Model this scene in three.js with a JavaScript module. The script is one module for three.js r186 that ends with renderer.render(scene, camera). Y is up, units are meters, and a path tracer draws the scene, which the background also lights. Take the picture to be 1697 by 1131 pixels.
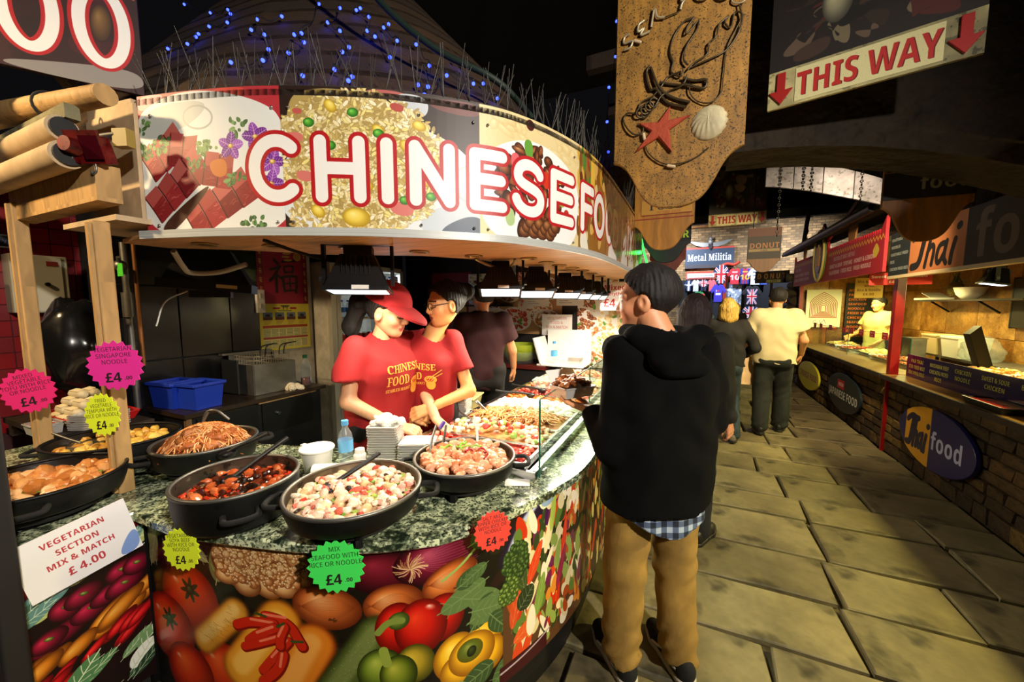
import * as THREE from 'three';
import { mergeGeometries } from 'three/addons/utils/BufferGeometryUtils.js';
import { RoundedBoxGeometry } from 'three/addons/geometries/RoundedBoxGeometry.js';
import { RectAreaLightUniformsLib } from 'three/addons/lights/RectAreaLightUniformsLib.js';

// ---------- camera, sky, exposure ----------
RectAreaLightUniformsLib.init();
const scene = new THREE.Scene();
scene.background = new THREE.Color(0.0035, 0.0035, 0.004);          // night air beyond the covered alley
const camera = new THREE.PerspectiveCamera(83.46, 1697 / 1131, 0.05, 120);
camera.position.set(0, 1.6, 0);
camera.rotation.order = 'YXZ';
camera.rotation.set(-5.4 * Math.PI / 180, 24.63 * Math.PI / 180, 0);
scene.add(camera);
const renderer = new THREE.WebGLRenderer({ antialias: true });
renderer.toneMapping = THREE.LinearToneMapping;
renderer.toneMappingExposure = 1.0;
renderer.shadowMap.enabled = true;
const FLOOD = 140, FLOODC = 0xfff0d2;      // serving floods of the food stall
const YARD = 48;                           // floods over the market yard at the far end

// ---------- helpers ----------
const R = Math.PI / 180;
let seed = 7;
const rnd = () => { seed = (seed * 1664525 + 1013904223) >>> 0; return seed / 4294967296; };
const rr = (a, b) => a + (b - a) * rnd();
const pick = (a) => a[Math.floor(rnd() * a.length) % a.length];
const V = (x, y, z) => new THREE.Vector3(x, y, z);
const lerp = (a, b, t) => a + (b - a) * t, clamp = (x, a, b) => Math.min(b, Math.max(a, x));
const used = new Map();
function numbered(n) { const k = used.get(n) ?? 0; used.set(n, k + 1); return k ? n + '_' + String(k).padStart(3, '0') : n; }
function place(g, x = 0, y = 0, z = 0, ry = 0, rx = 0, rz = 0) {
  if (rz) g.rotateZ(rz); if (rx) g.rotateX(rx); if (ry) g.rotateY(ry);
  g.translate(x, y, z); return g;
}
const box = (w, h, d, ...p) => place(new THREE.BoxGeometry(w, h, d), ...p);
const rbox = (w, h, d, r, ...p) => place(new RoundedBoxGeometry(w, h, d, 2, Math.min(r, w / 2.01, h / 2.01, d / 2.01)), ...p);
const cyl = (r1, r2, h, n, ...p) => place(new THREE.CylinderGeometry(r1, r2, h, n), ...p);
const sph = (r, w, h, ...p) => place(new THREE.SphereGeometry(r, w, h), ...p);
const lathe = (pts, n = 40, ...p) => place(new THREE.LatheGeometry(pts.map(([a, b]) => new THREE.Vector2(a, b)), n), ...p);
const tube = (pts, r, n = 24, m = 6, closed = false) => new THREE.TubeGeometry(new THREE.CatmullRomCurve3(pts.map((p) => V(...p)), closed, 'centripetal'), n, r, m, closed);
function bar(a, b, r, m = 6, r2 = r) {
  const A = V(...a), B = V(...b), d = B.clone().sub(A), g = new THREE.CylinderGeometry(r2, r, d.length(), m);
  g.applyQuaternion(new THREE.Quaternion().setFromUnitVectors(V(0, 1, 0), d.clone().normalize()));
  const c = A.add(B).multiplyScalar(0.5); g.translate(c.x, c.y, c.z); return g;
}
function beam(a, b, w, h) {            // a bar of rectangular section
  const A = V(...a), B = V(...b), d = B.clone().sub(A), g = new THREE.BoxGeometry(w, h, d.length());
  const m = new THREE.Matrix4().lookAt(V(0, 0, 0), d, Math.abs(d.clone().normalize().y) > 0.95 ? V(0, 0, 1) : V(0, 1, 0));
  g.applyMatrix4(m); const c = A.add(B).multiplyScalar(0.5); g.translate(c.x, c.y, c.z); return g;
}
const shapeOf = (pts) => new THREE.Shape(pts.map(([a, b]) => new THREE.Vector2(a, b)));
function extr(shape, depth, bevel = 0, seg = 10) {
  const g = new THREE.ExtrudeGeometry(shape, { depth: depth - 2 * bevel, bevelEnabled: bevel > 0, bevelSize: bevel, bevelThickness: bevel, bevelOffset: -bevel, bevelSegments: 1, curveSegments: seg });
  g.translate(0, 0, bevel); return g;
}
const flat = (pts, y, th, bevel = 0.004, seg = 8) => place(extr(shapeOf(pts.map(([x, z]) => [x, -z])), th, bevel, seg), 0, y, 0, 0, -Math.PI / 2);   // plan outline in x, z
function boxUV(g) {
  const p = g.attributes.position, n = g.attributes.normal, uv = new Float32Array(p.count * 2);
  for (let i = 0; i < p.count; i++) {
    const ax = Math.abs(n.getX(i)), ay = Math.abs(n.getY(i)), az = Math.abs(n.getZ(i));
    const [u, v] = ay >= ax && ay >= az ? [p.getX(i), -p.getZ(i)] : ax >= az ? [p.getZ(i), p.getY(i)] : [p.getX(i), p.getY(i)];
    uv[2 * i] = u; uv[2 * i + 1] = v;
  }
  g.setAttribute('uv', new THREE.BufferAttribute(uv, 2)); return g;
}
const keep = (g) => { g.userData.keepUV = true; return g; };
function joined(gs) {
  gs = (Array.isArray(gs) ? gs : [gs]).map((g0) => {
    const g = g0.index ? g0.toNonIndexed() : g0;
    if (!g0.userData.keepUV) boxUV(g);
    const col = gs.length && (Array.isArray(gs) ? gs : [gs]).some((q) => q.attributes.color);
    for (const k of Object.keys(g.attributes)) if (!['position', 'normal', 'uv', 'color'].includes(k)) g.deleteAttribute(k);
    if (col && !g.attributes.color) g.setAttribute('color', new THREE.BufferAttribute(new Float32Array(g.attributes.position.count * 3).fill(1), 3));
    g.morphAttributes = {}; g.clearGroups(); return g;
  });
  return gs.length === 1 ? gs[0] : mergeGeometries(gs);
}
function obj(name, gs, mat, parent = scene) {
  const top = parent === scene, m = new THREE.Mesh(gs.isShared ? gs.g : joined(gs), mat);
  m.name = top ? numbered(name) : name; m.castShadow = m.receiveShadow = true; parent.add(m); return m;
}
const shared = (gs) => ({ isShared: true, g: joined(gs) });
function thing(name, label, category, [x, y, z] = [0, 0, 0], ry = 0, group) {
  const o = new THREE.Group(); o.name = numbered(name); scene.add(o); o.position.set(x, y, z); o.rotation.y = ry;
  return tag(o, label, category, group);
}
function tag(o, label, category, group, kind) {
  o.userData.label = label; o.userData.category = category; if (group) o.userData.group = group; if (kind) o.userData.kind = kind; return o;
}
function struct(name, gs, mat, label, category) { const o = obj(name, gs, mat); o.userData.kind = 'structure'; tag(o, label, category); return o; }
function copyOf(root, [x, y, z], ry, label, group) {
  const r = root.clone(); r.name = numbered(root.name.replace(/_\d{3}$/, '')); scene.add(r); r.position.set(x, y, z); r.rotation.y = ry;
  r.userData = { ...root.userData }; if (label) r.userData.label = label; if (group) r.userData.group = group; return r;
}
// ---------- noise and textures ----------
const hash = (x, y, s) => { let h = (x * 374761393 + y * 668265263 + s * 974711) | 0; h = Math.imul(h ^ (h >>> 13), 1274126177); return ((h ^ (h >>> 16)) >>> 0) / 4294967296; };
function vn(x, y, per, s = 0) {       // tileable value noise
  const xi = Math.floor(x), yi = Math.floor(y), fx = x - xi, fy = y - yi, m = (a) => ((a % per) + per) % per;
  const u = fx * fx * (3 - 2 * fx), v = fy * fy * (3 - 2 * fy);
  return lerp(lerp(hash(m(xi), m(yi), s), hash(m(xi + 1), m(yi), s), u), lerp(hash(m(xi), m(yi + 1), s), hash(m(xi + 1), m(yi + 1), s), u), v);
}
function fbm(u, v, per, oct, s = 0) { let a = 0.5, t = 0, n = 0; for (let i = 0; i < oct; i++) { t += a * vn(u * per, v * per, per, s + i); n += a; a *= 0.55; per *= 2; } return t / n; }
function n3(x, y, z) {                // 3-D value noise
  const xi = Math.floor(x), yi = Math.floor(y), zi = Math.floor(z), f = (t) => t * t * (3 - 2 * t), u = f(x - xi), v = f(y - yi), w = f(z - zi);
  const h = (a, b, c) => hash(xi + a, yi + b, (zi + c) * 13 + 5);
  return lerp(lerp(lerp(h(0, 0, 0), h(1, 0, 0), u), lerp(h(0, 1, 0), h(1, 1, 0), u), v), lerp(lerp(h(0, 0, 1), h(1, 0, 1), u), lerp(h(0, 1, 1), h(1, 1, 1), u), v), w);
}
function dataTex(w, h, fn, metres = 1, srgb = true) {
  const d = new Uint8Array(w * h * 4);
  for (let y = 0; y < h; y++) for (let x = 0; x < w; x++) { const c = fn(x / w, y / h), o = (y * w + x) * 4; for (let k = 0; k < 3; k++) d[o + k] = clamp((c.length ? c[k] : c) * 255, 0, 255); d[o + 3] = 255; }
  const t = new THREE.DataTexture(d, w, h); t.magFilter = THREE.LinearFilter; t.wrapS = t.wrapT = THREE.RepeatWrapping; t.repeat.set(1 / metres, 1 / metres);
  if (srgb) t.colorSpace = THREE.SRGBColorSpace; t.needsUpdate = true; return t;
}
function canvasTex(w, h, draw) {
  const c = document.createElement('canvas'); c.width = w; c.height = h; const g = c.getContext('2d'); draw(g, w, h);
  const t = new THREE.CanvasTexture(c); t.colorSpace = THREE.SRGBColorSpace; return t;
}
const mat = (color, roughness = 0.6, metalness = 0, o = {}) => new THREE.MeshStandardMaterial({ color, roughness, metalness, ...o });
const pmat = (color, roughness, o = {}) => new THREE.MeshPhysicalMaterial({ color, roughness, ...o });
const glow = (color, k) => new THREE.MeshStandardMaterial({ color: 0x111111, emissive: color, emissiveIntensity: k, roughness: 0.4 });
const print = (t, o = {}) => new THREE.MeshStandardMaterial({ map: t, roughness: 0.6, ...o });
const grain = dataTex(256, 256, (u, v) => 0.72 + 0.28 * fbm(u, v, 8, 5, 1), 0.6);
const grainB = dataTex(256, 256, (u, v) => fbm(u, v, 16, 4, 9), 0.3, false);
const dirty = dataTex(512, 512, (u, v) => { const a = fbm(u, v, 5, 6, 21), b = fbm(u, v, 40, 3, 5); const k = 0.5 + 0.5 * clamp((a - 0.3) * 2, 0, 1) - (b > 0.68 ? 0.2 : 0); return [k, k * 0.98, k * 0.94]; }, 1.1);
const woodT = dataTex(512, 512, (u, v) => { const w = fbm(u * 1, v * 0.12 + 0.3, 24, 3, 3) * 0.6 + vn(u * 60 + fbm(u, v, 6, 3) * 5, v * 3, 60, 7) * 0.4; const k = 0.66 + 0.36 * w; return [k, k * 0.95, k * 0.86]; }, 0.8);
const woodH = woodT.clone(); woodH.rotation = Math.PI / 2; woodH.needsUpdate = true;
const fabric = dataTex(128, 128, (u, v) => 0.45 + 0.25 * ((Math.floor(u * 64) + Math.floor(v * 64)) % 2) + 0.3 * fbm(u, v, 16, 3, 4), 0.08, false);
const stoneT = dataTex(512, 512, (u, v) => { const a = fbm(u, v, 4, 6, 31), b = fbm(u, v, 32, 3, 8), c = fbm(u, v, 9, 4, 77); const k = 0.5 + 0.5 * a + 0.16 * (b - 0.5) - (c > 0.62 ? (c - 0.62) * 1.6 : 0); return [k, k * 0.97, k * 0.84]; }, 1.6);
const stoneB = dataTex(512, 512, (u, v) => 0.55 * fbm(u, v, 8, 6, 31) + 0.45 * fbm(u, v, 40, 3, 8), 1.6, false);
const graniteT = dataTex(512, 512, (u, v) => {
  const a = fbm(u, v, 10, 5, 51), b = fbm(u, v, 42, 3, 52), c = fbm(u, v, 90, 2, 53); let k = clamp((a - 0.3) * 2.8, 0, 1) * 0.7 + clamp((b - 0.4) * 3.6, 0, 1) * 0.55; if (c > 0.6) k *= 0.3; k = clamp(k, 0.02, 1);
  return [0.1 + 0.74 * k, 0.14 + 0.74 * k, 0.1 + 0.62 * k];
}, 0.55);
const tanT = dataTex(512, 512, (u, v) => { const a = fbm(u, v, 6, 5, 61), b = fbm(u, v, 50, 3, 62); const k = clamp(0.45 + (a - 0.5) * 0.9 + (b - 0.5) * 0.5, 0, 1); return [lerp(0.42, 0.86, k), lerp(0.27, 0.68, k), lerp(0.1, 0.38, k)]; }, 0.9);
const M = {
  black: mat(0x0b0b0c, 0.45, 0, { bumpMap: grainB, bumpScale: 0.0004 }), blackMetal: mat(0x111213, 0.42, 0.5), blackMatt: mat(0x0d0c0b, 0.85), darkPlastic: mat(0x17181a, 0.4),
  steel: mat(0xb9babb, 0.28, 1, { roughnessMap: dataTex(128, 128, (u, v) => 0.7 + 0.3 * fbm(u * 1, v * 1, 16, 3, 2), 0.2, false) }), steelDull: mat(0x8f8d86, 0.45, 0.85, { map: grain }), foil: mat(0xdededa, 0.42, 0.65, { bumpMap: grainB, bumpScale: 0.002 }),
  white: mat(0xe8e6df, 0.5), whiteDirty: mat(0xd9d4c4, 0.6, 0, { map: grain }), cream: mat(0xe2c69c, 0.55, 0, { map: grain }), creamWood: mat(0xd6b47e, 0.62, 0, { map: woodT, bumpMap: grainB, bumpScale: 0.0006 }),
  ply: mat(0xecc084, 0.55, 0, { map: woodH }), board: mat(0xb28a45, 0.6, 0, { map: woodT, bumpMap: grainB, bumpScale: 0.0005 }), boardDark: mat(0x9c6a2c, 0.55, 0, { map: woodT }), darkWood: mat(0x35261a, 0.75, 0, { map: woodT }),
  granite: pmat(0xffffff, 0.14, { map: graniteT, clearcoat: 0.4, clearcoatRoughness: 0.05 }), red: mat(0xb01717, 0.4), redPaint: mat(0x9b1113, 0.35, 0, { map: grain }), blue: mat(0x1736a8, 0.4), lime: mat(0x9fb02a, 0.45),
  glass: new THREE.MeshPhysicalMaterial({ color: 0xf4fffa, roughness: 0.02, transmission: 1, thickness: 0, ior: 1.5 }), clear: new THREE.MeshPhysicalMaterial({ color: 0xf2f8fa, roughness: 0.12, transmission: 0.9, thickness: 0, ior: 1.45 }),
  glassEdge: mat(0x1d5a45, 0.15), milky: new THREE.MeshPhysicalMaterial({ color: 0xf3f3ee, roughness: 0.5, transmission: 0.4, thickness: 0 }), rope: mat(0x141414, 0.8), tan: mat(0xffffff, 0.4, 0, { map: tanT }),
};
// ---------- plan curves (x, z) ----------
function crom(pts, n = 10) {
  const P = [[2 * pts[0][0] - pts[1][0], 2 * pts[0][1] - pts[1][1]], ...pts, [2 * pts.at(-1)[0] - pts.at(-2)[0], 2 * pts.at(-1)[1] - pts.at(-2)[1]]], out = [];
  for (let i = 1; i < P.length - 2; i++) for (let k = 0; k < n; k++) {
    const t = k / n, [a, b, c, d] = [P[i - 1], P[i], P[i + 1], P[i + 2]];
    out.push([0, 1].map((j) => 0.5 * (2 * b[j] + (c[j] - a[j]) * t + (2 * a[j] - 5 * b[j] + 4 * c[j] - d[j]) * t * t + (3 * b[j] - a[j] - 3 * c[j] + d[j]) * t ** 3)));
  }
  out.push(pts.at(-1)); return out;
}
function offset(pts, d) {              // to the left of the direction of travel for d > 0
  return pts.map((p, i) => { const a = pts[Math.max(0, i - 1)], b = pts[Math.min(pts.length - 1, i + 1)], l = Math.hypot(b[0] - a[0], b[1] - a[1]); return [p[0] + (b[1] - a[1]) / l * d, p[1] - (b[0] - a[0]) / l * d]; });
}
const arc = (pts) => { const s = [0]; for (let i = 1; i < pts.length; i++) s.push(s[i - 1] + Math.hypot(pts[i][0] - pts[i - 1][0], pts[i][1] - pts[i - 1][1])); return s; };
function cutArc(pts, s0, s1) { const s = arc(pts), at = (q) => { let i = 1; while (i < s.length - 1 && s[i] < q) i++; const t = (q - s[i - 1]) / (s[i] - s[i - 1]); return [lerp(pts[i - 1][0], pts[i][0], t), lerp(pts[i - 1][1], pts[i][1], t)]; }; return [at(s0), ...pts.filter((p, i) => s[i] > s0 + 1e-4 && s[i] < s1 - 1e-4), at(s1)]; }
function strip(pts, y0, y1, th) {      // upright curved panel whose front lies on pts, the body th behind it; uv across the front
  const back = offset(pts, th), s = arc(pts), L = s.at(-1), pos = [], uv = [], q = (a, b, c, d, ua) => { for (const [p, u] of [[a, ua[0]], [b, ua[1]], [c, ua[2]], [a, ua[0]], [c, ua[2]], [d, ua[3]]]) { pos.push(...p); uv.push(...u); } };
  for (let i = 0; i < pts.length - 1; i++) {
    const [ax, az] = pts[i], [bx, bz] = pts[i + 1], [cx, cz] = back[i], [dx, dz] = back[i + 1], u0 = s[i] / L, u1 = s[i + 1] / L, e = [[u0, 0.995], [u1, 0.995], [u1, 0.995], [u0, 0.995]];
    q([ax, y0, az], [bx, y0, bz], [bx, y1, bz], [ax, y1, az], [[u0, 0], [u1, 0], [u1, 1], [u0, 1]]);
    q([dx, y0, dz], [cx, y0, cz], [cx, y1, cz], [dx, y1, dz], e);
    q([ax, y1, az], [bx, y1, bz], [dx, y1, dz], [cx, y1, cz], e);
    q([cx, y0, cz], [dx, y0, dz], [bx, y0, bz], [ax, y0, az], e);
  }
  for (const [i, f] of [[0, 1], [pts.length - 1, -1]]) { const a = pts[i], b = back[i], w = [[b[0], y0, b[1]], [a[0], y0, a[1]], [a[0], y1, a[1]], [b[0], y1, b[1]]]; q(...(f > 0 ? w : [w[1], w[0], w[3], w[2]]), [[0, 0.99], [0, 0.99], [0, 0.99], [0, 0.99]].map(() => [i ? 0.999 : 0.001, 0.99])); }
  const g = new THREE.BufferGeometry(); g.setAttribute('position', new THREE.Float32BufferAttribute(pos, 3)); g.setAttribute('uv', new THREE.Float32BufferAttribute(uv, 2)); g.computeVertexNormals(); return keep(g);
}
const EDGE = crom([[-1.72, -0.6], [-1.58, -0.605], [-1.447, -0.615], [-1.228, -0.67], [-1.031, -0.727], [-0.861, -0.799], [-0.715, -0.898], [-0.648, -0.963], [-0.536, -1.151], [-0.445, -1.375], [-0.385, -1.61], [-0.376, -1.96], [-0.385, -2.3], [-0.385, -3], [-0.385, -4.15]]);
const PANEL = crom([[-1.75, -0.64], [-1.6, -0.645], [-1.4, -0.67], [-1.22, -0.71], [-1.03, -0.765], [-0.875, -0.835], [-0.735, -0.93], [-0.64, -1.04], [-0.55, -1.2], [-0.465, -1.42], [-0.412, -1.65], [-0.395, -1.96], [-0.4, -2.3], [-0.4, -3], [-0.4, -4.15]]);
const SIGN = crom([[-1.96, -0.81], [-1.655, -0.89], [-1.385, -0.99], [-1.06, -1.17], [-0.785, -1.405], [-0.66, -1.58], [-0.57, -1.8], [-0.51, -2.03], [-0.475, -2.35], [-0.46, -2.9], [-0.45, -4.15]]);
// ---- printed murals (flat photographs printed on the panels)
function blob(g, x, y, rx, ry, rot, c0, c1, c2) {     // a rounded vegetable of the printed photograph
  g.save(); g.translate(x, y); g.rotate(rot); g.scale(rx, ry);
  const gr = g.createRadialGradient(-0.3, -0.35, 0.05, 0, 0, 1); gr.addColorStop(0, c0); gr.addColorStop(0.5, c1); gr.addColorStop(1, c2);
  g.fillStyle = gr; g.beginPath(); g.arc(0, 0, 1, 0, 7); g.fill(); g.restore();
}
function path(g, pts, fill, stroke, lw) {
  g.beginPath(); const n = pts.length, m = (a, b) => [(a[0] + b[0]) / 2, (a[1] + b[1]) / 2]; g.moveTo(...m(pts[n - 1], pts[0]));
  for (let i = 0; i < n; i++) g.quadraticCurveTo(...pts[i], ...m(pts[i], pts[(i + 1) % n])); g.closePath(); if (fill) { g.fillStyle = fill; g.fill(); } if (stroke) { g.strokeStyle = stroke; g.lineWidth = lw; g.stroke(); }
}
function curve(g, pts, w, c, cap = 'round') { g.strokeStyle = c; g.lineWidth = w; g.lineCap = cap; g.lineJoin = 'round'; g.beginPath(); g.moveTo(...pts[0]); for (let i = 1; i < pts.length - 1; i++) g.quadraticCurveTo(...pts[i], (pts[i][0] + pts[i + 1][0]) / 2, (pts[i][1] + pts[i + 1][1]) / 2); g.lineTo(...pts.at(-1)); g.stroke(); }
function mottle(g, w, h, n, cols, r0, r1, a) { g.globalAlpha = a; for (let i = 0; i < n; i++) { g.fillStyle = pick(cols); g.beginPath(); g.ellipse(rnd() * w, rnd() * h, rr(r0, r1), rr(r0, r1) * 0.6, rnd() * 3, 0, 7); g.fill(); } g.globalAlpha = 1; }
const leaf = (g, x, y, l, w, a, c, vein) => { g.save(); g.translate(x, y); g.rotate(a); path(g, [[0, 0], [l * 0.3, -w], [l * 0.75, -w * 0.8], [l, 0], [l * 0.75, w * 0.7], [l * 0.3, w]], c); if (vein) { curve(g, [[0, 0], [l * 0.5, 0.05 * w], [l, 0]], w * 0.09, vein); for (let k = 1; k < 5; k++) for (const s of [-1, 1]) curve(g, [[l * k / 5.5, 0], [l * (k / 5.5 + 0.08), s * w * 0.4], [l * (k / 5.5 + 0.16), s * w * 0.66]], w * 0.05, vein); } g.restore(); };
function vegMural() {
  return canvasTex(2048, 660, (g, w, h) => {
    const S = (s) => s / 2.05 * w, H = (y) => (0.86 - y) / 0.66 * h, px = w / 2.05;
    g.fillStyle = '#14100a'; g.fillRect(0, 0, w, h); mottle(g, w, h, 260, ['#2c2414', '#1c2412', '#301610', '#0c0a08'], 8, 60, 0.6);
    const B = (s, y, rx, ry, rot, a, b, c) => blob(g, S(s), H(y), rx * px, ry * px, rot, a, b, c);
    // husks and leaves at the left
    for (const [s, y, a] of [[0.03, 0.84, 1.4], [0.07, 0.82, 1.9], [0.11, 0.8, 1.2], [0.2, 0.83, 0.5]]) leaf(g, S(s), H(y), 0.16 * px, 0.03 * px, a, '#8a8456', '#b9b184');
    // cauliflower
    leaf(g, S(0.36), H(0.68), 0.2 * px, 0.05 * px, -1.3, '#6d6a3a', '#a39c62'); leaf(g, S(0.7), H(0.66), 0.16 * px, 0.04 * px, -0.6, '#7d7444', '#a39c62');
    B(0.54, 0.775, 0.19, 0.1, 0.03, '#c98a4e', '#a9642f', '#5a2c12');
    for (let i = 0; i < 34; i++) { const a = i * 2.4, r = Math.sqrt((i + 0.5) / 34); B(0.54 + Math.cos(a) * r * 0.165, 0.775 + Math.sin(a) * r * 0.085, rr(0.036, 0.055), rr(0.03, 0.042), 0, '#f4d9a8', '#d79f60', '#6e3816'); }
    for (let i = 0; i < 170; i++) { const a = rnd() * 6.28, r = Math.sqrt(rnd()), s = 0.54 + Math.cos(a) * r * 0.175, y = 0.785 + Math.sin(a) * r * 0.085, k = rr(0.008, 0.02), t = clamp((y - 0.69) / 0.16, 0, 1); B(s, y, k, k * 0.85, 0, ['#efd0a0', '#f4dcb0', '#e8bd86'][i % 3], t > 0.35 ? '#d9ac6e' : '#c07c44', '#7f4520'); }
    for (let i = 0; i < 260; i++) { const a = rnd() * 6.28, r = Math.sqrt(rnd()), s = 0.54 + Math.cos(a) * r * 0.185, y = 0.785 + Math.sin(a) * r * 0.09; B(s, y, 0.005, 0.0045, 0, '#fbe9c8', '#e5c28a', 'rgba(150,90,40,0.5)'); }
    // red onions
    B(0.95, 0.77, 0.13, 0.075, 0.1, '#8a2030', '#5a0d1c', '#1e0308'); B(1.13, 0.79, 0.155, 0.085, -0.12, '#a8405a', '#6b1028', '#210309');
    for (let k = 0; k < 12; k++) curve(g, [[S(1.03), H(0.79)], [S(1.13), H(0.79 + (k - 5.5) * 0.012)], [S(1.26), H(0.8 + (k - 5.5) * 0.008)]], 3, 'rgba(200,110,130,0.28)');
    for (let k = 0; k < 46; k++) { const a = rnd() * 6.28; curve(g, [[S(1.03), H(0.775)], [S(1.03) + Math.cos(a) * 26, H(0.775) + Math.sin(a) * 18], [S(1.03) + Math.cos(a + 0.4) * rr(30, 62), H(0.775) + Math.sin(a + 0.4) * rr(26, 58)]], 2.5, pick(['#c9996a', '#9c6a40', '#e0b88a'])); }
    // brown onions
    for (const [s, y, rx, ry, ro] of [[0.765, 0.655, 0.115, 0.075, 0.15], [0.975, 0.66, 0.095, 0.07, -0.1], [1.16, 0.705, 0.1, 0.065, -0.35]]) {
      B(s, y, rx, ry, ro, '#f2b070', '#c8692c', '#5c2008'); for (let k = 0; k < 16; k++) { const t = (k - 7.5) / 8; curve(g, [[S(s - rx * 0.9), H(y - t * ry * 0.2)], [S(s), H(y + t * ry * 0.9)], [S(s + rx * 0.9), H(y - t * ry * 0.1)]], 2, 'rgba(120,50,15,0.35)'); }
      for (let k = 0; k < 18; k++) { const a = rnd() * 6.28; curve(g, [[S(s + 0.02), H(y - ry * 0.55)], [S(s + 0.02) + Math.cos(a) * 14, H(y - ry * 0.55) + Math.sin(a) * 8]], 2, '#4e2a10'); }
    }
    // tomatoes
    for (const [s, y, r, c] of [[0.225, 0.6, 0.142, 1], [0.1, 0.455, 0.14, 0], [0.37, 0.36, 0.12, 0], [0.2, 0.31, 0.12, 0]]) {
      B(s, y, r, r * 0.93, 0.2, '#f0642a', '#cf3410', '#6e0d04'); B(s - r * 0.42, y + r * 0.4, r * 0.16, r * 0.1, 0.4, 'rgba(255,225,200,0.85)', 'rgba(255,190,150,0.4)', 'rgba(255,150,100,0)');
      if (c || s < 0.15) { for (let k = 0; k < 7; k++) leaf(g, S(s + 0.01), H(y + 0.035), r * 0.36 * px, r * 0.07 * px, k * 0.9 + 0.3, '#2c331a', '#4c5a2a'); B(s + 0.01, y + 0.035, 0.02, 0.018, 0, '#5a6a34', '#333d1c', '#161a0c'); }
    }
    // yellow roots: a wrinkled pale one, a yellow one, an orange one
    const sausage = (a, b, r, c0, c1, c2) => { for (const [k, col] of [[1, c2], [0.86, c1], [0.45, c0]]) curve(g, [[S(a[0]) - (1 - k) * 12, H(a[1]) - (1 - k) * 16], [S((a[0] + b[0]) / 2) - (1 - k) * 12, H((a[1] + b[1]) / 2) - (1 - k) * 16], [S(b[0]) - (1 - k) * 12, H(b[1]) - (1 - k) * 16]], r * 2 * px * k, col); };
    g.save(); g.filter = 'blur(7px)';
    sausage([0.45, 0.395], [0.6, 0.585], 0.082, '#f6bd52', '#e59a26', '#a2500e'); sausage([0.29, 0.46], [0.435, 0.595], 0.052, '#eec26a', '#d9952c', '#8e4c10'); sausage([0.58, 0.27], [0.715, 0.52], 0.078, '#f2a648', '#df7f1c', '#9c3c08');
    sausage([0.69, 0.23], [0.92, 0.56], 0.066, '#6d7a3e', '#46531f', '#1f260c'); sausage([0.58, 0.22], [0.72, 0.29], 0.04, '#7a8a4a', '#5a6a2c', '#27300f'); g.restore();
    for (let k = 0; k < 40; k++) { const t = rnd(), s = lerp(0.29, 0.435, t) + rr(-0.03, 0.03), y = lerp(0.46, 0.595, t) + rr(-0.03, 0.03); curve(g, [[S(s), H(y)], [S(s) + 8, H(y) + 3], [S(s) + rr(10, 26), H(y) + rr(2, 12)]], 1.6, 'rgba(140,80,20,0.5)'); }
    for (let k = 0; k < 260; k++) { const t = rnd(); g.fillStyle = pick(['rgba(180,190,120,0.5)', 'rgba(30,36,14,0.4)']); g.fillRect(S(lerp(0.69, 0.92, t) + rr(-0.05, 0.05)), H(lerp(0.23, 0.56, t) + rr(-0.05, 0.05)), 2.5, 2.5); }
    // chillies
    for (const [a, m, b, r] of [[[0.55, 0.6], [0.63, 0.6], [0.68, 0.51], 0.019], [[0.58, 0.575], [0.5, 0.575], [0.44, 0.55], 0.019], [[0.58, 0.56], [0.52, 0.53], [0.485, 0.5], 0.02], [[0.6, 0.53], [0.53, 0.5], [0.465, 0.475], 0.017], [[0.63, 0.52], [0.57, 0.45], [0.53, 0.4], 0.018], [[0.61, 0.47], [0.6, 0.42], [0.53, 0.36], 0.02], [[0.62, 0.57], [0.6, 0.53], [0.6, 0.5], 0.018]]) {
      const q = (p, dx = 0) => [S(p[0]) + dx, H(p[1]) + dx]; curve(g, [a, m, b].map((p) => q(p)), r * 2.2 * px, '#7c0f08'); curve(g, [a, m, b].map((p) => q(p, -3)), r * 1.7 * px, '#c9240f'); curve(g, [a, m].map((p) => q(p, -7)), r * 0.5 * px, '#ef7a55');
    }
    for (const [s, y, a] of [[0.55, 0.6, 3.5], [0.59, 0.57, 5.4], [0.64, 0.525, 6.1]]) { curve(g, [[S(s), H(y)], [S(s) + Math.cos(a) * 18, H(y) + Math.sin(a) * 8], [S(s) + Math.cos(a) * 40, H(y) + Math.sin(a) * 20]], 9, '#3a4a1c'); }
    // red pepper
    for (const [s, y, r, q] of [[0.985, 0.575, 0.07, 0.09], [1.13, 0.58, 0.075, 0.085], [1.06, 0.565, 0.085, 0.1]]) B(s, y, r, q, 0.1, '#ea3a1c', '#c4160c', '#5a0503');
    B(1.09, 0.63, 0.02, 0.012, 0.3, 'rgba(255,230,220,0.9)', 'rgba(255,180,160,0.5)', 'rgba(255,150,120,0)'); B(1.0, 0.62, 0.014, 0.01, 0.3, 'rgba(255,230,220,0.9)', 'rgba(255,180,160,0.5)', 'rgba(255,150,120,0)');
    B(0.99, 0.6, 0.035, 0.03, -0.4, '#8fa04a', '#5f7426', '#2e3c10'); curve(g, [[S(1.0), H(0.6)], [S(0.96), H(0.605)], [S(0.925), H(0.565)]], 0.022 * px, '#7b8c3a');
    // green and yellow pepper
    B(0.93, 0.43, 0.075, 0.08, 0.2, '#a9b648', '#6d8424', '#1f2a0a'); B(1.04, 0.44, 0.062, 0.07, -0.2, '#d9b83c', '#a89024', '#3c3c0c'); B(0.985, 0.41, 0.06, 0.07, 0, '#b0b040', '#70801e', '#222c0a'); curve(g, [[S(0.94), H(0.5)], [S(0.945), H(0.475)], [S(0.95), H(0.455)]], 0.03 * px, '#8c9c3c');
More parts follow.
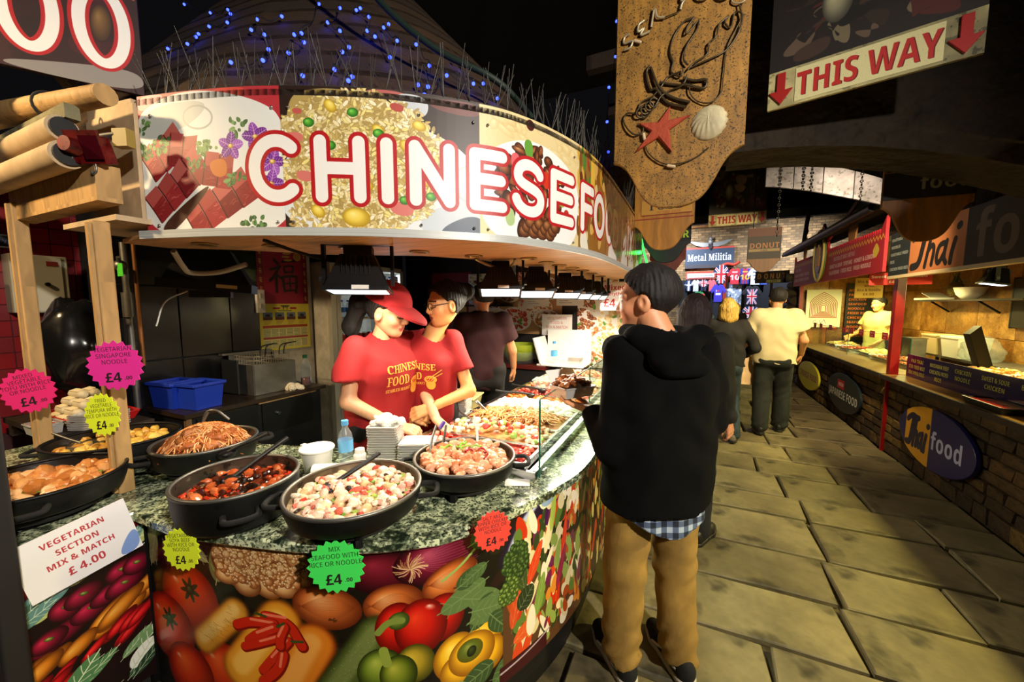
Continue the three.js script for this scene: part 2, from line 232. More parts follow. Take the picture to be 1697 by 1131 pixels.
    // yellow pepper
    for (const [s, y, r, q] of [[1.17, 0.42, 0.075, 0.085], [1.28, 0.435, 0.075, 0.08], [1.2, 0.36, 0.085, 0.07], [1.3, 0.36, 0.07, 0.07], [1.235, 0.4, 0.09, 0.08]]) B(s, y, r, q, 0.2, '#ffe05a', '#f0b41c', '#8a5206');
    B(1.225, 0.415, 0.05, 0.042, 0.3, '#8a9440', '#5a6a20', 'rgba(70,70,10,0.9)'); B(1.23, 0.41, 0.018, 0.02, 0.3, '#3c4a18', '#26300e', '#12180a');
    // spinach leaves
    for (const [s, y, l, ww, a] of [[1.3, 0.66, 0.2, 0.05, 2.8], [1.2, 0.62, 0.18, 0.045, 0.4], [1.33, 0.6, 0.16, 0.05, 2.3], [1.38, 0.56, 0.17, 0.055, 2.9], [1.22, 0.56, 0.15, 0.045, 0.2], [1.3, 0.52, 0.14, 0.045, 0.9], [1.17, 0.66, 0.12, 0.035, -0.5], [1.3, 0.72, 0.12, 0.03, 2.7], [1.33, 0.32, 0.16, 0.05, 2.9], [1.42, 0.3, 0.14, 0.05, 2.5]]) leaf(g, S(s), H(y), l * px, ww * px, a, pick(['#38502a', '#4a6436', '#2c4222', '#5a7440']), '#6d8450');
    curve(g, [[S(1.13), H(0.71)], [S(1.19), H(0.74)], [S(1.25), H(0.79)]], 9, '#8fae5a'); leaf(g, S(1.22), H(0.8), 0.15 * px, 0.05 * px, -0.35, '#3f5a2c', '#86a05e');
    // second print, cut vegetables: from here on the photograph changes
    g.fillStyle = '#5a3a20'; g.fillRect(S(1.36), H(0.6), S(2.05) - S(1.36), h);
    // aubergine
    g.save(); g.filter = 'blur(4px)'; curve(g, [[S(1.4), H(0.69)], [S(1.45), H(0.78)], [S(1.6), H(0.86)]], 0.11 * px, '#1c1028'); curve(g, [[S(1.4), H(0.72)], [S(1.44), H(0.79)], [S(1.53), H(0.85)]], 0.03 * px, '#b9c2dc'); curve(g, [[S(1.56), H(0.74)], [S(1.63), H(0.79)], [S(1.66), H(0.86)]], 0.08 * px, '#3c1440'); g.restore();
    // cut strips of peppers, cabbage, courgette, onion
    const cols = ['#d8441a', '#c9300f', '#e9d9a8', '#6b2248', '#5f7a30', '#8ea24c', '#f0e4c4', '#b04a1a', '#2e3f1c', '#d9882c', '#dfcf9a'];
    for (let k = 0; k < 330; k++) { const s = rr(1.4, 2.05), y = rr(0.2, 0.86) - (s < 1.6 ? 0.12 : 0), l = rr(0.05, 0.16) * px, a = rr(-2.2, -1.0); leaf(g, S(s), H(y), l, rr(0.01, 0.032) * px, a, pick(cols)); }
    for (const [s, y, l, ww, a, c] of [[1.4, 0.38, 0.24, 0.03, -1.35, '#cf4a1c'], [1.4, 0.33, 0.16, 0.035, -0.35, '#e05a20'], [1.48, 0.52, 0.2, 0.028, -1.1, '#d8401a'], [1.47, 0.5, 0.2, 0.03, -1.75, '#3a4c20'], [1.53, 0.36, 0.2, 0.03, -1.3, '#7b9a3c'], [1.5, 0.3, 0.15, 0.03, -1.5, '#efe6c8'], [1.58, 0.6, 0.22, 0.025, -1.25, '#e8d8a8'], [1.57, 0.8, 0.14, 0.045, -1.3, '#e9e2b8'], [1.62, 0.68, 0.2, 0.02, -1.4, '#a9c04a'], [1.7, 0.5, 0.24, 0.02, -1.4, '#d4361a'], [1.66, 0.4, 0.22, 0.022, -1.2, '#8c1c3c'], [1.43, 0.45, 0.12, 0.05, -0.7, '#26351a']]) leaf(g, S(s), H(y), l * px, ww * px, a, c, 'rgba(255,240,200,0.25)');
    // broccoli
    for (let k = 0; k < 190; k++) { const a = rnd() * 6.28, r = Math.sqrt(rnd()); const s = 1.425 + Math.cos(a) * r * 0.062, y = 0.66 + Math.sin(a) * r * 0.075; B(s, y, 0.012, 0.011, 0, '#6f8a44', '#3e5a24', '#182a0e'); }
    for (let k = 0; k < 90; k++) { const a = rnd() * 6.28, r = Math.sqrt(rnd()); B(1.39 + Math.cos(a) * r * 0.045, 0.56 + Math.sin(a) * r * 0.05, 0.011, 0.01, 0, '#a4b860', '#5f7a30', '#23360f'); }
    g.fillStyle = '#3c0812'; g.fillRect(S(1.345), H(0.27), S(1.6) - S(1.345), H(0.2) - H(0.27)); curve(g, [[S(1.35), H(0.245)], [S(1.5), H(0.25)], [S(1.62), H(0.27)]], 8, '#b9a8b0');
    g.fillStyle = '#8a9ab0'; path(g, [[S(1.56), H(0.86)], [S(1.66), H(0.86)], [S(1.62), H(0.81)], [S(1.56), H(0.82)]], '#8fa8c4');
  });
}
function vegSide() {
  return canvasTex(1024, 290, (g, w, h) => {
    g.fillStyle = '#2c170f'; g.fillRect(0, 0, w, h); const cols = ['#d8441a', '#c9300f', '#e9d9a8', '#6b2248', '#5f7a30', '#8ea24c', '#f0e4c4', '#b04a1a', '#2e3f1c', '#d9882c', '#c9a45a', '#3c1c14'];
    for (let k = 0; k < 520; k++) leaf(g, rnd() * w, rnd() * h * 1.1, rr(20, 80), rr(4, 12), rr(-2.2, -1), pick(cols), 'rgba(255,240,200,0.2)');
  });
}
function redVegMural() {
  return canvasTex(1400, 668, (g, w, h) => {       // u runs towards the camera
    g.fillStyle = '#170a0c'; g.fillRect(0, 0, w, h); const X = (z) => (0.67 - z) / 1.3 * w;   // z of the wall to pixels
    const D = (n, c0, c1, c2, x0, x1, y0, y1, r0, r1) => { for (let k = 0; k < n; k++) { const r = rr(r0, r1); blob(g, rr(x0, x1), rr(y0, y1), r, r * rr(0.55, 0.85), rr(-0.7, -0.2), c0, c1, c2); } };
    // bands that slope up to the right: red peppers, cabbage, dark peppers, orange roots, chillies, cabbage
    const band = (off, th, f) => { for (let k = 0; k < 46; k++) { const x = rnd() * w; f(x, off + (w - x) * 0.34 - 120 + rr(-th, th)); } };
    band(60, 60, (x, y) => blob(g, x, y, rr(34, 54), rr(26, 38), -0.5, '#e0304a', '#b00f2a', '#3c040c'));
    band(210, 26, (x, y) => leaf(g, x, y, rr(80, 150), rr(18, 32), rr(-0.8, -0.3), pick(['#5f8a86', '#7fa48c', '#a9b46a', '#45665e']), '#cfe0c0'));
    band(300, 44, (x, y) => { blob(g, x, y, rr(40, 60), rr(32, 44), -0.4, '#c2244a', '#7c0c2a', '#26040c'); blob(g, x, y - 6, 12, 7, 0.3, '#b9c26a', '#6c7a2c', '#34401a'); });
    band(410, 30, (x, y) => blob(g, x, y, rr(54, 86), rr(24, 32), -0.65, '#f0b04a', '#cf7a1c', '#5a2a06'));
    band(500, 34, (x, y) => blob(g, x, y, rr(40, 70), rr(14, 22), -0.7, '#e83a30', '#bc1018', '#4a0408'));
    band(610, 40, (x, y) => leaf(g, x, y, rr(90, 170), rr(20, 40), rr(-0.9, -0.4), pick(['#4c7a50', '#6c9460', '#2f5238', '#c8d4b8']), '#dfe8cc'));
    band(700, 40, (x, y) => leaf(g, x, y, rr(90, 170), rr(20, 40), rr(-0.9, -0.4), pick(['#26402a', '#38583a', '#e0e6d8', '#1c3020']), '#b9c8a8'));
  });
}
// ---- printed fascia of the stall
function glyph(g, ch, x, y, w, h, lw) {        // rounded sign letters as strokes; x, y is the upper left corner
  const P = { C: () => { g.ellipse(x + w / 2, y + h / 2, w / 2, h / 2, 0, -0.85, 0.85, true); }, H: () => { g.moveTo(x, y); g.lineTo(x, y + h); g.moveTo(x + w, y); g.lineTo(x + w, y + h); g.moveTo(x, y + h * 0.48); g.lineTo(x + w, y + h * 0.48); }, I: () => { g.moveTo(x, y); g.lineTo(x, y + h); }, N: () => { g.moveTo(x, y + h); g.lineTo(x, y); g.lineTo(x + w, y + h); g.lineTo(x + w, y); }, E: () => { g.moveTo(x + w, y); g.lineTo(x, y); g.lineTo(x, y + h); g.lineTo(x + w, y + h); g.moveTo(x, y + h * 0.48); g.lineTo(x + w * 0.94, y + h * 0.48); },
    S: () => { g.moveTo(x + w * 0.93, y + h * 0.18); g.bezierCurveTo(x + w * 0.75, y - h * 0.05, x + w * 0.1, y - h * 0.06, x + w * 0.06, y + h * 0.24); g.bezierCurveTo(x + w * 0.05, y + h * 0.55, x + w, y + h * 0.4, x + w * 0.98, y + h * 0.74); g.bezierCurveTo(x + w * 0.92, y + h * 1.08, x + w * 0.16, y + h * 1.06, x, y + h * 0.76); }, F: () => { g.moveTo(x + w, y); g.lineTo(x, y); g.lineTo(x, y + h); g.moveTo(x, y + h * 0.48); g.lineTo(x + w * 0.85, y + h * 0.48); }, O: () => { g.ellipse(x + w / 2, y + h / 2, w / 2, h / 2, 0, 0, 6.3); }, D: () => { g.moveTo(x, y); g.lineTo(x, y + h); g.lineTo(x + w * 0.4, y + h); g.bezierCurveTo(x + w * 1.2, y + h, x + w * 1.2, y, x + w * 0.4, y); g.closePath(); }, M: () => { g.moveTo(x, y + h); g.lineTo(x, y); g.lineTo(x + w / 2, y + h * 0.8); g.lineTo(x + w, y); g.lineTo(x + w, y + h); }, X: () => { g.moveTo(x, y); g.lineTo(x + w, y + h); g.moveTo(x + w, y); g.lineTo(x, y + h); } };
  for (const [c, k] of [['#b3141c', 1.62], ['#f2f1ec', 1]]) { g.beginPath(); P[ch](); g.strokeStyle = c; g.lineWidth = lw * k; g.lineCap = 'round'; g.lineJoin = 'round'; g.stroke(); }
}
function fasciaPrint() {
  return canvasTex(2048, 504, (g, w, h) => {
    const S = (s) => s / 2.1 * w, H = (y) => (2.397 - y) / 0.516 * h, px = w / 2.1, B = (s, y, rx, ry, rot, a, b, c) => blob(g, S(s), H(y), rx * px, ry * px, rot, a, b, c);
    // first print: sliced roast pork on a white plate
    g.fillStyle = '#b8323a'; g.fillRect(0, 0, S(0.6), h); path(g, [[0, 0], [S(0.14), 0], [S(0.08), 40], [0, 60]], '#e9a0a0'); path(g, [[S(0.3), 0], [S(0.5), 0], [S(0.42), 50]], '#d6453c');
    path(g, [[-40, H(2.3)], [S(0.1), H(2.385)], [S(0.3), H(2.4)], [S(0.52), H(2.35)], [S(0.62), H(2.28)], [S(0.66), H(1.84)], [-40, H(1.84)]], '#e6e9e4'); path(g, [[0, H(2.31)], [S(0.1), H(2.36)], [S(0.34), H(2.36)], [S(0.24), H(2.27)], [0, H(2.22)]], '#c3c9c4');
    g.strokeStyle = '#aeb4b0'; g.lineWidth = 7; g.beginPath(); g.ellipse(S(0.27), H(2.3), 60, 40, 0.1, 0, 6.3); g.stroke();
    const pork = (s, y, l, n, a) => { g.save(); g.translate(S(s), H(y)); g.rotate(a); const poly = (p, c) => { g.fillStyle = c; g.beginPath(); p.forEach((q, i) => g[i ? 'lineTo' : 'moveTo'](...q)); g.closePath(); g.fill(); }; for (let k = 0; k < n; k++) { const d = l / n, x = k * d, j = rr(-5, 5); poly([[x, -54 + j], [x + d * 0.98, -62 - j], [x + d * 1.04, 62], [x + 4, 66]], ['#8e2026', '#a02a30', '#7c1a20'][k % 3]); poly([[x + 3, -54 + j], [x + d * 0.98, -62 - j], [x + d * 0.98, -14], [x + 3, -4]], ['#b4504c', '#a84540', '#be6058'][k % 3]); for (let i = 0; i < 9; i++) { const a = x + rr(4, d - 6), b = rr(-8, 54); curve(g, [[a, b], [a + rr(4, 14), b + rr(-6, 6)], [a + rr(10, 24), b + rr(-8, 8)]], rr(1.5, 3.5), pick(['rgba(220,130,120,0.5)', 'rgba(90,14,20,0.5)', 'rgba(190,90,80,0.5)'])); } curve(g, [[x + 2, -50], [x + 5, 0], [x + 3, 62]], 5, '#450c10'); } g.restore(); };
    pork(0.02, 2.13, 200, 3, -0.55); pork(0.13, 2.2, 120, 2, 0.25); pork(0.03, 1.97, 300, 4, -0.62); pork(0.2, 1.91, 300, 4, -0.5); pork(0.28, 2.12, 120, 2, 0.2); path(g, [[S(0.3), H(2.14)], [S(0.38), H(2.15)], [S(0.38), H(2.08)], [S(0.32), H(2.08)]], '#c9742c'); path(g, [[S(0.06), H(1.9)], [S(0.2), H(2.0)], [S(0.33), H(2.07)], [S(0.2), H(1.94)], [S(0.1), H(1.87)]], '#4a2a1c');
    const parsley = (s, y, n) => { for (let k = 0; k < n; k++) leaf(g, S(s) + rr(-34, 34), H(y) + rr(-22, 22), rr(14, 30), rr(6, 11), rnd() * 6, pick(['#3f6a34', '#5a8a44', '#2c4e26', '#76a05a']), '#9cc080'); };
    parsley(0.03, 2.19, 24); parsley(0.1, 2.21, 20); parsley(0.3, 2.19, 24); parsley(0.25, 2.13, 14); parsley(0.43, 2.25, 16); parsley(0.41, 2.08, 16); parsley(0.47, 1.9, 20); parsley(0.01, 2.28, 12);
    for (const [s, y] of [[0.4, 2.19], [0.5, 2.22], [0.56, 2.13], [0.55, 2.05]]) { for (let k = 0; k < 5; k++) leaf(g, S(s), H(y), 54, 20, k * 1.26 + s * 9, ['#8a3aa8', '#6c1f8c', '#a058c0'][k % 3], '#e6c2f0'); blob(g, S(s), H(y), 11, 9, 0, '#fff6d0', '#e0c060', '#a06a30'); }
    // second print: fried rice
    g.save(); g.beginPath(); g.rect(S(0.598), 0, S(1.335) - S(0.598), h); g.clip(); g.fillStyle = '#2a1a14'; g.fillRect(S(0.598), 0, w, h); path(g, [[S(0.9), 0], [S(1.06), 0], [S(1.05), 34], [S(0.92), 30]], '#b4605c'); path(g, [[S(1.0), 4], [S(1.14), 6], [S(1.13), 90], [S(1.02), 80]], '#c3cad2'); path(g, [[S(1.13), 10], [S(1.34), 0], [S(1.34), 60], [S(1.15), 50]], '#6a3630');
    path(g, [[S(0.56), H(1.86)], [S(0.6), H(2.2)], [S(0.9), H(2.3)], [S(1.2), H(2.26)], [S(1.36), H(2.12)], [S(1.4), H(1.95)], [S(1.2), H(1.84)]], '#dfe4e6'); path(g, [[S(1.1), H(1.96)], [S(1.24), H(2.0)], [S(1.4), H(2.08)], [S(1.4), H(1.86)], [S(1.1), H(1.86)]], '#c2ccd4'); blob(g, S(1.31), H(2.08), 90, 74, 0, '#f4f6f6', '#e2e7ea', '#b4bec6'); path(g, [[S(1.16), H(1.9)], [S(1.34), H(1.98)], [S(1.4), H(1.84)], [S(1.2), H(1.84)]], '#33475e');
    const inR = (s, y) => ((s - 0.88) / 0.33) ** 2 + ((y - 2.13) / 0.265) ** 2 < 1 || (s < 0.86 && y < 2.0 && y > 1.89 && s > 0.62);
    path(g, [[S(0.6), H(2.34)], [S(0.72), H(2.4)], [S(1.0), H(2.37)], [S(1.2), H(2.2)], [S(1.2), H(2.02)], [S(1.0), H(1.9)], [S(0.66), H(1.88)]], '#b49a58');
    for (let k = 0; k < 2600; k++) { const s = rr(0.55, 1.24), y = rr(1.87, 2.4); if (!inR(s, y)) continue; g.save(); g.translate(S(s), H(y)); g.rotate(rnd() * 3.14); g.fillStyle = pick(['#efe2ae', '#d9c482', '#f7efcb', '#c4aa62', '#e6d498', '#b0975a', '#f0e08a']); g.beginPath(); g.ellipse(0, 0, rr(10, 17), rr(4.5, 7), 0, 0, 7); g.fill(); g.strokeStyle = 'rgba(110,85,35,0.35)'; g.lineWidth = 1.5; g.stroke(); g.restore(); }
    for (const [s, y, r] of [[0.86, 1.93, 50], [0.95, 2.25, 26], [1.05, 2.2, 28], [0.72, 1.95, 28], [1.1, 2.28, 26], [0.78, 2.33, 26], [1.12, 2.08, 34], [0.9, 2.05, 26]]) blob(g, S(s), H(y), r, r * 0.7, rnd(), '#fbec8a', '#ecd050', '#b08c1c');
    for (const [s, y, r] of [[0.65, 2.22, 30], [1.03, 1.97, 46], [0.68, 2.08, 34], [1.02, 2.34, 26], [0.8, 2.12, 26], [0.66, 2.31, 18]]) path(g, [[S(s) - r, H(y) - r * 0.6], [S(s) + r, H(y) - r * 0.4], [S(s) + r * 0.8, H(y) + r * 0.7], [S(s) - r * 0.9, H(y) + r * 0.5]], pick(['#c25a52', '#b04840', '#d4766c']));
    for (const [s, y] of [[0.775, 2.19], [0.86, 2.31], [0.98, 2.04], [1.04, 2.0], [1.08, 2.17], [0.95, 2.24], [1.14, 2.02], [0.7, 2.27]]) blob(g, S(s), H(y), 20, 16, 0, '#8cd85a', '#4ca02c', '#20601a');
    g.restore();
    // third print: beef with peppers
    g.fillStyle = '#dccb96'; g.fillRect(S(1.335), 0, S(1.96) - S(1.335), h); mottle(g, 0, 0, 0, ['#fff'], 1, 2, 1); for (let k = 0; k < 40; k++) { g.globalAlpha = 0.4; blob(g, rr(S(1.34), S(1.95)), rr(0, 110), rr(16, 60), rr(8, 24), rnd(), '#f6ecc4', '#e2cf9a', '#c8b070'); } g.globalAlpha = 1; path(g, [[S(1.335), H(2.2)], [S(1.5), H(2.3)], [S(1.7), H(2.31)], [S(1.9), H(2.24)], [S(1.97), H(2.1)], [S(1.94), H(1.94)], [S(1.8), H(1.84)], [S(1.335), H(1.86)]], '#edf0ee'); blob(g, S(1.58), H(2.37), 22, 22, 0, '#7a3020', '#54180e', '#3a0c08');
    for (let k = 0; k < 90; k++) { const a = rnd() * 6.28, r = Math.sqrt(rnd()), s = 1.62 + Math.cos(a) * r * 0.2, y = 2.1 + Math.sin(a) * r * 0.19; B(s, y, rr(0.02, 0.05), rr(0.014, 0.03), rnd() * 3, pick(['#b98258', '#9a6038', '#c99a6a']), pick(['#6e3a20', '#5a2c16', '#8a4c28']), '#2a120a'); }
    for (const [s, y, c] of [[1.52, 2.03, '#c6361c'], [1.62, 1.99, '#cf4a22'], [1.68, 2.16, '#c6361c'], [1.5, 2.2, '#d8606a'], [1.74, 2.02, '#5a8a2c'], [1.57, 2.27, '#5f9a38'], [1.78, 2.2, '#d0c84a'], [1.8, 2.1, '#9ab84a'], [1.47, 1.97, '#a9c486'], [1.66, 2.06, '#3f7a2c'], [1.84, 2.02, '#b02a1c']]) path(g, [[S(s) - 26, H(y) - 34], [S(s) + 20, H(y) - 40], [S(s) + 30, H(y) + 30], [S(s) - 16, H(y) + 40]], c);
    for (let k = 0; k < 12; k++) { B(1.55 + k * 0.018, 1.92 + (k % 3) * 0.02, 0.035, 0.028, 0, '#b27a4c', '#7a4a28', '#3a1c0e'); }
    // start of the fourth print
    g.fillStyle = '#8a6a2c'; g.fillRect(S(1.955), 0, w, h); for (let k = 0; k < 60; k++) leaf(g, rr(S(1.95), w), rnd() * h, rr(40, 120), rr(8, 20), rr(-1.9, -1.2), pick(['#c9a23c', '#7a4a1c', '#4c7a2c', '#a02c1c', '#e0c88a', '#5a2c14']));
    path(g, [[S(1.96), H(1.88)], [S(2.0), H(2.05)], [S(2.06), H(1.95)], [S(2.1), H(1.86)]], '#e6e2d4');
    const lw = 0.046 * px, top = H(2.205), hh = H(2.005) - H(2.205);
    for (const [c, a, b] of [['C', 0.49, 0.66], ['H', 0.737, 0.877], ['I', 0.978, 0.978], ['N', 1.082, 1.212], ['E', 1.315, 1.435], ['S', 1.505, 1.65], ['E', 1.735, 1.885], ['F', 2.0, 2.13]]) glyph(g, c, S(a), top, S(b) - S(a), hh, lw);
  });
}
function fasciaSide() {                    // s 2.1 to the far end
  return canvasTex(2048, 504, (g, w, h) => {
    const px = 2048 / 2.05, S = (s) => (s - 2.1) * px, H = (y) => (2.397 - y) / 0.516 * h; g.fillStyle = '#9a6a2c'; g.fillRect(0, 0, w, h);
    for (let k = 0; k < 260; k++) leaf(g, rnd() * w, rnd() * h, rr(60, 180), rr(14, 40), rr(-1.9, -1.2), pick(['#c9922c', '#8a5a1c', '#6a3a1c', '#a0501c', '#e0c88a', '#dcb060', '#4c5a1c']));
    g.fillStyle = '#e2b84a'; g.fillRect(S(2.1), 0, 60, h * 0.4); for (const s of [2.5, 2.95, 3.3, 3.7]) { g.fillStyle = '#ece6dc'; path(g, [[S(s), H(2.0)], [S(s + 0.2), H(2.04)], [S(s + 0.28), H(1.87)], [S(s - 0.05), H(1.87)]], '#efe9ea'); }
    const lw = 0.046 * px, top = H(2.205), hh = H(2.005) - H(2.205);
    for (const [c, a, b] of [['F', 2.0, 2.13], ['O', 2.18, 2.34], ['O', 2.41, 2.56], ['D', 2.62, 2.77], ['M', 2.93, 3.12], ['I', 3.22, 3.22], ['X', 3.3, 3.45]]) glyph(g, c, S(a), top, S(b) - S(a), hh, lw);
  });
}
// =====================================================================  THE SETTING
{ // flagstone floor
  const floor = struct('floor', [box(8.5, 0.06, 20.5, 1.2, -0.06, -5.6)], mat(0x7a7052, 0.9, 0, { map: stoneT, bumpMap: stoneB, bumpScale: 0.012 }), 'worn stone paving of the market alley', 'floor');
  const mats = [0x9f977c, 0x938b72, 0xa8a084, 0x8b836c, 0x9a927a].map((c) => mat(c, 0.6, 0, { map: stoneT, bumpMap: stoneB, bumpScale: 0.01 }));
  const slab = (w, d) => {             // irregular, chamfered flag
    const j = () => rr(-0.013, 0.013), a = w / 2 - 0.011, b = d / 2 - 0.011;
    return flat([[-a + j(), -b + j()], [0 + j(), -b + j()], [a + j(), -b + j()], [a + j(), b + j()], [0, b + j()], [-a + j(), b + j()]], -0.03, 0.036, 0.007, 1);
  };
  const rows = [1.0, 0.42, -0.1, -0.62, -1.15, -1.62, -2.02, -2.44, -2.86, -3.36, -3.72, -4.2, -4.62, -5.1, -5.5, -6.0, -6.45, -6.95, -7.4, -7.9, -8.4, -9.0, -9.6, -10.2, -10.9, -11.6, -12.3, -13, -13.9];
  for (let i = 0; i < rows.length - 1; i++) {
    let x = i < 21 ? -0.62 + rr(-0.3, 0.2) : -2.6; const end = i < 21 ? 2.02 : 4.6, d = rows[i] - rows[i + 1];
    while (x < end - 0.05) {
      let w = rr(0.48, 0.95) * (i > 20 ? 1.3 : 1); if (end - x - w < 0.3) w = end - x;
      const m = obj('flagstone', slab(w, d), pick(mats), floor); m.position.set(x + w / 2, rr(-0.004, 0.003), (rows[i] + rows[i + 1]) / 2); m.rotation.set(rr(-0.006, 0.006), rr(-0.008, 0.008), rr(-0.005, 0.005)); x += w;
    }
  }
}
{ // low stone wall under the stalls on the right
  const wall = struct('wall_right', [box(0.2, 0.82, 10, 2.155, 0.41, -4.2)], mat(0x2c2417, 0.95, 0, { map: stoneT, bumpMap: stoneB, bumpScale: 0.012 }), 'low rubble stone wall carrying the stall counters', 'wall');
  const mats = [0x6b5230, 0x523f26, 0x76592f, 0x46351f, 0x5f4829, 0x8a6f3a].map((c) => mat(c, 0.85, 0, { map: stoneT, bumpMap: stoneB, bumpScale: 0.01 }));
  const geos = Array.from({ length: 9 }, () => { const j = () => rr(-0.07, 0.07); return shared(place(extr(shapeOf([[-0.5 + j(), -0.5 + j()], [0.1 + j(), -0.5 + j() * 0.6], [0.5 + j(), -0.48 + j()], [0.5 + j(), 0.5 + j()], [-0.1, 0.5 + j() * 0.6], [-0.5 + j(), 0.48 + j()]]), 1, 0.13, 1), 0, 0, 0, -Math.PI / 2)); });
  let n = 0, y = 0.0;
  while (y < 0.8) {
    let h = y < 0.04 ? 0.13 : rr(0.085, 0.11), z = 0.6; if (y + h > 0.74) h = 0.815 - y;
    while (z > -9.0) {
      const w = rr(0.15, 0.3) * (z > -2.2 ? 1.8 : 1);
      if (z < 0.4 && n < 299) { const g = obj('stone', pick(geos), pick(mats), wall); g.scale.set(0.055, h - 0.012, w - 0.016); g.position.set(2.063 + rr(0, 0.012), y + h / 2, z - w / 2); n++; }
      z -= w;
    }
    y += h;
  }
}
const rubbleB = dataTex(512, 512, (u, v) => { const a = fbm(u, v, 14, 4, 91), b = fbm(u, v, 6, 4, 92); return clamp(a * 0.8 + b * 0.4 - 0.1, 0, 1); }, 1.5, false);
const rubble = mat(0x33281a, 0.9, 0, { map: stoneT, bumpMap: rubbleB, bumpScale: 0.06 });
{ // stone spandrel of the arch across the alley, above the signs
  const pts = [[0.22, 4.6]]; for (let i = 0; i <= 14; i++) { const x = lerp(0.22, 3.6, i / 14); pts.push([x, 2.62 - 0.42 * ((x - 0.22) / 1.4) ** 2 * 0.7]); } pts.push([3.6, 4.6]);
  const g = extr(shapeOf(pts), 0.4); place(g, 0, 0, -3.45);
  struct('wall_arch', g, rubble, 'dark rough stone arch above the alley', 'wall');
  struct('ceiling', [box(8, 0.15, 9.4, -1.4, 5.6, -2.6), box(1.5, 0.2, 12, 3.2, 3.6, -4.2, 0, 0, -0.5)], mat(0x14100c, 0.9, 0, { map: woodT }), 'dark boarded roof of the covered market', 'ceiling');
  struct('wall_right_upper', [box(0.2, 5.2, 10.2, 3.62, 2.6, -4.2)], rubble, 'dark stone back wall above the stalls', 'wall');
}
const farBrick = mat(0xffffff, 0.9, 0, { map: dataTex(512, 512, (u, v) => { const r = Math.floor(v * 32), bx = u * 12 + (r % 2) * 0.5, fx = bx % 1, fy = (v * 32) % 1, id = hash(Math.floor(bx) % 12, r, 3); if (fx < 0.06 || fy < 0.14) return [0.36, 0.32, 0.24]; const k = 0.6 + 0.4 * id + 0.2 * (fbm(u, v, 30, 2, 4) - 0.5); return [k * 0.72, k * 0.56, k * 0.36]; }, 2.4), bumpMap: rubbleB, bumpScale: 0.01 });
struct('wall_far', [box(9, 6.4, 0.3, 1.4, 3.2, -14.2)], farBrick, 'brick wall of the clothes shop across the yard', 'wall');
struct('wall_left', [box(0.3, 3, 9.4, -2.75, 1.5, -9.3)], farBrick, 'brick wall beyond the end of the food stall', 'wall');
{ // tiled pent roof over the yard beyond the arch
  const roof = struct('roof_1', [place(box(4.4, 0.05, 1.8), 1.7, 3.82, -9.6, 0, 0.62)], mat(0x16110d, 0.9), 'dark tiled roof seen from below over the yard', 'roof');
  const tm = [mat(0x35281c, 0.8, 0, { map: grain }), mat(0x2a2017, 0.85, 0, { map: grain })];
  const tg = shared(place(new THREE.CylinderGeometry(0.075, 0.075, 0.2, 8, 1, false, 0, Math.PI), 0, 0, 0, 0, Math.PI / 2));
  for (let r = 0; r < 11; r++) for (let c = 0; c < 26; c++) { const t = obj('roof_tile', tg, tm[(r + c) % 2], roof); const s = -0.82 + r * 0.16; t.position.set(-0.4 + c * 0.165, 3.82 - s * Math.sin(0.62) + 0.03, -9.6 + s * Math.cos(0.62)); t.rotation.set(0.62 + 0.12, 0, 0); }
  struct('trim_1', [box(6.2, 0.16, 0.14, 1.6, 3.3, -8.8), box(6, 0.1, 0.1, 1.6, 4.3, -13.9)], mat(0x3c4247, 0.5, 0.2), 'steel beam and gutter along the yard roof', 'beam');
  struct('trim_3', [-3.58, -4.58, -5.58, -6.48, -7.2].map((z, i) => box(2.7, 0.12, 0.09, 0.45, 3.72 + i * 0.05, z)), M.darkWood, 'dark cross beams above the alley carrying the hanging boards', 'beam');
  struct('trim_2', [box(1.9, 0.34, 0.12, 0.45, 4.3, -14.0), box(1.9, 0.08, 0.2, 0.45, 4.1, -13.95)], mat(0xc98a3e, 0.6, 0, { map: woodT }), 'lit ornamental cornice above the shop front', 'cornice');
}
{ // whitewashed arched board hung on chains
  const t = thing('arched_plank_panel', 'whitewashed arched plank panel hung on chains below the stone arch', 'panel', [0, 0, 0]);
  const yt = (x) => 3.12 - 0.36 * ((x - 0.7)) ** 1.6 * 0.9, yb = (x) => 2.86 - 0.3 * (x - 0.7) ** 1.25;
  const pm = [mat(0x9698b0, 0.7, 0, { map: dirty }), mat(0x888aa2, 0.7, 0, { map: dirty })];
  for (let i = 0; i < 4; i++) { const a = 0.7 + i * 0.25, b = a + 0.244, m = []; for (let k = 0; k <= 4; k++) m.push(lerp(a, b, k / 4)); obj('plank', place(extr(shapeOf([...m.map((x) => [x, yt(x)]), ...m.reverse().map((x) => [x, yb(x)])]), 0.03, 0.003, 1), 0, 0, -5), pm[i % 2], t); }
  for (const x of [0.83, 1.03, 1.1, 1.5]) { const gs = []; for (let y = yb(x) - 0.5 * (x < 1); y < 3.5; y += 0.035) gs.push(place(new THREE.TorusGeometry(0.012, 0.004, 4, 8), x, y, -4.955, (Math.round(y / 0.035) % 2) * 1.57)); obj('chain', gs, M.blackMetal, t); }
}
// blue fairy lights, bird spikes and the shingled roof follow the stall below

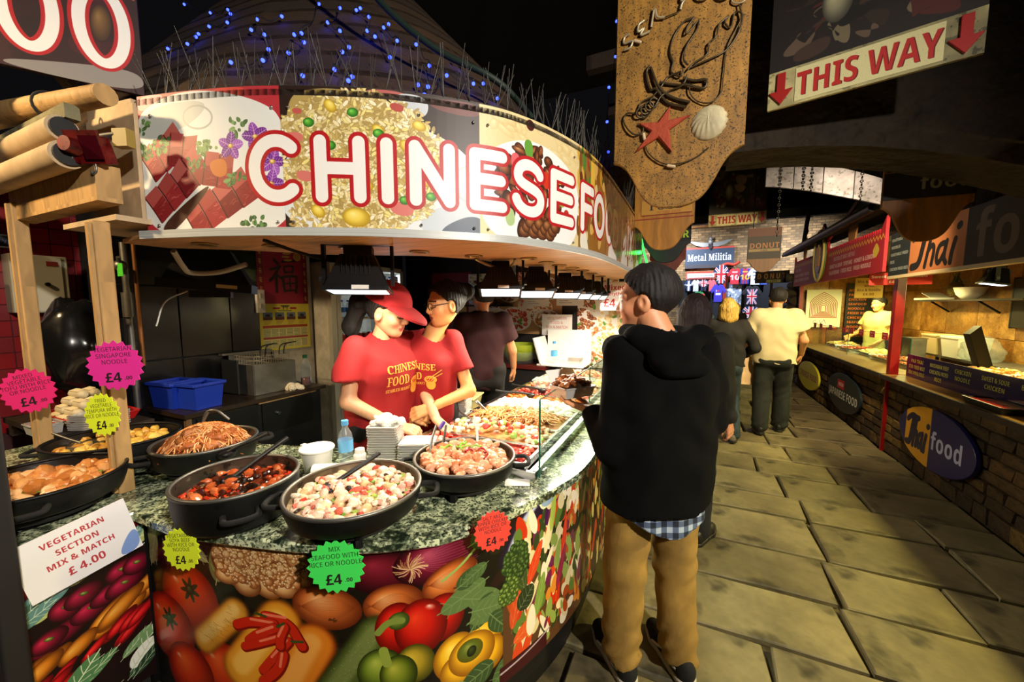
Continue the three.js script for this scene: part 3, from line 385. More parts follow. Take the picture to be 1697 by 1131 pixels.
// =====================================================================  THE CHINESE FOOD STALL
// ---- counter
{
  const base = thing('stall_counter', 'curved food stall counter faced with a photographic vegetable mural', 'counter');
  const front = cutArc(PANEL, 0, 2.05), side = cutArc(PANEL, 2.05, arc(PANEL).at(-1));
  obj('mural_panel', strip(front, 0.2, 0.848, 0.018), print(vegMural(), { roughness: 0.3 }), base).userData.label = 'printed panel of peppers, onions, tomatoes and cauliflower';
  obj('side_panel', strip(side, 0.2, 0.848, 0.018), print(vegSide(), { roughness: 0.3 }), base).userData.label = 'printed panel of sliced vegetables';
  obj('plinth', strip(offset(PANEL, 0.05), 0, 0.205, 0.02), mat(0x1b1813, 0.6, 0, { map: dirty }), base);
  obj('edge_strip', [box(0.02, 0.645, 0.02, -1.752, 0.525, -0.632)], M.blackMetal, base);
  obj('left_panel', keep(uvPlane(1.3, 0.6, 0.018, -1.745, 0.547, 0.02, Math.PI / 2)), print(redVegMural(), { roughness: 0.3 }), base).userData.label = 'printed panel of red peppers and cabbages';
  obj('left_plinth', [box(0.02, 0.24, 1.3, -1.8, 0.12, 0.02)], M.blackMatt, base);
  obj('carcass', [box(1.2, 0.8, 1.6, -2.42, 0.44, -0.16)], M.blackMatt, base);
  obj('inner_panel', [box(0.02, 0.84, 2.4, -1.2, 0.42, -2.9)], M.whiteDirty, base);
  const topP = [...EDGE, [-1.22, -4.15], [-1.22, -1.66], [-1.26, -1.5], [-1.4, -1.38], [-1.62, -1.32], [-1.9, -1.24], [-2.3, -1.12], [-3.05, -1.1], [-3.05, 0.6], [-1.71, 0.6], [-1.71, -0.5], [-1.715, -0.58]];
  const top = obj('countertop', flat(topP, 0.848, 0.034, 0.006), M.granite); tag(top, 'green and black granite worktop curving round the food stall', 'worktop');
}
function uvPlane(w, h, d, x, y, z, ry) {   // slab with the print over its whole front (+z before turning)
  const g = new THREE.BoxGeometry(w, h, d), uv = g.attributes.uv, n = g.attributes.normal;
  for (let i = 0; i < uv.count; i++) if (n.getZ(i) < 0.5) uv.setXY(i, 0.004, 0.004);
  return place(keep(g), x, y, z, ry);
}
// ---- fascia, soffit and roof
const SOFFIT = [...offset(SIGN, -0.02), [-1.05, -4.15], [-1.05, -2.5], [-1.12, -1.98], [-1.31, -1.7], [-1.74, -1.45], [-1.96, -1.16], [-2.2, -0.98], [-2.2, -0.82]];
{
  const f = thing('stall_sign', 'curved fascia sign reading CHINESE FOOD over printed photographs of dishes', 'sign');
  obj('front_print', strip(cutArc(SIGN, 0, 2.1), 1.882, 2.397, 0.012), print(fasciaPrint(), { roughness: 0.45 }), f);
  obj('side_print', strip(cutArc(SIGN, 2.1, arc(SIGN).at(-1)), 1.882, 2.397, 0.012), print(fasciaSide(), { roughness: 0.2 }), f);
  obj('top_rail', strip(offset(SIGN, 0.012), 2.3, 2.405, 0.04), M.darkWood, f);
  const sc = []; for (const s of [0.06, 0.57, 0.63, 1.1, 1.31, 1.37, 1.9]) for (const y of [1.91, 2.32]) { const [p] = cutArc(SIGN, s, s + 0.02); sc.push(sph(0.006, 8, 6, p[0] + 0.003, y, p[1] + 0.004)); } obj('screw', sc, M.steel, f);
  const s = obj('stall_soffit', flat(SOFFIT, 1.862, 0.018, 0.002), M.ply); tag(s, 'pale plywood soffit under the curved food stall sign', 'soffit');
  const e = obj('soffit_trim', strip(offset(SIGN, -0.034), 1.856, 1.886, 0.012), mat(0xd7dcd8, 0.4, 0.1, { map: grain })); tag(e, 'pale metal edge trim along the plywood soffit', 'trim');
  // recessed downlights, switched off
  const ring = shared([lathe([[0.032, 0], [0.046, 0], [0.05, -0.004], [0.046, -0.008], [0.034, -0.007], [0.032, 0]], 24)]), cup = shared([lathe([[0.0, 0.0], [0.02, 0.0], [0.032, -0.004]], 20)]);
  const d0 = thing('downlight', 'round recessed downlight set in the plywood soffit', 'downlight', [-1.898, 1.862, -0.975], 0, 'downlights in the soffit'); obj('ring', ring, mat(0xa8894e, 0.35, 0.7), d0); obj('lamp', cup, mat(0x2a241a, 0.3, 0.5), d0);
  for (const [x, z] of [[-1.674, -1.131], [-1.412, -1.308], [-1.21, -1.548], [-1.047, -1.795], [-0.823, -2.02], [-0.8, -2.25], [-0.78, -2.45], [-0.75, -2.66], [-0.74, -2.9], [-0.74, -3.2], [-0.74, -3.55]]) copyOf(d0, [x, 1.862, z], 0);
  // shingled roof, course above course
  const roof = struct('roof_2', [flat([...SIGN, [-3.6, -4.15], [-3.6, -1.0]].map((p) => [p[0] * 1, p[1]]), 2.36, 0.03)], M.darkWood, 'dark shingled stall roof strung with blue fairy lights', 'roof');
  const base = crom([[-3.3, -0.7], [-1.96, -0.81], [-1.655, -0.89], [-1.385, -0.99], [-1.06, -1.17], [-0.785, -1.405], [-0.66, -1.58], [-0.57, -1.8], [-0.51, -2.03], [-0.475, -2.35], [-0.46, -2.9], [-0.45, -4.15]], 6);
  const at = (p, k) => { const t = 0.05 + 0.05 * k; return [p[0] + (-3.5 - p[0]) * t, p[1] + (-3.2 - p[1]) * t]; }, rm = [mat(0x4a3620, 0.85, 0, { map: woodH, bumpMap: grainB, bumpScale: 0.004 }), mat(0x3c2b19, 0.9, 0, { map: woodH, bumpMap: grainB, bumpScale: 0.004 })];
  for (let k = 0; k < 19; k++) {
    const lo = base.map((p) => at(p, k)), hi = base.map((p) => at(p, k + 1.25)), pos = [], q = (...v) => { for (const i of [0, 1, 2, 0, 2, 3]) pos.push(...v[i]); };
    for (let i = 0; i < lo.length - 1; i++) {
      const y0 = 2.44 + 0.165 * k, y1 = y0 + 0.165 * 1.25, a = [lo[i][0], y0, lo[i][1]], b = [lo[i + 1][0], y0, lo[i + 1][1]], c = [hi[i + 1][0], y1, hi[i + 1][1]], d = [hi[i][0], y1, hi[i][1]], dn = (v, t) => [v[0], v[1] - t, v[2]];
      q(a, b, c, d); q(dn(a, 0.03), dn(b, 0.03), b, a); q(dn(d, 0.03), dn(c, 0.03), dn(b, 0.03), dn(a, 0.03));
    }
    const g = new THREE.BufferGeometry(); g.setAttribute('position', new THREE.Float32BufferAttribute(pos, 3)); g.computeVertexNormals(); obj('shingle_course', g, rm[k % 2], roof);
  }
}
{ // bird spikes along the top of the sign
  const L = arc(SIGN).at(-1), sm = mat(0x4a4740, 0.45, 0.4); let k = 0;
  for (let s = 0.02; s < L - 0.4; s += 0.33) {
    const part = offset(cutArc(SIGN, s, Math.min(s + 0.33, L - 0.05)), 0.03), t = thing('bird_spike_strip', 'strip of wire bird spikes standing on the curved food stall sign', 'bird spikes', [part[0][0], 2.404, part[0][1]], 0, 'bird spikes along the stall sign');
    const rel = part.map(([x, z]) => [x - part[0][0], z - part[0][1]]); obj('base', strip(rel, 0, 0.012, 0.03), sm, t);
    const n = s > 2 ? 9 : 6;
    for (let i = 0; i < n; i++) { const [p] = cutArc(rel, (i + 0.5) / n * arc(rel).at(-1) * 0.98, arc(rel).at(-1)); for (let j = 0; j < 4; j++) { const a = rnd() * 6.28, l = rr(0.12, 0.19); obj('spike', bar([p[0], 0, p[1]], [p[0] + Math.cos(a) * rr(0.02, 0.08), l, p[1] + Math.sin(a) * rr(0.02, 0.08)], 0.0021, 4, 0.0014), sm, t); } }
    k++;
  }
}
{ // blue fairy lights
  const P = [[-3.39, 3.76, -1.72], [-3.05, 3.59, -1.7], [-2.72, 3.46, -1.62], [-2.58, 3.35, -1.55], [-2.43, 3.19, -1.44], [-2.64, 3.24, -1.46], [-2.59, 3.11, -1.36], [-2.6, 3.14, -1.38], [-2.56, 3.03, -1.3], [-2.82, 3.09, -1.33], [-2.14, 3.11, -1.42], [-2.07, 2.99, -1.34], [-1.97, 2.94, -1.34], [-2.04, 3.14, -1.49], [-1.78, 2.9, -1.36], [-1.78, 2.93, -1.4], [-1.69, 2.83, -1.34], [-1.8, 2.77, -1.24], [-1.68, 2.73, -1.25], [-1.74, 2.67, -1.17], [-1.9, 2.68, -1.13], [-1.48, 2.54, -1.16], [-1.77, 3.07, -1.55], [-1.63, 2.96, -1.5], [-1.5, 2.81, -1.43], [-1.48, 2.75, -1.37], [-1.41, 2.6, -1.26], [-1.3, 2.54, -1.25], [-1.28, 2.5, -1.21], [-1.97, 3.3, -1.67], [-1.82, 3.24, -1.68], [-1.76, 3.25, -1.74], [-1.75, 3.27, -1.76], [-1.65, 3.17, -1.72], [-1.54, 3.12, -1.75], [-1.53, 3.07, -1.7], [-1.48, 2.94, -1.58], [-1.54, 2.99, -1.59], [-1.4, 2.94, -1.65], [-1.4, 2.94, -1.65], [-1.32, 2.93, -1.7], [-1.31, 2.75, -1.49], [-1.09, 2.54, -1.41], [-1.16, 2.73, -1.59], [-1.17, 2.88, -1.82], [-1.14, 2.88, -1.87], [-1.07, 2.67, -1.6], [-0.99, 2.67, -1.71], [-0.99, 2.72, -1.81], [-0.9, 2.62, -1.79], [-1.06, 2.54, -1.44], [-1.02, 2.46, -1.36]];
  const bulb = shared([sph(0.0085, 8, 6)]), cap = shared([cyl(0.006, 0.006, 0.016, 6, 0, 0.012, 0)]), gm = glow(0x2a3cff, 9), wire = mat(0x0a120c, 0.7);
  const string = (pts, label) => {
    const t = thing('fairy_light_string', label, 'fairy lights', pts[0], 0, 'strings of blue fairy lights'), rel = pts.map((p) => p.map((v, i) => v - pts[0][i]));
    if (rel.length > 1) { const c = []; rel.forEach((p, i) => { c.push([p[0], p[1] + 0.02, p[2]]); if (i < rel.length - 1) { const n = rel[i + 1]; c.push([(p[0] + n[0]) / 2, (p[1] + n[1]) / 2 - 0.01, (p[2] + n[2]) / 2 - 0.01]); } }); obj('cable', tube(c, 0.0022, rel.length * 8, 4), wire, t); }
    rel.forEach((p, i) => {
      const b = obj('bulb', bulb, gm, t); b.position.set(...p); const k = obj('bulb_cap', cap, wire, t); k.position.set(...p);
      if (i % 2 === 0) { const l = new THREE.PointLight(0x2a3cff, 0.006, 0, 2); l.position.set(p[0], p[1] - 0.012, p[2] + 0.014); l.castShadow = true; t.add(l); }
    });
  };
  const chains = [[0, 1, 2, 3, 4, 5], [9, 8, 6, 7], [20, 19, 17, 12, 11, 10, 13], [21, 18, 16, 14, 15, 29], [28, 27, 26, 25, 24, 23, 22, 30], [41, 36, 37, 33, 31, 32], [42, 50, 43, 40, 39, 38, 35, 34], [51, 46, 47, 44, 45], [49, 48]];
  for (const c of chains) string(c.map((i) => P[i]), 'string of small blue fairy lights laid over the shingled stall roof');
  string([[-0.468, 3.336, -2.563], [-0.466, 3.119, -2.541], [-0.495, 2.931, -2.508], [-0.497, 2.72, -2.485], [-0.483, 2.536, -2.472]], 'short string of blue fairy lights hanging beside the wooden seafood board');
  const g = obj('power_cable', tube([[-1.75, 3.6, -1.5], [-1.35, 3.0, -1.45], [-1.05, 2.72, -1.5], [-0.8, 2.58, -1.6], [-0.72, 2.5, -1.8]], 0.014, 40, 8), mat(0x10241c, 0.6)); tag(g, 'thick dark green cable sagging across the shingled roof', 'cable');
}
// ---- floodlights
function floodlight(label, [x, y, z], ry, tilt, k, power, spot, group, col = FLOODC) {
  const t = thing('floodlight', label, 'floodlight', [x, y, z], ry, group), b = new THREE.Group();       // b: the tilting head, its lens facing down
  const hw = 0.13 * k, hd = 0.085 * k, tw = 0.07 * k, td = 0.05 * k, h = 0.15 * k, H = (g) => place(g, 0, 0, 0, 0, tilt);
  const body = (() => { const g = new THREE.CylinderGeometry(1, 1, h, 4, 1); g.rotateY(Math.PI / 4); const p = g.attributes.position; for (let i = 0; i < p.count; i++) { const up = p.getY(i) > 0; p.setX(i, Math.sign(p.getX(i)) * (Math.abs(p.getX(i)) < 0.01 ? 0 : up ? tw : hw)); p.setZ(i, Math.sign(p.getZ(i)) * (Math.abs(p.getZ(i)) < 0.01 ? 0 : up ? td : hd)); } g.translate(0, h / 2 + 0.012, 0); const q = g.toNonIndexed(); q.computeVertexNormals(); return q; })();
  const fins = []; for (let i = -3; i <= 3; i++) fins.push(box(0.006 * k, h * 0.55, (hd + td) * 1.12, i * 0.019 * k, h * 0.72, 0));
  obj('housing', [H(body), ...fins.map(H), H(rbox(0.12 * k, 0.06 * k, 0.075 * k, 0.008, 0, h + 0.03 * k, 0))], M.blackMetal, t);
  obj('lens_frame', [H(box(hw * 2 + 0.012, 0.016, 0.014, 0, 0.008, hd)), H(box(hw * 2 + 0.012, 0.016, 0.014, 0, 0.008, -hd)), H(box(0.014, 0.016, hd * 2, hw, 0.008, 0)), H(box(0.014, 0.016, hd * 2, -hw, 0.008, 0))], M.blackMetal, t);
  obj('lens', H(box(hw * 2 - 0.012, 0.006, hd * 2 - 0.012, 0, 0.006, 0)), power ? glow(0xf4f8ff, 6) : M.darkPlastic, t);
  obj('sticker', H(box(0.07 * k, 0.018 * k, 0.002, 0.02 * k, 0.012, hd + 0.0085)), M.white, t);
  const up = spot?.up ?? 0.17; if (up) obj('bracket', [box(0.014, up + 0.02, 0.03, hw + 0.014, up / 2 + 0.04, 0), box(0.014, up + 0.02, 0.03, -hw - 0.014, up / 2 + 0.04, 0), box(hw * 2 + 0.04, 0.012, 0.03, 0, up + 0.052, 0)], M.blackMetal, t);
  for (const s of [-1, 1]) obj('knob', [cyl(0.014, 0.014, 0.02, 10, s * (hw + 0.026), 0.06, 0, 0, 0, Math.PI / 2)], M.darkPlastic, t);
  if (spot?.mast) obj('mast', [box(0.05, y + 0.24, 0.05, 0, (0.24 - y) / 2, -0.26), box(0.04, 0.04, 0.26, 0, up + 0.06, -0.13)], M.blackMetal, t);
  if (power) {
    if (spot?.cone) { const l = new THREE.SpotLight(col, power, 0, spot.cone, 0.6, 2); l.position.set(0, -0.015, 0).applyAxisAngle(V(1, 0, 0), tilt); l.target.position.set(0, -1, 0).applyAxisAngle(V(1, 0, 0), tilt); l.castShadow = true; l.shadow.radius = 3; t.add(l); t.add(l.target); }
    else { const l = new THREE.RectAreaLight(col, power, hw * 2 - 0.02, hd * 2 - 0.02); l.position.set(0, -0.006, 0).applyAxisAngle(V(1, 0, 0), tilt); l.rotation.x = -Math.PI / 2 + tilt; t.add(l); }
  }
  return t;
}
floodlight('large black floodlight hanging over the two servers, lens lit', [-1.345, 1.655, -1.29], 0.62, -0.1, 1.0, FLOOD * 0.55, { up: 0.16 });
let nl = 0;
for (const [x, z, k] of [[-1.0, -2.02, 0.9], [-0.93, -2.42, 0.9], [-0.86, -2.85, 0.85], [-0.85, -3.2, 0.85], [-0.84, -3.55, 0.8], [-0.84, -3.85, 0.8]]) floodlight(['first', 'second', 'third', 'fourth', 'fifth', 'last'][nl++] + ' black floodlight above the hot trays, counted from the two servers', [x, 1.668, z], 0.45, -0.28, k, FLOOD * 0.9, { up: 0.15 }, 'row of floodlights over the trays');
{ const c = obj('lamp_cable', tube([[-1.55, 1.858, -1.0], [-1.5, 1.82, -1.12], [-1.44, 1.795, -1.25], [-1.36, 1.81, -1.3]], 0.007, 20, 6), M.rope); tag(c, 'black cable running from the soffit to the large floodlight', 'cable');
  const c2 = obj('lamp_cable', tube([[-1.1, 1.858, -1.9], [-1.06, 1.83, -1.98], [-0.99, 1.81, -2.06], [-0.93, 1.84, -2.05], [-0.9, 1.858, -2.0]], 0.008, 20, 6), mat(0xb09a70, 0.6)); tag(c2, 'beige cable looped under the soffit above a tray floodlight', 'cable'); }
// floodlights of the facing stalls, outside the frame: their light falls on the sign, the beams and the boards; the last lamp is an added one
floodlight('floodlight on a tall mast aimed at the cream timber posts', [-2.9, 3.1, 0.75], 2.95, -0.9, 1.2, 24, { cone: 0.62, up: 0.2, mast: 1 }, null, 0xffd9a0);
floodlight('floodlight on a tall mast beside the Thai stall, aimed at the curved sign', [2.2, 3.05, 0.55], -2.2, -1.32, 1.2, 60, { cone: 0.8, up: 0.2, mast: 1 }, null, 0xfff4e6);
floodlight('added unseen floodlight behind the Thai food hanging board, brightening the far boards', [1.4, 2.62, -3.9], 0.2, 1.12, 1.0, 30, { cone: 1.0, up: 0.95 }, null, 0xffe2b0);  // added lamp, hidden by the board, to brighten the far boards
// ---- timber frame at the left
{
  const post = (x, z, y1, w, label) => { const t = thing('timber_post', label, 'post', [x, 0.883, z]); obj('shaft', [rbox(w, y1 - 0.883, w * 0.8, 0.006, 0, (y1 - 0.883) / 2, 0)], M.creamWood, t); obj('batten', [box(w * 0.35, y1 - 0.9, 0.02, w * 0.18, (y1 - 0.883) / 2, w * 0.41)], M.creamWood, t); return t; };
  post(-1.955, -0.665, 1.9, 0.06, 'cream timber post with a pink star price tag, standing on the granite worktop'); post(-2.74, -0.675, 2.05, 0.06, 'cream timber post carrying the mixed vegetable tofu price star');
  const b = thing('timber_beam', 'cream timber beam spanning between the two stall posts', 'beam', [-2.36, 1.99, -0.7]); obj('beam_shaft', [box(0.84, 0.13, 0.07, 0, 0.05, 0)], M.creamWood, b);
  const c = thing('fascia_box', 'cream painted box at the end of the curved food stall sign', 'box', [-2.17, 1.93, -0.87]); obj('panel', [box(0.4, 0.44, 0.14, 0.0, 0.225, 0), box(0.37, 0.06, 0.13, -0.01, 0.455, 0, 0, 0, -0.1)], M.cream, c); obj('ledge', [box(0.46, 0.02, 0.24, 0.0, -0.005, 0.04)], M.cream, c);
  for (const [y, r, z, l] of [[2.235, 0.045, -0.64, 'upper cream rolled blind on the timber beam'], [2.125, 0.047, -0.62, 'lower cream rolled blind on the timber beam']]) { const o = thing('rolled_blind', l, 'blind', [-2.5 + (r - 0.045) * 40, y, z]); obj('roll', [cyl(r, r, 0.84, 24, 0, 0, 0, 0, 0, Math.PI / 2)], M.cream, o); obj('end_cap', [cyl(r * 0.8, r * 0.8, 0.02, 20, 0.425, 0, 0, 0, 0, Math.PI / 2)], M.darkPlastic, o); }
  const pole = thing('bamboo_pole', 'thick weathered pole tied with cord above the rolled blinds', 'pole', [-2.4, 2.36, -0.64]); obj('shaft', [bar([-0.5, 0.05, 0.02], [0.5, -0.02, -0.06], 0.05, 14, 0.035)], M.creamWood, pole); obj('cord', [place(new THREE.TorusGeometry(0.053, 0.005, 6, 20), 0.12, 0.005, -0.04, Math.PI / 2)], M.rope, pole);
  const st = obj('felt_strip', [box(0.7, 0.05, 0.04, -2.4, 2.295, -0.66)], mat(0x8c8868, 0.95, 0, { bumpMap: grainB, bumpScale: 0.006, map: grain })); tag(st, 'speckled grey strip between the pole and the rolled blinds', 'strip');
}
{ // weathered red floodlight on the cream box
  const t = thing('red_floodlight', 'weathered red floodlight clamped to the cream box beside the sign', 'floodlight', [-1.95, 2.15, -0.68], 0.35); t.scale.setScalar(0.62);
  obj('housing', [rbox(0.16, 0.15, 0.1, 0.015, -0.02, 0, 0, 0, 0.3), box(0.18, 0.17, 0.02, 0.0, 0.0, 0.055, 0.1, 0.3), cyl(0.04, 0.05, 0.06, 14, -0.05, 0.0, 0.09, 0, 1.57)], mat(0x8c1c1c, 0.35, 0.2, { map: dirty }), t);
  obj('glass_front', [box(0.1, 0.12, 0.006, 0.055, -0.01, 0.072, 0.12, 0.3)], mat(0x3a0710, 0.15), t);
  obj('arm', [bar([-0.04, 0.07, 0], [0.09, 0.1, -0.03], 0.018, 10)], M.steelDull, t); obj('clamp', [box(0.09, 0.1, 0.05, 0.13, 0.08, -0.04)], mat(0x9a8440, 0.5), t);
  obj('hook', [tube([[0.02, -0.08, 0.03], [0.02, -0.12, 0.03], [0.0, -0.14, 0.03], [-0.01, -0.12, 0.03]], 0.006, 14, 6)], M.steelDull, t); obj('hinge', [place(new THREE.TorusGeometry(0.02, 0.006, 6, 14), -0.1, -0.05, 0.06)], M.steelDull, t);
}
{ // neighbouring stall's sign with two white letters O
  const t = thing('neighbour_sign', 'dark red food sign with two large white letters O', 'sign', [-2.17, 2.5, -0.925], 1.03);
  obj('board', keep(uvPlane(1.2, 0.6, 0.02, -0.6, 0.3, -0.01, 0)), print(canvasTex(1024, 512, (g, w, h) => { g.fillStyle = '#2a0a0e'; g.fillRect(0, 0, w, h); mottle(g, w, h, 60, ['#4a0e18', '#1c0608', '#3a1014'], 20, 90, 0.5); path(g, [[w * 0.6, h], [w * 0.85, h * 0.88], [w, h * 0.84], [w, h]], '#8a8580'); path(g, [[w * 0.93, 0], [w, 0], [w, h * 0.5]], '#a04040'); blob(g, 926, 300, 26, 60, 0.1, '#8a6a3a', '#6a4a24', '#3a2412'); glyph(g, 'O', 700, 190, 112, 245, 32); glyph(g, 'O', 872, 186, 112, 245, 32); })), t);
  obj('bracket', [box(0.04, 0.04, 0.5, -0.3, 0.1, -0.27), box(0.04, 0.04, 0.5, -0.05, 0.1, -0.27)], M.blackMetal, t);
}
{ // dark post close by at the left
  const p = obj('dark_post', [rbox(0.05, 1.35, 0.05, 0.01, -1.585, 0.675, -0.295)], mat(0x14100e, 0.7)); tag(p, 'dark metal post beside the white vegetarian section sign', 'post');
}
// =====================================================================  FOOD ON THE COUNTER
function tint(g, c) { const n = g.attributes.position.count, a = new Float32Array(n * 3), k = new THREE.Color(c); for (let i = 0; i < n; i++) a.set([k.r, k.g, k.b], i * 3); g.setAttribute('color', new THREE.BufferAttribute(a, 3)); return g; }
const lumps = Array.from({ length: 8 }, (_, s) => { const g = new THREE.IcosahedronGeometry(1, 1), p = g.attributes.position; for (let i = 0; i < p.count; i++) { const v = V(p.getX(i), p.getY(i), p.getZ(i)), k = 0.72 + 0.55 * n3(v.x * 1.3 + s * 7, v.y * 1.3, v.z * 1.3); p.setXYZ(i, v.x * k, v.y * k, v.z * k); } g.deleteAttribute('uv'); g.computeVertexNormals(); return g; });
const chunks = [new THREE.BoxGeometry(1.6, 0.8, 1.1), new THREE.BoxGeometry(2, 0.5, 0.9), new THREE.CylinderGeometry(0.8, 0.8, 0.5, 7)].map((g) => { g.deleteAttribute('uv'); return g; });
const foodM = (rough = 0.35) => new THREE.MeshStandardMaterial({ vertexColors: true, roughness: rough });
function pile(inside, top, n, size, cols, kinds = lumps) {             // loose pieces filling a plan area
  const gs = [];
  for (let i = 0; i < n; i++) { const [x, z] = inside(), g = pick(kinds).clone(), s = rr(size[0], size[1]); g.scale(s * rr(0.8, 1.5), s * rr(0.6, 1), s * rr(0.8, 1.3)); place(g, x, top(x, z) + rr(-0.6, 0.5) * s, z, rnd() * 6, rr(-0.8, 0.8)); gs.push(tint(g, pick(cols))); }
  return gs;
}
function strands(inside, top, n, r, len, cols) { const gs = []; for (let i = 0; i < n; i++) { const [x, z] = inside(), a = rnd() * 6.28, pts = []; let A = a, X = x, Z = z; for (let k = 0; k < 5; k++) { pts.push([X, top(X, Z) + rr(-0.004, 0.011), Z]); A += rr(-0.9, 0.9); X += Math.cos(A) * len / 4; Z += Math.sin(A) * len / 4; } const g = tube(pts, r * rr(0.8, 1.3), 7, 4); g.deleteAttribute('uv'); gs.push(tint(g, pick(cols))); } return gs; }
const disc = (cx, cz, r) => () => { const a = rnd() * 6.28, q = Math.sqrt(rnd()) * r; return [cx + Math.cos(a) * q, cz + Math.sin(a) * q]; };
const rect = (w, d) => () => [rr(-w / 2, w / 2), rr(-d / 2, d / 2)];
const dome = (r, y0, hgt) => (x, z) => y0 + hgt * Math.max(0, 1 - (x * x + z * z) / (r * r)) ** 0.8;
function food(name, label, gs, [x, y, z], ry = 0, rough) { const o = obj(name, gs, foodM(rough)); o.position.set(x, y, z); o.rotation.y = ry; return tag(o, label, 'food', null, 'stuff'); }
function sauce(r, y, c) { return tint(lathe([[0, y + 0.002], [r * 0.9, y], [r, y - 0.002], [r, y - 0.01]], 28), c); }
const panOut = mat(0x1d1f1e, 0.5, 0.3, { map: dirty }), panIn = mat(0x8f897a, 0.35, 0.8, { map: dirty }), panBlackIn = mat(0x1a1918, 0.3, 0.2);
function pan(label, [x, y, z], r, h, o = {}) {
  const t = thing('serving_pan', label, 'pan', [x, y, z], o.ry ?? 0); const sx = o.sx ?? 1;
  const f = (g) => { g.scale(sx, 1, 1); return g; };
  obj('body', f(lathe([[0, 0], [r * 0.86, 0], [r * 0.93, h * 0.12], [r * 0.985, h * 0.6], [r, h], [r * 0.99, h + 0.004]], 56)), panOut, t);
  obj('lining', f(lathe([[0, 0.008], [r * 0.84, 0.008], [r * 0.9, h * 0.2], [r * 0.95, h * 0.7], [r * 0.965, h + 0.003]], 56)), o.dark ? panBlackIn : panIn, t);
  obj('rim', f(place(new THREE.TorusGeometry(r * 0.98, 0.0065, 8, 64), 0, h + 0.003, 0, 0, Math.PI / 2)), o.dark ? M.blackMetal : M.steelDull, t);
  for (const s of o.handles ?? [1, -1]) { const a = (o.ha ?? 0); obj('handle', place(tube([[r * 0.97 * sx * s, h * 0.6, -0.045], [(r + 0.045) * sx * s, h * 0.62, -0.04], [(r + 0.055) * sx * s, h * 0.62, 0], [(r + 0.045) * sx * s, h * 0.62, 0.04], [r * 0.97 * sx * s, h * 0.6, 0.045]], 0.009, 24, 6), 0, 0, 0, a), M.blackMatt, t); }
  return t;
}
function burner(label, [x, z], r) { const t = thing('burner_stand', label, 'burner', [x, 0.883, z], rnd()); obj('ring', [place(new THREE.TorusGeometry(r * 0.7, 0.012, 8, 30), 0, 0.03, 0, 0, Math.PI / 2)], M.blackMatt, t); obj('jet', [cyl(r * 0.3, r * 0.34, 0.02, 20, 0, 0.018, 0)], M.blackMatt, t); for (let k = 0; k < 4; k++) obj('foot', [box(0.02, 0.05, r * 0.75, 0, 0.025, r * 0.42, k * Math.PI / 2)].map((g) => g), M.blackMatt, t); return t; }
function ladle(label, tip, up, end, r = 0.04, steel = false, nm = 'ladle') { const t = thing(nm, label, 'ladle', tip), m = steel ? M.steelDull : M.black, e = end.map((v, i) => v - tip[i]); const g = new THREE.SphereGeometry(r, 18, 10, 0, 6.3, Math.PI * 0.42, Math.PI * 0.58); g.scale(1, 0.8, 1.25); obj('bowl', [place(g, 0, r * 0.35, 0, up), place(new THREE.SphereGeometry(r * 0.96, 18, 6, 0, 6.3, 0, Math.PI * 0.42).scale(1, 0.5, 1.25), 0, r * 0.18, 0, up)], m, t); obj('handle', tube([[0, r * 0.4, 0], [e[0] * 0.3, e[1] * 0.3 + 0.012, e[2] * 0.3], [e[0] * 0.7, e[1] * 0.75, e[2] * 0.7], e], steel ? 0.005 : 0.0085, 16, 8), m, t); return t; }
// mixed seafood pan
burner('black burner stand under the seafood pan', [-0.975, -0.885], 0.2); pan('wide black pan of mixed seafood in pale sauce', [-0.975, 0.935, -0.885], 0.212, 0.068, { ha: 0.6 });
{ const q = disc(0, 0, 0.18), top = dome(0.25, 0.045, 0.014); food('seafood_in_sauce', 'creamy mixed seafood with crab sticks and green peppers in the wide pan', [sauce(0.198, 0.045, 0xd9b98c), ...pile(q, top, 210, [0.008, 0.017], [0xf2d9c0, 0xf0c8b0, 0xeab09c, 0xf6e6cf, 0xd8604c, 0xf0dcb4, 0xe8c090]), ...pile(q, top, 44, [0.006, 0.011], [0x9cc04a, 0xb8cc6a, 0x6c9c34], chunks), ...pile(q, top, 30, [0.009, 0.014], [0xc8402e, 0xdc6a58], chunks), ...pile(q, top, 6, [0.008, 0.012], [0x2a1a10])], [-0.975, 0.935, -0.885]); }
ladle('black serving spoon resting in the seafood pan', [-1.09, 0.965, -0.885], 0.6, [-1.035, 1.045, -1.06], 0.045);
// soya beef pan
pan('deep grey pan of soya beef in dark red sauce', [-1.39, 0.884, -0.762], 0.185, 0.125, { ha: -0.5 });
{ const q = disc(0, 0, 0.155), top = dome(0.2, 0.085, 0.008); food('soya_beef_stew', 'soya beef with red peppers and mushrooms in dark sauce', [sauce(0.172, 0.086, 0x6a2410), ...pile(q, top, 130, [0.009, 0.018], [0x8a3418, 0xa2481e, 0x5a2410, 0xc26a3a, 0xb0562c, 0x3a160c]), ...pile(q, top, 50, [0.009, 0.015], [0xc8351c, 0xb82a14, 0xd8582c], chunks), ...pile(q, top, 14, [0.012, 0.018], [0x1c100a, 0x2a1a10])], [-1.39, 0.884, -0.762], 0, 0.18); }
ladle('black spoon dipped in the soya beef pan', [-1.46, 0.965, -0.775], 0.9, [-1.4, 1.085, -0.955], 0.042);
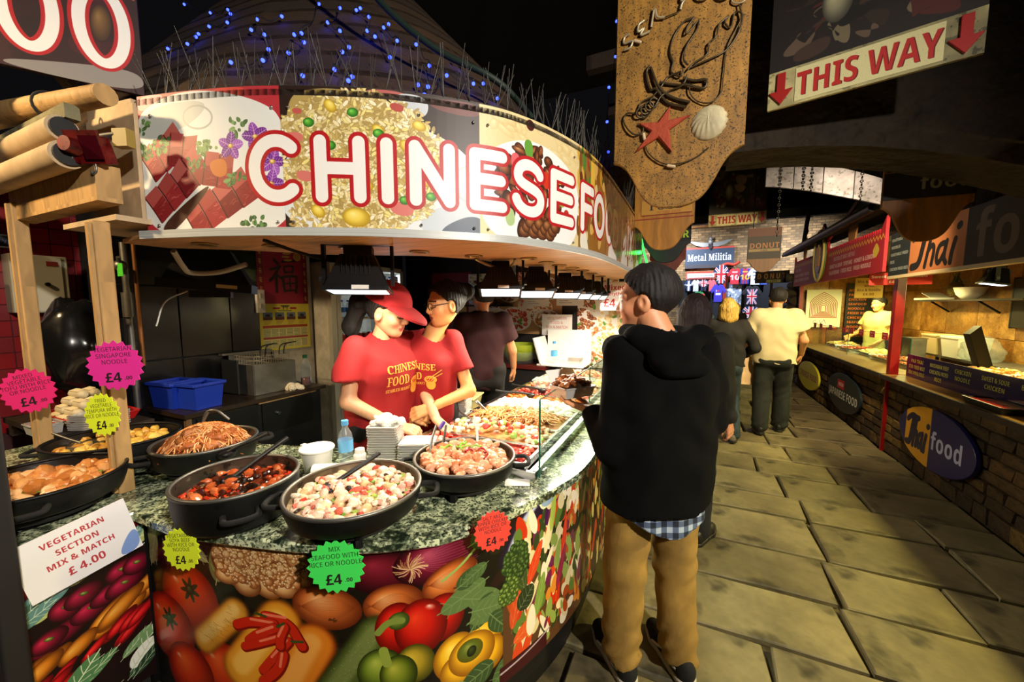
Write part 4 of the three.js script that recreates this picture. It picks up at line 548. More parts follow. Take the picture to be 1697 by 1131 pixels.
// salt and pepper chicken pan
burner('black burner stand under the salt and pepper chicken pan', [-0.785, -1.262], 0.19); pan('wide black pan heaped with salt and pepper chicken', [-0.785, 0.935, -1.262], 0.2, 0.066, { ha: 0.5 });
{ const q = disc(0, 0, 0.168), top = dome(0.22, 0.04, 0.042); food('salt_pepper_chicken', 'heap of golden pink fried chicken pieces with chillies', [sauce(0.186, 0.036, 0xb98258), ...pile(q, top, 260, [0.011, 0.02], [0xdf9a70, 0xe6a880, 0xd08458, 0xeab894, 0xc87850, 0xe09c78]), ...strands(disc(0, 0, 0.1), (x, z) => top(x, z) + 0.012, 5, 0.005, 0.06, [0x7db83a, 0x9ccc4a]), ...strands(disc(0.06, 0.03, 0.06), (x, z) => top(x, z) + 0.014, 3, 0.004, 0.05, [0xb01c28])], [-0.785, 0.935, -1.262]); }
{ const t = thing('tongs', 'dark tongs with a purple tip laid in the chicken pan', 'tongs', [-0.88, 0.99, -1.25]); obj('arm', [tube([[0, 0, 0], [-0.03, 0.05, -0.05], [-0.06, 0.085, -0.11]], 0.006, 12, 6)], M.darkPlastic, t); obj('arm', [tube([[-0.03, -0.005, 0.05], [-0.07, 0.05, -0.02], [-0.09, 0.09, -0.08]], 0.006, 12, 6)], M.steelDull, t); obj('grip', [cyl(0.009, 0.009, 0.035, 8, -0.075, 0.088, -0.1, 0, -1)], mat(0x5a3a9a, 0.5), t);
  const s = thing('plastic_spoon', 'white plastic serving spoon standing in the chicken pan', 'spoon', [-0.8, 0.985, -1.39]); obj('handle', [tube([[0, 0, 0], [-0.02, 0.06, -0.03], [-0.045, 0.125, -0.05]], 0.006, 12, 6)], M.white, s); obj('bowl', [sph(0.022, 12, 8, 0.004, -0.006, 0.01).scale(1, 1, 1)], M.white, s); }
// Singapore noodles
burner('black burner stand under the Singapore noodle pan', [-1.86, -0.905], 0.18); pan('black pan heaped with thin Singapore noodles', [-1.86, 0.935, -0.905], 0.185, 0.085, { ha: 1.2 });
{ const q = disc(0, 0, 0.105), top = dome(0.165, 0.045, 0.105); food('singapore_noodles', 'tall heap of thin orange Singapore noodles', [sauce(0.165, 0.04, 0xa0562a), ...pile(disc(0, 0, 0.12), (x, z) => top(x, z) - 0.014, 80, [0.016, 0.026], [0xb06a34, 0xa0582a]), ...strands(q, top, 520, 0.0022, 0.09, [0xd98a48, 0xe8a862, 0xc87438, 0xeec08a, 0xb8642c]), ...pile(disc(0.03, 0.02, 0.08), top, 6, [0.006, 0.011], [0xc03020, 0xe8d0b0], chunks)], [-1.86, 0.935, -0.905], 0, 0.5); }
{ const t = thing('tongs', 'steel tongs hooked on the Singapore noodle pan', 'tongs', [-1.98, 1.01, -0.93]); obj('arm', [tube([[0, 0, 0], [0.01, 0.06, -0.02], [0.03, 0.11, -0.03], [0.06, 0.115, -0.05], [0.1, 0.07, -0.08]], 0.006, 20, 6)], M.steelDull, t); obj('arm', [tube([[0.02, 0, 0.01], [0.025, 0.06, -0.01], [0.04, 0.112, -0.03]], 0.006, 12, 6)], M.steelDull, t); }
ladle('black ladle leaning on the rim between the noodle and beef pans', [-1.65, 1.0, -0.87], 0.4, [-1.56, 1.07, -0.98], 0.03);
// tempura pan behind the post and the mixed vegetable pan
burner('black burner stand under the tempura pan', [-2.27, -0.76], 0.19); pan('large black oval pan of yellow vegetable tempura behind the post', [-2.27, 0.935, -0.76], 0.2, 0.085, { dark: true, ry: 0.8, sx: 1.12 });
{ const q = disc(0, 0, 0.165), top = dome(0.25, 0.055, 0.012); food('vegetable_tempura', 'yellow fried vegetable tempura in the oval pan', [sauce(0.18, 0.05, 0x8a6a20), ...pile(q, top, 130, [0.012, 0.022], [0xd9b04a, 0xe8c868, 0xc8963a, 0xb07a28, 0xe0bc58])], [-2.27, 0.935, -0.76]); }
ladle('steel ladle lying in the tempura pan', [-2.3, 0.99, -0.68], 0.2, [-2.42, 1.06, -0.62], 0.05, true);
burner('black burner stand under the mixed vegetable pan', [-1.99, -0.47], 0.2); pan('black frying pan of mixed vegetable tofu beside the vegetarian sign', [-1.99, 0.935, -0.47], 0.215, 0.075, { dark: true, handles: [1], ha: -0.4 });
{ const q = disc(0, 0, 0.17), top = dome(0.25, 0.03, 0.028); food('vegetable_tofu', 'golden tofu puffs with mixed vegetables in the black frying pan', [sauce(0.195, 0.022, 0x6a3c18), ...pile(q, top, 110, [0.015, 0.029], [0xcf8a48, 0xdca060, 0xb8702f, 0xe0b078, 0xc47a3c]), ...pile(q, top, 26, [0.009, 0.016], [0xc85a2c, 0xe8d8b8, 0x4c6a24, 0x6c8a34], chunks)], [-1.99, 0.935, -0.47]); }
// things between the pans
{ const t = thing('plastic_tub', 'white plastic tub with a lid behind the seafood pan', 'tub', [-1.44, 0.883, -1.11]); obj('body', [lathe([[0, 0], [0.052, 0], [0.066, 0.1], [0.062, 0.1], [0.05, 0.006], [0, 0.006]], 30)], M.milky, t); obj('lid', [lathe([[0, 0.104], [0.068, 0.104], [0.071, 0.1], [0.071, 0.094], [0.066, 0.094]], 30)], M.white, t); obj('tab', [box(0.03, 0.004, 0.02, -0.078, 0.1, 0)], M.white, t); }
function bottle(label, [x, y, z], k, capC, labelC, liquid) { const t = thing('plastic_bottle', label, 'bottle', [x, y, z]); obj('body', [lathe([[0, 0], [0.03, 0], [0.033, 0.01], [0.033, 0.06], [0.031, 0.07], [0.033, 0.08], [0.033, 0.13], [0.028, 0.155], [0.014, 0.18], [0.013, 0.195]].map(([a, b]) => [a * k, b * k]), 24)], M.clear, t); obj('cap', [cyl(0.016 * k, 0.016 * k, 0.022 * k, 16, 0, 0.205 * k, 0)], mat(capC, 0.4), t); if (labelC) obj('label', [lathe([[0.0336, 0.07], [0.0338, 0.074], [0.0338, 0.122], [0.0336, 0.126]].map(([a, b]) => [a * k, b * k]), 24)], mat(labelC, 0.4), t); if (liquid) obj('liquid', [lathe([[0, 0.004], [0.031, 0.006], [0.031, 0.055], [0, 0.056]].map(([a, b]) => [a * k, b * k]), 20)], mat(liquid, 0.2), t); return t; }
bottle('small clear water bottle with blue cap and label beside the tub', [-1.37, 0.883, -1.2], 0.95, 0x5aa4d8, 0x6ab0e0);
{ const t = thing('salt_pot', 'small white pot standing between the water bottle and foil tubs', 'pot', [-1.285, 0.883, -1.2]); obj('body', [lathe([[0, 0], [0.026, 0], [0.028, 0.06], [0.02, 0.075], [0, 0.078]], 22)], M.white, t); obj('lid', [cyl(0.02, 0.022, 0.014, 18, 0, 0.082, 0)], M.white, t);
  const n = thing('paper_towel_roll', 'white paper towel roll lying behind the seafood pan', 'paper towel', [-1.3, 0.915, -1.08], 0.55); obj('roll', [cyl(0.032, 0.032, 0.17, 24, 0, 0, 0, 0, 0, Math.PI / 2)], M.white, n); obj('loose_sheet', [box(0.15, 0.003, 0.09, -0.01, -0.03, 0.055, 0, 0.05)], M.white, n);
  const c = thing('paper_card', 'small white card lying under the tray edge by the chicken pan', 'card', [-0.6, 0.885, -1.36], 0.4); obj('card', [box(0.1, 0.002, 0.06, 0, 0, 0)], M.white, c); }
function foilStack(label, [x, y, z], ry, n, w, d, group, lidded) {
  for (let i = 0; i < n; i++) { const t = thing('foil_container', label, 'foil container', [x + rr(-0.002, 0.002), y + i * 0.011, z + rr(-0.002, 0.002)], ry + rr(-0.03, 0.03), group); if (i === 0) obj('tray', foilTray(w, d, 0.045), M.foil, t); else obj('tray', [...[-1, 1].flatMap((s) => [box(w, 0.006, 0.012, 0, 0.045, s * d / 2), box(0.012, 0.006, d, s * w / 2, 0.045, 0)]), box(w * 0.96, 0.007, d * 0.96, 0, 0.038, 0)], M.foil, t); if (lidded && i === n - 1) obj('card_lid', [box(w * 0.96, 0.002, d * 0.96, 0, 0.05, 0)], M.white, t); }
}
function foilTray(w, d, h) { const g = new THREE.CylinderGeometry(1, 0.86, h, 4, 1, true), p = g.attributes.position; g.rotateY(Math.PI / 4); for (let i = 0; i < p.count; i++) { p.setX(i, p.getX(i) * w / 1.414); p.setZ(i, p.getZ(i) * d / 1.414); } g.translate(0, h / 2, 0); const q = g.toNonIndexed(); q.computeVertexNormals(); return [q, box(w * 0.84, 0.003, d * 0.84, 0, 0.003, 0), ...[-1, 1].flatMap((s) => [box(w + 0.01, 0.004, 0.01, 0, h, s * d / 2), box(0.01, 0.004, d + 0.01, s * w / 2, h, 0)])]; }
foilStack('foil takeaway container in the tall stack in front of the capped server', [-1.2, 0.883, -1.27], 0.45, 14, 0.12, 0.1, 'tall stack of foil containers');
foilStack('foil takeaway container in the low stack beside the chicken pan', [-1.055, 0.883, -1.31], 0.45, 8, 0.14, 0.11, 'low stack of foil containers', true);
{ const b = thing('plastic_bag', 'crumpled clear bag on the tall stack of foil containers', 'bag', [-1.2, 1.075, -1.27]); obj('film', [...pile(rect(0.11, 0.09), () => 0.012, 26, [0.012, 0.022], [0xf4f4f4])].map((g) => { g.deleteAttribute('color'); return g; }), M.milky, b); }
// ---- hot trays and their glass
{
  const bm = thing('bain_marie', 'steel hot counter holding the row of food trays', 'bain-marie', [-0.9, 0.883, -2.72]);
  obj('frame', [box(0.72, 0.035, 0.02, 0, 0.0175, 1.31), box(0.72, 0.035, 0.02, 0, 0.0175, -1.31), box(0.03, 0.035, 2.62, 0.345, 0.0175, 0), box(0.06, 0.035, 2.62, -0.33, 0.0175, 0), box(0.7, 0.006, 2.6, 0, 0.004, 0)], M.steel, bm);
  
  const T = [ // label, size, colours of what it holds
    ['steel tray of chilli chicken in bright red sauce', 'sauce', 0.2, [0xd8402c, 0xc22a18, 0xe8785c, 0xf0b098, 0xa81c10], 0xb02010], ['steel tray of stir-fried vegetables and chicken', 'mix', 0.24, [0xf0dcc0, 0xe8c8a8, 0xdc9c7c, 0x9cc05a, 0xc84a3c, 0xf4e8d4], 0xc89058], ['steel tray heaped with fried noodles', 'noodle', 0.27, [0xe0a868, 0xecc48c, 0xd09050, 0xc47c3c], 0xb07038], ['steel tray of white steamed rice', 'rice', 0.24, [0xfaf6ea, 0xf4eedd, 0xffffff], 0xf4efe0], ['steel tray of curry in orange sauce', 'sauce', 0.16, [0xd8782c, 0xe09040, 0xb85a1c], 0xc06a20], ['steel tray of beef in dark red sauce', 'sauce', 0.17, [0xb0301c, 0x8a1c10, 0xd0604c], 0x7c180c],
    ['steel tray heaped with sweet and sour chicken', 'mix', 0.26, [0xe09058, 0xd07a48, 0xf0b888, 0xc06030], 0xb06030], ['steel tray of egg fried rice', 'rice', 0.3, [0xf6e6b8, 0xf0d898, 0xfaf0d4, 0xe8c880], 0xe8d090], ['steel tray of crispy shredded chicken at the far end', 'mix', 0.3, [0xe0a080, 0xd88c6c, 0xf0c0a0, 0xc87858], 0xb07050]];
  let z = -1.43;
  T.forEach(([label, kind, d, cols, base], i) => {
    const t = thing('food_tray', label, 'tray', [-0.9, 0.9, z - d / 2]), w = 0.6; z -= d + 0.015;
    obj('pan', [box(w, 0.004, d, 0, 0.002, 0), box(w + 0.02, 0.004, 0.014, 0, 0.034, d / 2), box(w + 0.02, 0.004, 0.014, 0, 0.034, -d / 2), box(0.016, 0.004, d, w / 2, 0.034, 0), box(0.016, 0.004, d, -w / 2, 0.034, 0), box(w, 0.034, 0.003, 0, 0.017, d / 2), box(w, 0.034, 0.003, 0, 0.017, -d / 2), box(0.003, 0.034, d, w / 2, 0.017, 0), box(0.003, 0.034, d, -w / 2, 0.017, 0)], M.steel, t);
    const q = rect(w * 0.92, d * 0.88), hump = kind === 'sauce' ? 0.004 : 0.045, top = (x, zz) => 0.026 + hump * Math.max(0, 1 - (x / (w * 0.55)) ** 2) * Math.max(0, 1 - (zz / (d * 0.62)) ** 2), gs = [tint(box(w * 0.985, 0.02, d * 0.97, 0, 0.014, 0), base)];
    if (kind === 'noodle') gs.push(...pile(q, (x, zz) => top(x, zz) - 0.012, 70, [0.015, 0.025], [base]), ...strands(rect(w * 0.74, d * 0.6), top, 360, 0.0026, 0.1, cols)); else if (kind === 'rice') { gs.push(...pile(q, (x, zz) => top(x, zz) - 0.008, 110, [0.014, 0.024], cols), ...pile(q, top, 420, [0.0035, 0.006], cols)); } else gs.push(...pile(q, top, Math.round(520 * d), [0.009, 0.018], cols));
    food('tray_food', label.replace('steel tray', 'food: helping').replace('heaped with', 'of').replace('food: helping', 'hot food helping') + ', lying in its tray', gs, [-0.9, 0.9, t.position.z]);
  });
  ladle('steel serving spoon lying in the vegetable and chicken tray', [-1.06, 0.95, -1.78], 0.8, [-1.2, 0.99, -1.86], 0.03, true); ladle('black spoon across the curry tray', [-1.0, 0.95, -2.5], 0.8, [-1.24, 0.985, -2.42], 0.03); ladle('black spoon across the red beef tray', [-0.98, 0.95, -2.68], 0.8, [-1.22, 0.985, -2.66], 0.03);
  const tg = thing('tongs', 'steel tongs stuck in the fried noodle tray', 'tongs', [-1.12, 0.94, -2.05]); obj('arm', [bar([0, 0, 0], [-0.06, 0.06, 0.02], 0.006)], M.steel, tg); obj('arm', [bar([0.03, 0, 0.02], [-0.05, 0.065, 0.02], 0.006)], M.steel, tg);
  // sneeze guard panes
  for (const [z0, z1, lab] of [[-1.44, -2.3, 'clear glass pane guarding the red sauce and noodle trays'], [-2.32, -3.2, 'clear glass pane guarding the rice and curry trays'], [-3.22, -4.08, 'clear glass pane guarding the far trays by the poster wall']]) {
    const p = thing('glass_guard', lab, 'glass guard', [-0.535, 0.883, (z0 + z1) / 2]); const len = z0 - z1;
    obj('pane', [box(0.004, 0.33, len, 0, 0.165, 0)], M.glass, p); obj('pane_edge', [box(0.006, 0.33, 0.005, 0, 0.165, len / 2), box(0.005, 0.004, len, 0, 0.332, 0)], M.glassEdge, p);
    obj('foot', [box(0.02, 0.02, 0.04, 0, 0.01, len / 2 - 0.05), box(0.02, 0.02, 0.04, 0, 0.01, -len / 2 + 0.05)], M.steel, p);
  }
  foilStack('foil takeaway container in the stack beyond the second server', [-1.3, 0.9, -2.02], 0.2, 11, 0.13, 0.11, 'stack of foil containers behind the hot trays');
  const wb = thing('service_shelf', 'white service shelf behind the hot trays carrying foil containers', 'shelf', [-1.4, 0, -2.05]); obj('top', [box(0.3, 0.02, 0.3, 0, 0.885, 0)], M.whiteDirty, wb); obj('body', [box(0.28, 0.87, 0.28, 0, 0.44, 0)], M.whiteDirty, wb);
  for (const [x, zz] of [[-1.0, -2.6], [-0.75, -2.75]]) { const c = thing('plastic_takeaway_box', 'clear ribbed takeaway box set beside the hot trays', 'takeaway box', [x + 0.0, 0.945, zz - 0.25], 0.1, 'clear takeaway boxes'); obj('box', foilTray(0.2, 0.13, 0.06), M.clear, c); obj('lid', [box(0.21, 0.006, 0.14, 0, 0.064, 0)], M.clear, c); }
}
// ---- price stars and notices
function star(label, [x, y, z], ry, tilt, r, color, lines, price, o = {}) {
  const n = 20, pts = []; for (let i = 0; i < n * 2; i++) { const a = i / n * Math.PI, q = i % 2 ? r * 0.87 : r; pts.push([Math.cos(a) * q * (o.sx ?? 1), Math.sin(a) * q]); }
  const g = extr(shapeOf(pts), 0.003), uv = g.attributes.uv, p = g.attributes.position; for (let i = 0; i < uv.count; i++) uv.setXY(i, p.getX(i) / (2 * r * (o.sx ?? 1)) + 0.5, p.getY(i) / (2 * r) + 0.5);
  const ink = o.ink ?? '#1c1014', t = canvasTex(320, 320, (c) => { c.fillStyle = color; c.fillRect(0, 0, 320, 320); c.fillStyle = ink; c.textAlign = 'center'; c.translate(160, 160); c.rotate(-(o.rot ?? 0.06)); lines.forEach((l, i) => { c.font = (o.fs ?? 37) * (l.length > 15 ? 0.8 : 1) + 'px sans-serif'; c.fillText(l, 0, -92 + i * (o.lh ?? 40)); }); c.font = 'bold 84px sans-serif'; c.fillText(price.split('.')[0], -20, 104); c.font = 'bold 32px sans-serif'; c.fillText('.' + price.split('.')[1], 62, 94); });
  const m = obj('price_star', place(keep(g), 0, 0, 0, ry, 0, 0), print(t, { roughness: 0.6 })); m.position.set(x, y, z); m.rotation.set(tilt, 0, 0); return tag(m, label, 'price tag');
}
star('pink star price tag for vegetarian Singapore noodle pinned to the post', [-1.80, 1.39, -0.622], 0.6, 0, 0.088, '#e0289a', ['VEGETARIAN', 'SINGAPORE', 'NOODLE'], '£4.00');
star('pink star price tag for mixed vegetable tofu pinned to the post beyond the tempura pan', [-2.545, 1.235, -0.6], 0.7, 0, 0.098, '#d81f74', ['MIXED', 'VEGETABLE', 'TOFU WITH RICE', 'OR NOODLE'], '£4.00', { lh: 34, rot: 0.2 });
star('yellow star price tag for fried vegetable tempura hung on the post', [-1.905, 1.205, -0.612], 0.6, 0, 0.08, '#dcf02a', ['FRIED', 'VEGETABLE', 'TEMPURA WITH', 'RICE OR NOODLE'], '£4.00', { sx: 0.72, lh: 36 });
star('yellow star price tag for vegetarian soya beef on the granite edge', [-1.387, 0.85, -0.588], 0.3, 0, 0.07, '#dff52a', ['VEGETARIAN', 'SOYA BEEF', 'WITH RICE OR', 'NOODLE'], '£4.00', { sx: 0.95, lh: 34, rot: 0.1 });
star('green star price tag for mix seafood on the granite edge', [-0.888, 0.853, -0.728], 0.5, 0, 0.082, '#3fe05a', ['MIX', 'SEAFOOD WITH', 'RICE OR NOODLE'], '£4.00', { lh: 42 });
star('orange-red star price tag for salt and pepper chicken on the granite edge', [-0.54, 0.88, -1.03], 0.75, 0, 0.07, '#ee4636', ['SALT AND', 'PEPPER CHICKEN', 'WITH RICE OR', 'NOODLE'], '£4.00', { sx: 0.9, lh: 34 });
{ const t = thing('menu_notice', 'white notice reading VEGETARIAN SECTION MIX AND MATCH taped to the counter', 'notice', [-1.66, 0.857, -0.455], Math.PI / 2 - 0.1);
  obj('sheet', place(keep(uvPlane(0.245, 0.185, 0.003, 0, 0, 0, 0)), 0, 0, 0, 0, 0, 0.2), print(canvasTex(640, 420, (g, w, h) => { g.fillStyle = '#f0eeee'; g.fillRect(0, 0, w, h); path(g, [[w, h * 0.5], [w, h], [w * 0.72, h]], '#7d9cd8'); g.fillStyle = '#b8323a'; g.textAlign = 'center'; g.font = 'bold 58px sans-serif'; g.fillText('VEGETARIAN', w / 2, 98); g.fillText('SECTION', w / 2, 178); g.fillText('MIX & MATCH', w / 2, 258); g.font = 'bold 78px sans-serif'; g.fillText('£ 4.00', w / 2, 356); })), t); }
// =====================================================================  INSIDE THE STALL
{
  const tileM = mat(0x0d0d0e, 0.22), grout = mat(0x050505, 0.8);
  const wb = struct('wall_interior_left', [box(0.1, 2.4, 1.0, -3.46, 1.2, -1.7)], grout, 'black tiled wall at the back of the food stall', 'wall');
  const tg = shared(place(rbox(0.34, 0.52, 0.012, 0.003), 0, 0, 0, Math.PI / 2)); for (let i = 0; i < 3; i++) for (let j = 0; j < 4; j++) { const m = obj('tile', tg, tileM, wb); m.position.set(-3.405, 0.42 + j * 0.526, -1.37 - i * 0.346); }
  const rw = struct('wall_interior_red', [box(0.1, 2.4, 1.6, -3.9, 1.2, -0.5)], mat(0x3a0a0a, 0.7), 'red tiled wall behind the spring rolls', 'wall'); const rt = [mat(0x8c1016, 0.3), mat(0x7a0c12, 0.35)], rg = shared(place(rbox(0.096, 0.096, 0.01, 0.002), 0, 0, 0, Math.PI / 2));
  for (let i = 0; i < 13; i++) for (let j = 0; j < 16; j++) { const m = obj('tile', rg, rt[(i * 7 + j * 3) % 2], rw); m.position.set(-3.847, 0.85 + j * 0.1, -1.22 + i * 0.1); }
  struct('wall_interior_return', [box(0.5, 2.4, 0.1, -3.65, 1.2, -1.25)], M.blackMatt, 'dark return wall between the red and black tiles', 'wall');
  struct('wall_interior_white', [box(0.12, 2.4, 0.44, -3.46, 1.2, -2.42)], M.whiteDirty, 'white wall carrying the calendar', 'wall');
  struct('wall_interior_back', [box(0.12, 2.4, 1.7, -3.76, 1.2, -3.5)], mat(0x241c18, 0.8), 'dark wall behind the drinks fridge', 'wall');
  struct('wall_interior_end', [box(3.1, 2.4, 0.1, -2.05, 1.2, -4.35)], mat(0x2e2622, 0.7, 0, { map: dirty }), 'end wall of the food stall', 'wall');
  struct('ceiling_interior', [flat([[-3.55, -1.2], [-2.2, -1.05], [-1.7, -1.5], [-1.25, -1.75], [-1.0, -2.2], [-0.95, -4.3], [-3.55, -4.3]], 2.28, 0.04)], mat(0x12100f, 0.8), 'dark ceiling inside the food stall', 'ceiling');
  struct('floor_interior', [box(2.4, 0.04, 3.2, -2.45, 0.0, -2.7)], mat(0x2a2826, 0.7), 'dark floor inside the food stall', 'floor');
  // white corner trunking, switch
  const sw = thing('wall_switch', 'white switch box at the edge of the black tiles', 'switch', [-3.39, 1.63, -2.13]); obj('plate', [rbox(0.03, 0.2, 0.07, 0.004, 0, 0, 0)], M.white, sw); obj('rocker', [box(0.008, 0.04, 0.02, 0.018, 0.05, 0), box(0.008, 0.04, 0.02, 0.018, -0.04, 0)], M.whiteDirty, sw);
}
{ // red scroll and calendar
  const s = thing('red_scroll', 'red and gold lucky character scroll on the white wall', 'scroll', [-3.395, 1.86, -2.36], Math.PI / 2);
  obj('sheet', keep(uvPlane(0.48, 0.5, 0.004, 0, 0, 0, 0)), print(canvasTex(512, 512, (g, w, h) => {
    g.fillStyle = '#a0123a'; g.fillRect(0, 0, w, h); g.fillStyle = '#7c0c24'; g.fillRect(0, 0, 60, h); g.fillRect(w - 60, 0, 60, h);
    const I = '#2a0f14', c = (p, k = 22) => curve(g, p, k, I); // lucky character, brush strokes
    c([[170, 110], [190, 130], [205, 140]], 30); c([[130, 200], [180, 185], [225, 165]], 24); c([[215, 170], [180, 240], [120, 300]], 26); c([[182, 225], [182, 300], [180, 400]], 28); c([[195, 250], [220, 262], [235, 280]], 22);
    c([[250, 120], [320, 105], [385, 100]], 24); c([[265, 165], [330, 150], [360, 155]], 20); c([[265, 165], [268, 205], [272, 222]], 20); c([[360, 155], [360, 190], [352, 215]], 20); c([[275, 215], [320, 210], [352, 208]], 18); c([[245, 262], [330, 245], [392, 250]], 24); c([[250, 262], [252, 330], [262, 395]], 26); c([[392, 250], [392, 330], [380, 400]], 28); c([[262, 325], [330, 315], [385, 315]], 16); c([[320, 255], [320, 330], [320, 390]], 16); c([[265, 390], [330, 382], [380, 382]], 20);
    g.fillStyle = '#c9a23c'; g.beginPath(); g.arc(408, 60, 40, 0, 7); g.fill(); g.fillStyle = '#8a5a14'; for (let k = 0; k < 9; k++) g.fillRect(382 + (k % 3) * 18, 36 + Math.floor(k / 3) * 18, 11, 11); g.fillStyle = '#c9a23c'; for (const [x, y] of [[290, 70], [310, 100], [300, 40]]) { g.beginPath(); g.ellipse(x, y, 44, 10, -0.1, 0, 7); g.fill(); }
    g.strokeStyle = '#d8b450'; g.lineWidth = 4; for (const x of [30, w - 30]) for (let k = 0; k < 6; k++) { const y = 50 + k * 82; g.beginPath(); g.moveTo(x - 12, y - 14); g.lineTo(x + 14, y - 14); g.moveTo(x, y - 24); g.lineTo(x - 2, y + 22); g.moveTo(x - 14, y + 4); g.lineTo(x + 14, y + 2); g.moveTo(x - 2, y + 4); g.lineTo(x + 14, y + 22); g.stroke(); }
  })), s);
  const c = thing('wall_calendar', 'yellow wall calendar with four small photographs below the scroll', 'calendar', [-3.395, 1.4, -2.36], Math.PI / 2);
  obj('sheet', keep(uvPlane(0.48, 0.42, 0.004, 0, 0, 0, 0)), print(canvasTex(512, 430, (g, w, h) => {
    g.fillStyle = '#e3d84a'; g.fillRect(0, 0, w, h); g.fillStyle = '#222a18'; g.fillRect(210, 14, 90, 10); g.fillRect(225, 26, 60, 8); g.fillRect(232, 30, 8, 26); g.fillRect(270, 30, 8, 26); g.fillStyle = '#b02018'; g.fillRect(130, 34, 70, 14); g.fillRect(306, 32, 66, 18); g.fillStyle = '#2c6a3a'; g.fillRect(180, 62, 140, 8);
    for (let k = 0; k < 4; k++) { const x = 30 + k * 118; g.fillStyle = '#6a7c9c'; g.fillRect(x, 80, 92, 70); g.fillStyle = '#5a2420'; g.fillRect(x, 122, 92, 28); g.fillStyle = '#28201c'; path(g, [[x + 10, 120], [x + 46, 88], [x + 84, 120]], '#28201c'); g.fillStyle = '#b06030'; for (let r = 0; r < 4; r++) g.fillRect(x + 8, 158 + r * 10, 76 - r * 9, 3); }
    g.fillStyle = '#b4441c'; g.fillRect(24, 200, 464, 24); g.fillStyle = '#e6e0a0'; g.fillRect(24, 226, 464, 80); g.fillRect(24, 330, 464, 80); g.fillStyle = '#b03a4a'; g.fillRect(24, 308, 464, 18);
    for (let m = 0; m < 12; m++) { const x = 30 + (m % 6) * 77, y = 236 + Math.floor(m / 6) * 104; for (let r = 0; r < 6; r++) for (let d = 0; d < 7; d++) { g.fillStyle = d === 6 ? '#b02a2a' : '#4a7a3a'; g.fillRect(x + d * 9.6, y + r * 12, 6, 6); } }
  })), c);
}
{ // drinks fridge
  const f = thing('drinks_fridge', 'open white drinks fridge with lit shelves behind the servers', 'fridge', [-3.41, 0, -3.19], Math.PI / 2);
  obj('cabinet', [box(1.0, 2.0, 0.04, 0, 1.0, -0.26), box(0.05, 2.0, 0.5, -0.5, 1.0, 0), box(0.05, 2.0, 0.5, 0.5, 1.0, 0), box(1.0, 0.05, 0.5, 0, 2.0, 0), box(1.0, 0.3, 0.5, 0, 0.15, 0)], M.whiteDirty, f);
  obj('door_frame', [box(0.06, 1.9, 0.05, -0.52, 1.05, 0.26), box(0.05, 1.9, 0.03, -0.46, 1.05, 0.27)], mat(0xc4c2b4, 0.35, 0.4), f);
  for (const y of [0.62, 0.9, 1.18, 1.46, 1.74]) obj('shelf', [box(0.94, 0.012, 0.44, 0, y, 0), box(0.94, 0.03, 0.01, 0, y, 0.22)], M.white, f);
  obj('added_strip_light', [box(0.025, 1.7, 0.025, 0.455, 1.1, 0.235)], glow(0xdff0ff, 5), f); const l = new THREE.RectAreaLight(0xdff0ff, 40, 0.025, 1.68); l.position.set(0.438, 1.1, 0.225); l.rotation.y = Math.PI * 0.34; f.add(l);  // glowing strip and its light added to brighten the fridge shelves
  const can = thing('drink_can', 'red drink can on a fridge shelf', 'can', [0, 0, 0], 0, 'red cans in the drinks fridge'); obj('body', [cyl(0.032, 0.032, 0.11, 14, 0, 0.055, 0)], mat(0x9a1a1c, 0.3, 0.3), can); obj('lid', [cyl(0.029, 0.031, 0.012, 14, 0, 0.116, 0)], M.steel, can);
  let first = true; for (let i = 0; i < 12; i++) { const p = [-3.21, 1.186, -2.76 - i * 0.072]; if (first) { can.position.set(...p); first = false; } else copyOf(can, p, 0); }
  const wbm = bottle('blue-labelled water bottle on a fridge shelf', [-3.21, 1.746, -2.76], 0.85, 0x3a7ad0, 0x3f86d8); wbm.userData.group = 'water bottles in the drinks fridge'; for (let i = 1; i < 11; i++) copyOf(wbm, [-3.21, 1.746, -2.76 - i * 0.078], 0); for (let i = 0; i < 11; i++) copyOf(wbm, [-3.21, 1.466, -2.76 - i * 0.078], 0);
  food('fridge_snacks', 'orange snacks heaped on a fridge shelf', pile(rect(0.3, 0.8), () => 0.02, 120, [0.014, 0.024], [0xe08030, 0xf0a050, 0xc86020]), [-3.37, 0.906, -3.19]);
  const jar = thing('dark_jar', 'dark jar low in the drinks fridge', 'jar', [0, 0, 0], 0, 'jars low in the drinks fridge'); obj('body', [lathe([[0, 0], [0.05, 0], [0.054, 0.1], [0.036, 0.14], [0, 0.142]], 16)], mat(0x2c3024, 0.3), jar); obj('lid', [cyl(0.04, 0.04, 0.02, 14, 0, 0.15, 0)], M.darkPlastic, jar); jar.position.set(-3.22, 0.626, -2.79); for (let i = 1; i < 7; i++) copyOf(jar, [-3.22, 0.626, -2.79 - i * 0.125], 0);
  star('orange star price tag on the fridge frame behind the big floodlight', [-3.11, 1.9, -2.72], Math.PI / 2 - 0.3, 0, 0.09, '#e8542a', ['MIX', 'NOODLE', 'BOX'], '£4.00');
}
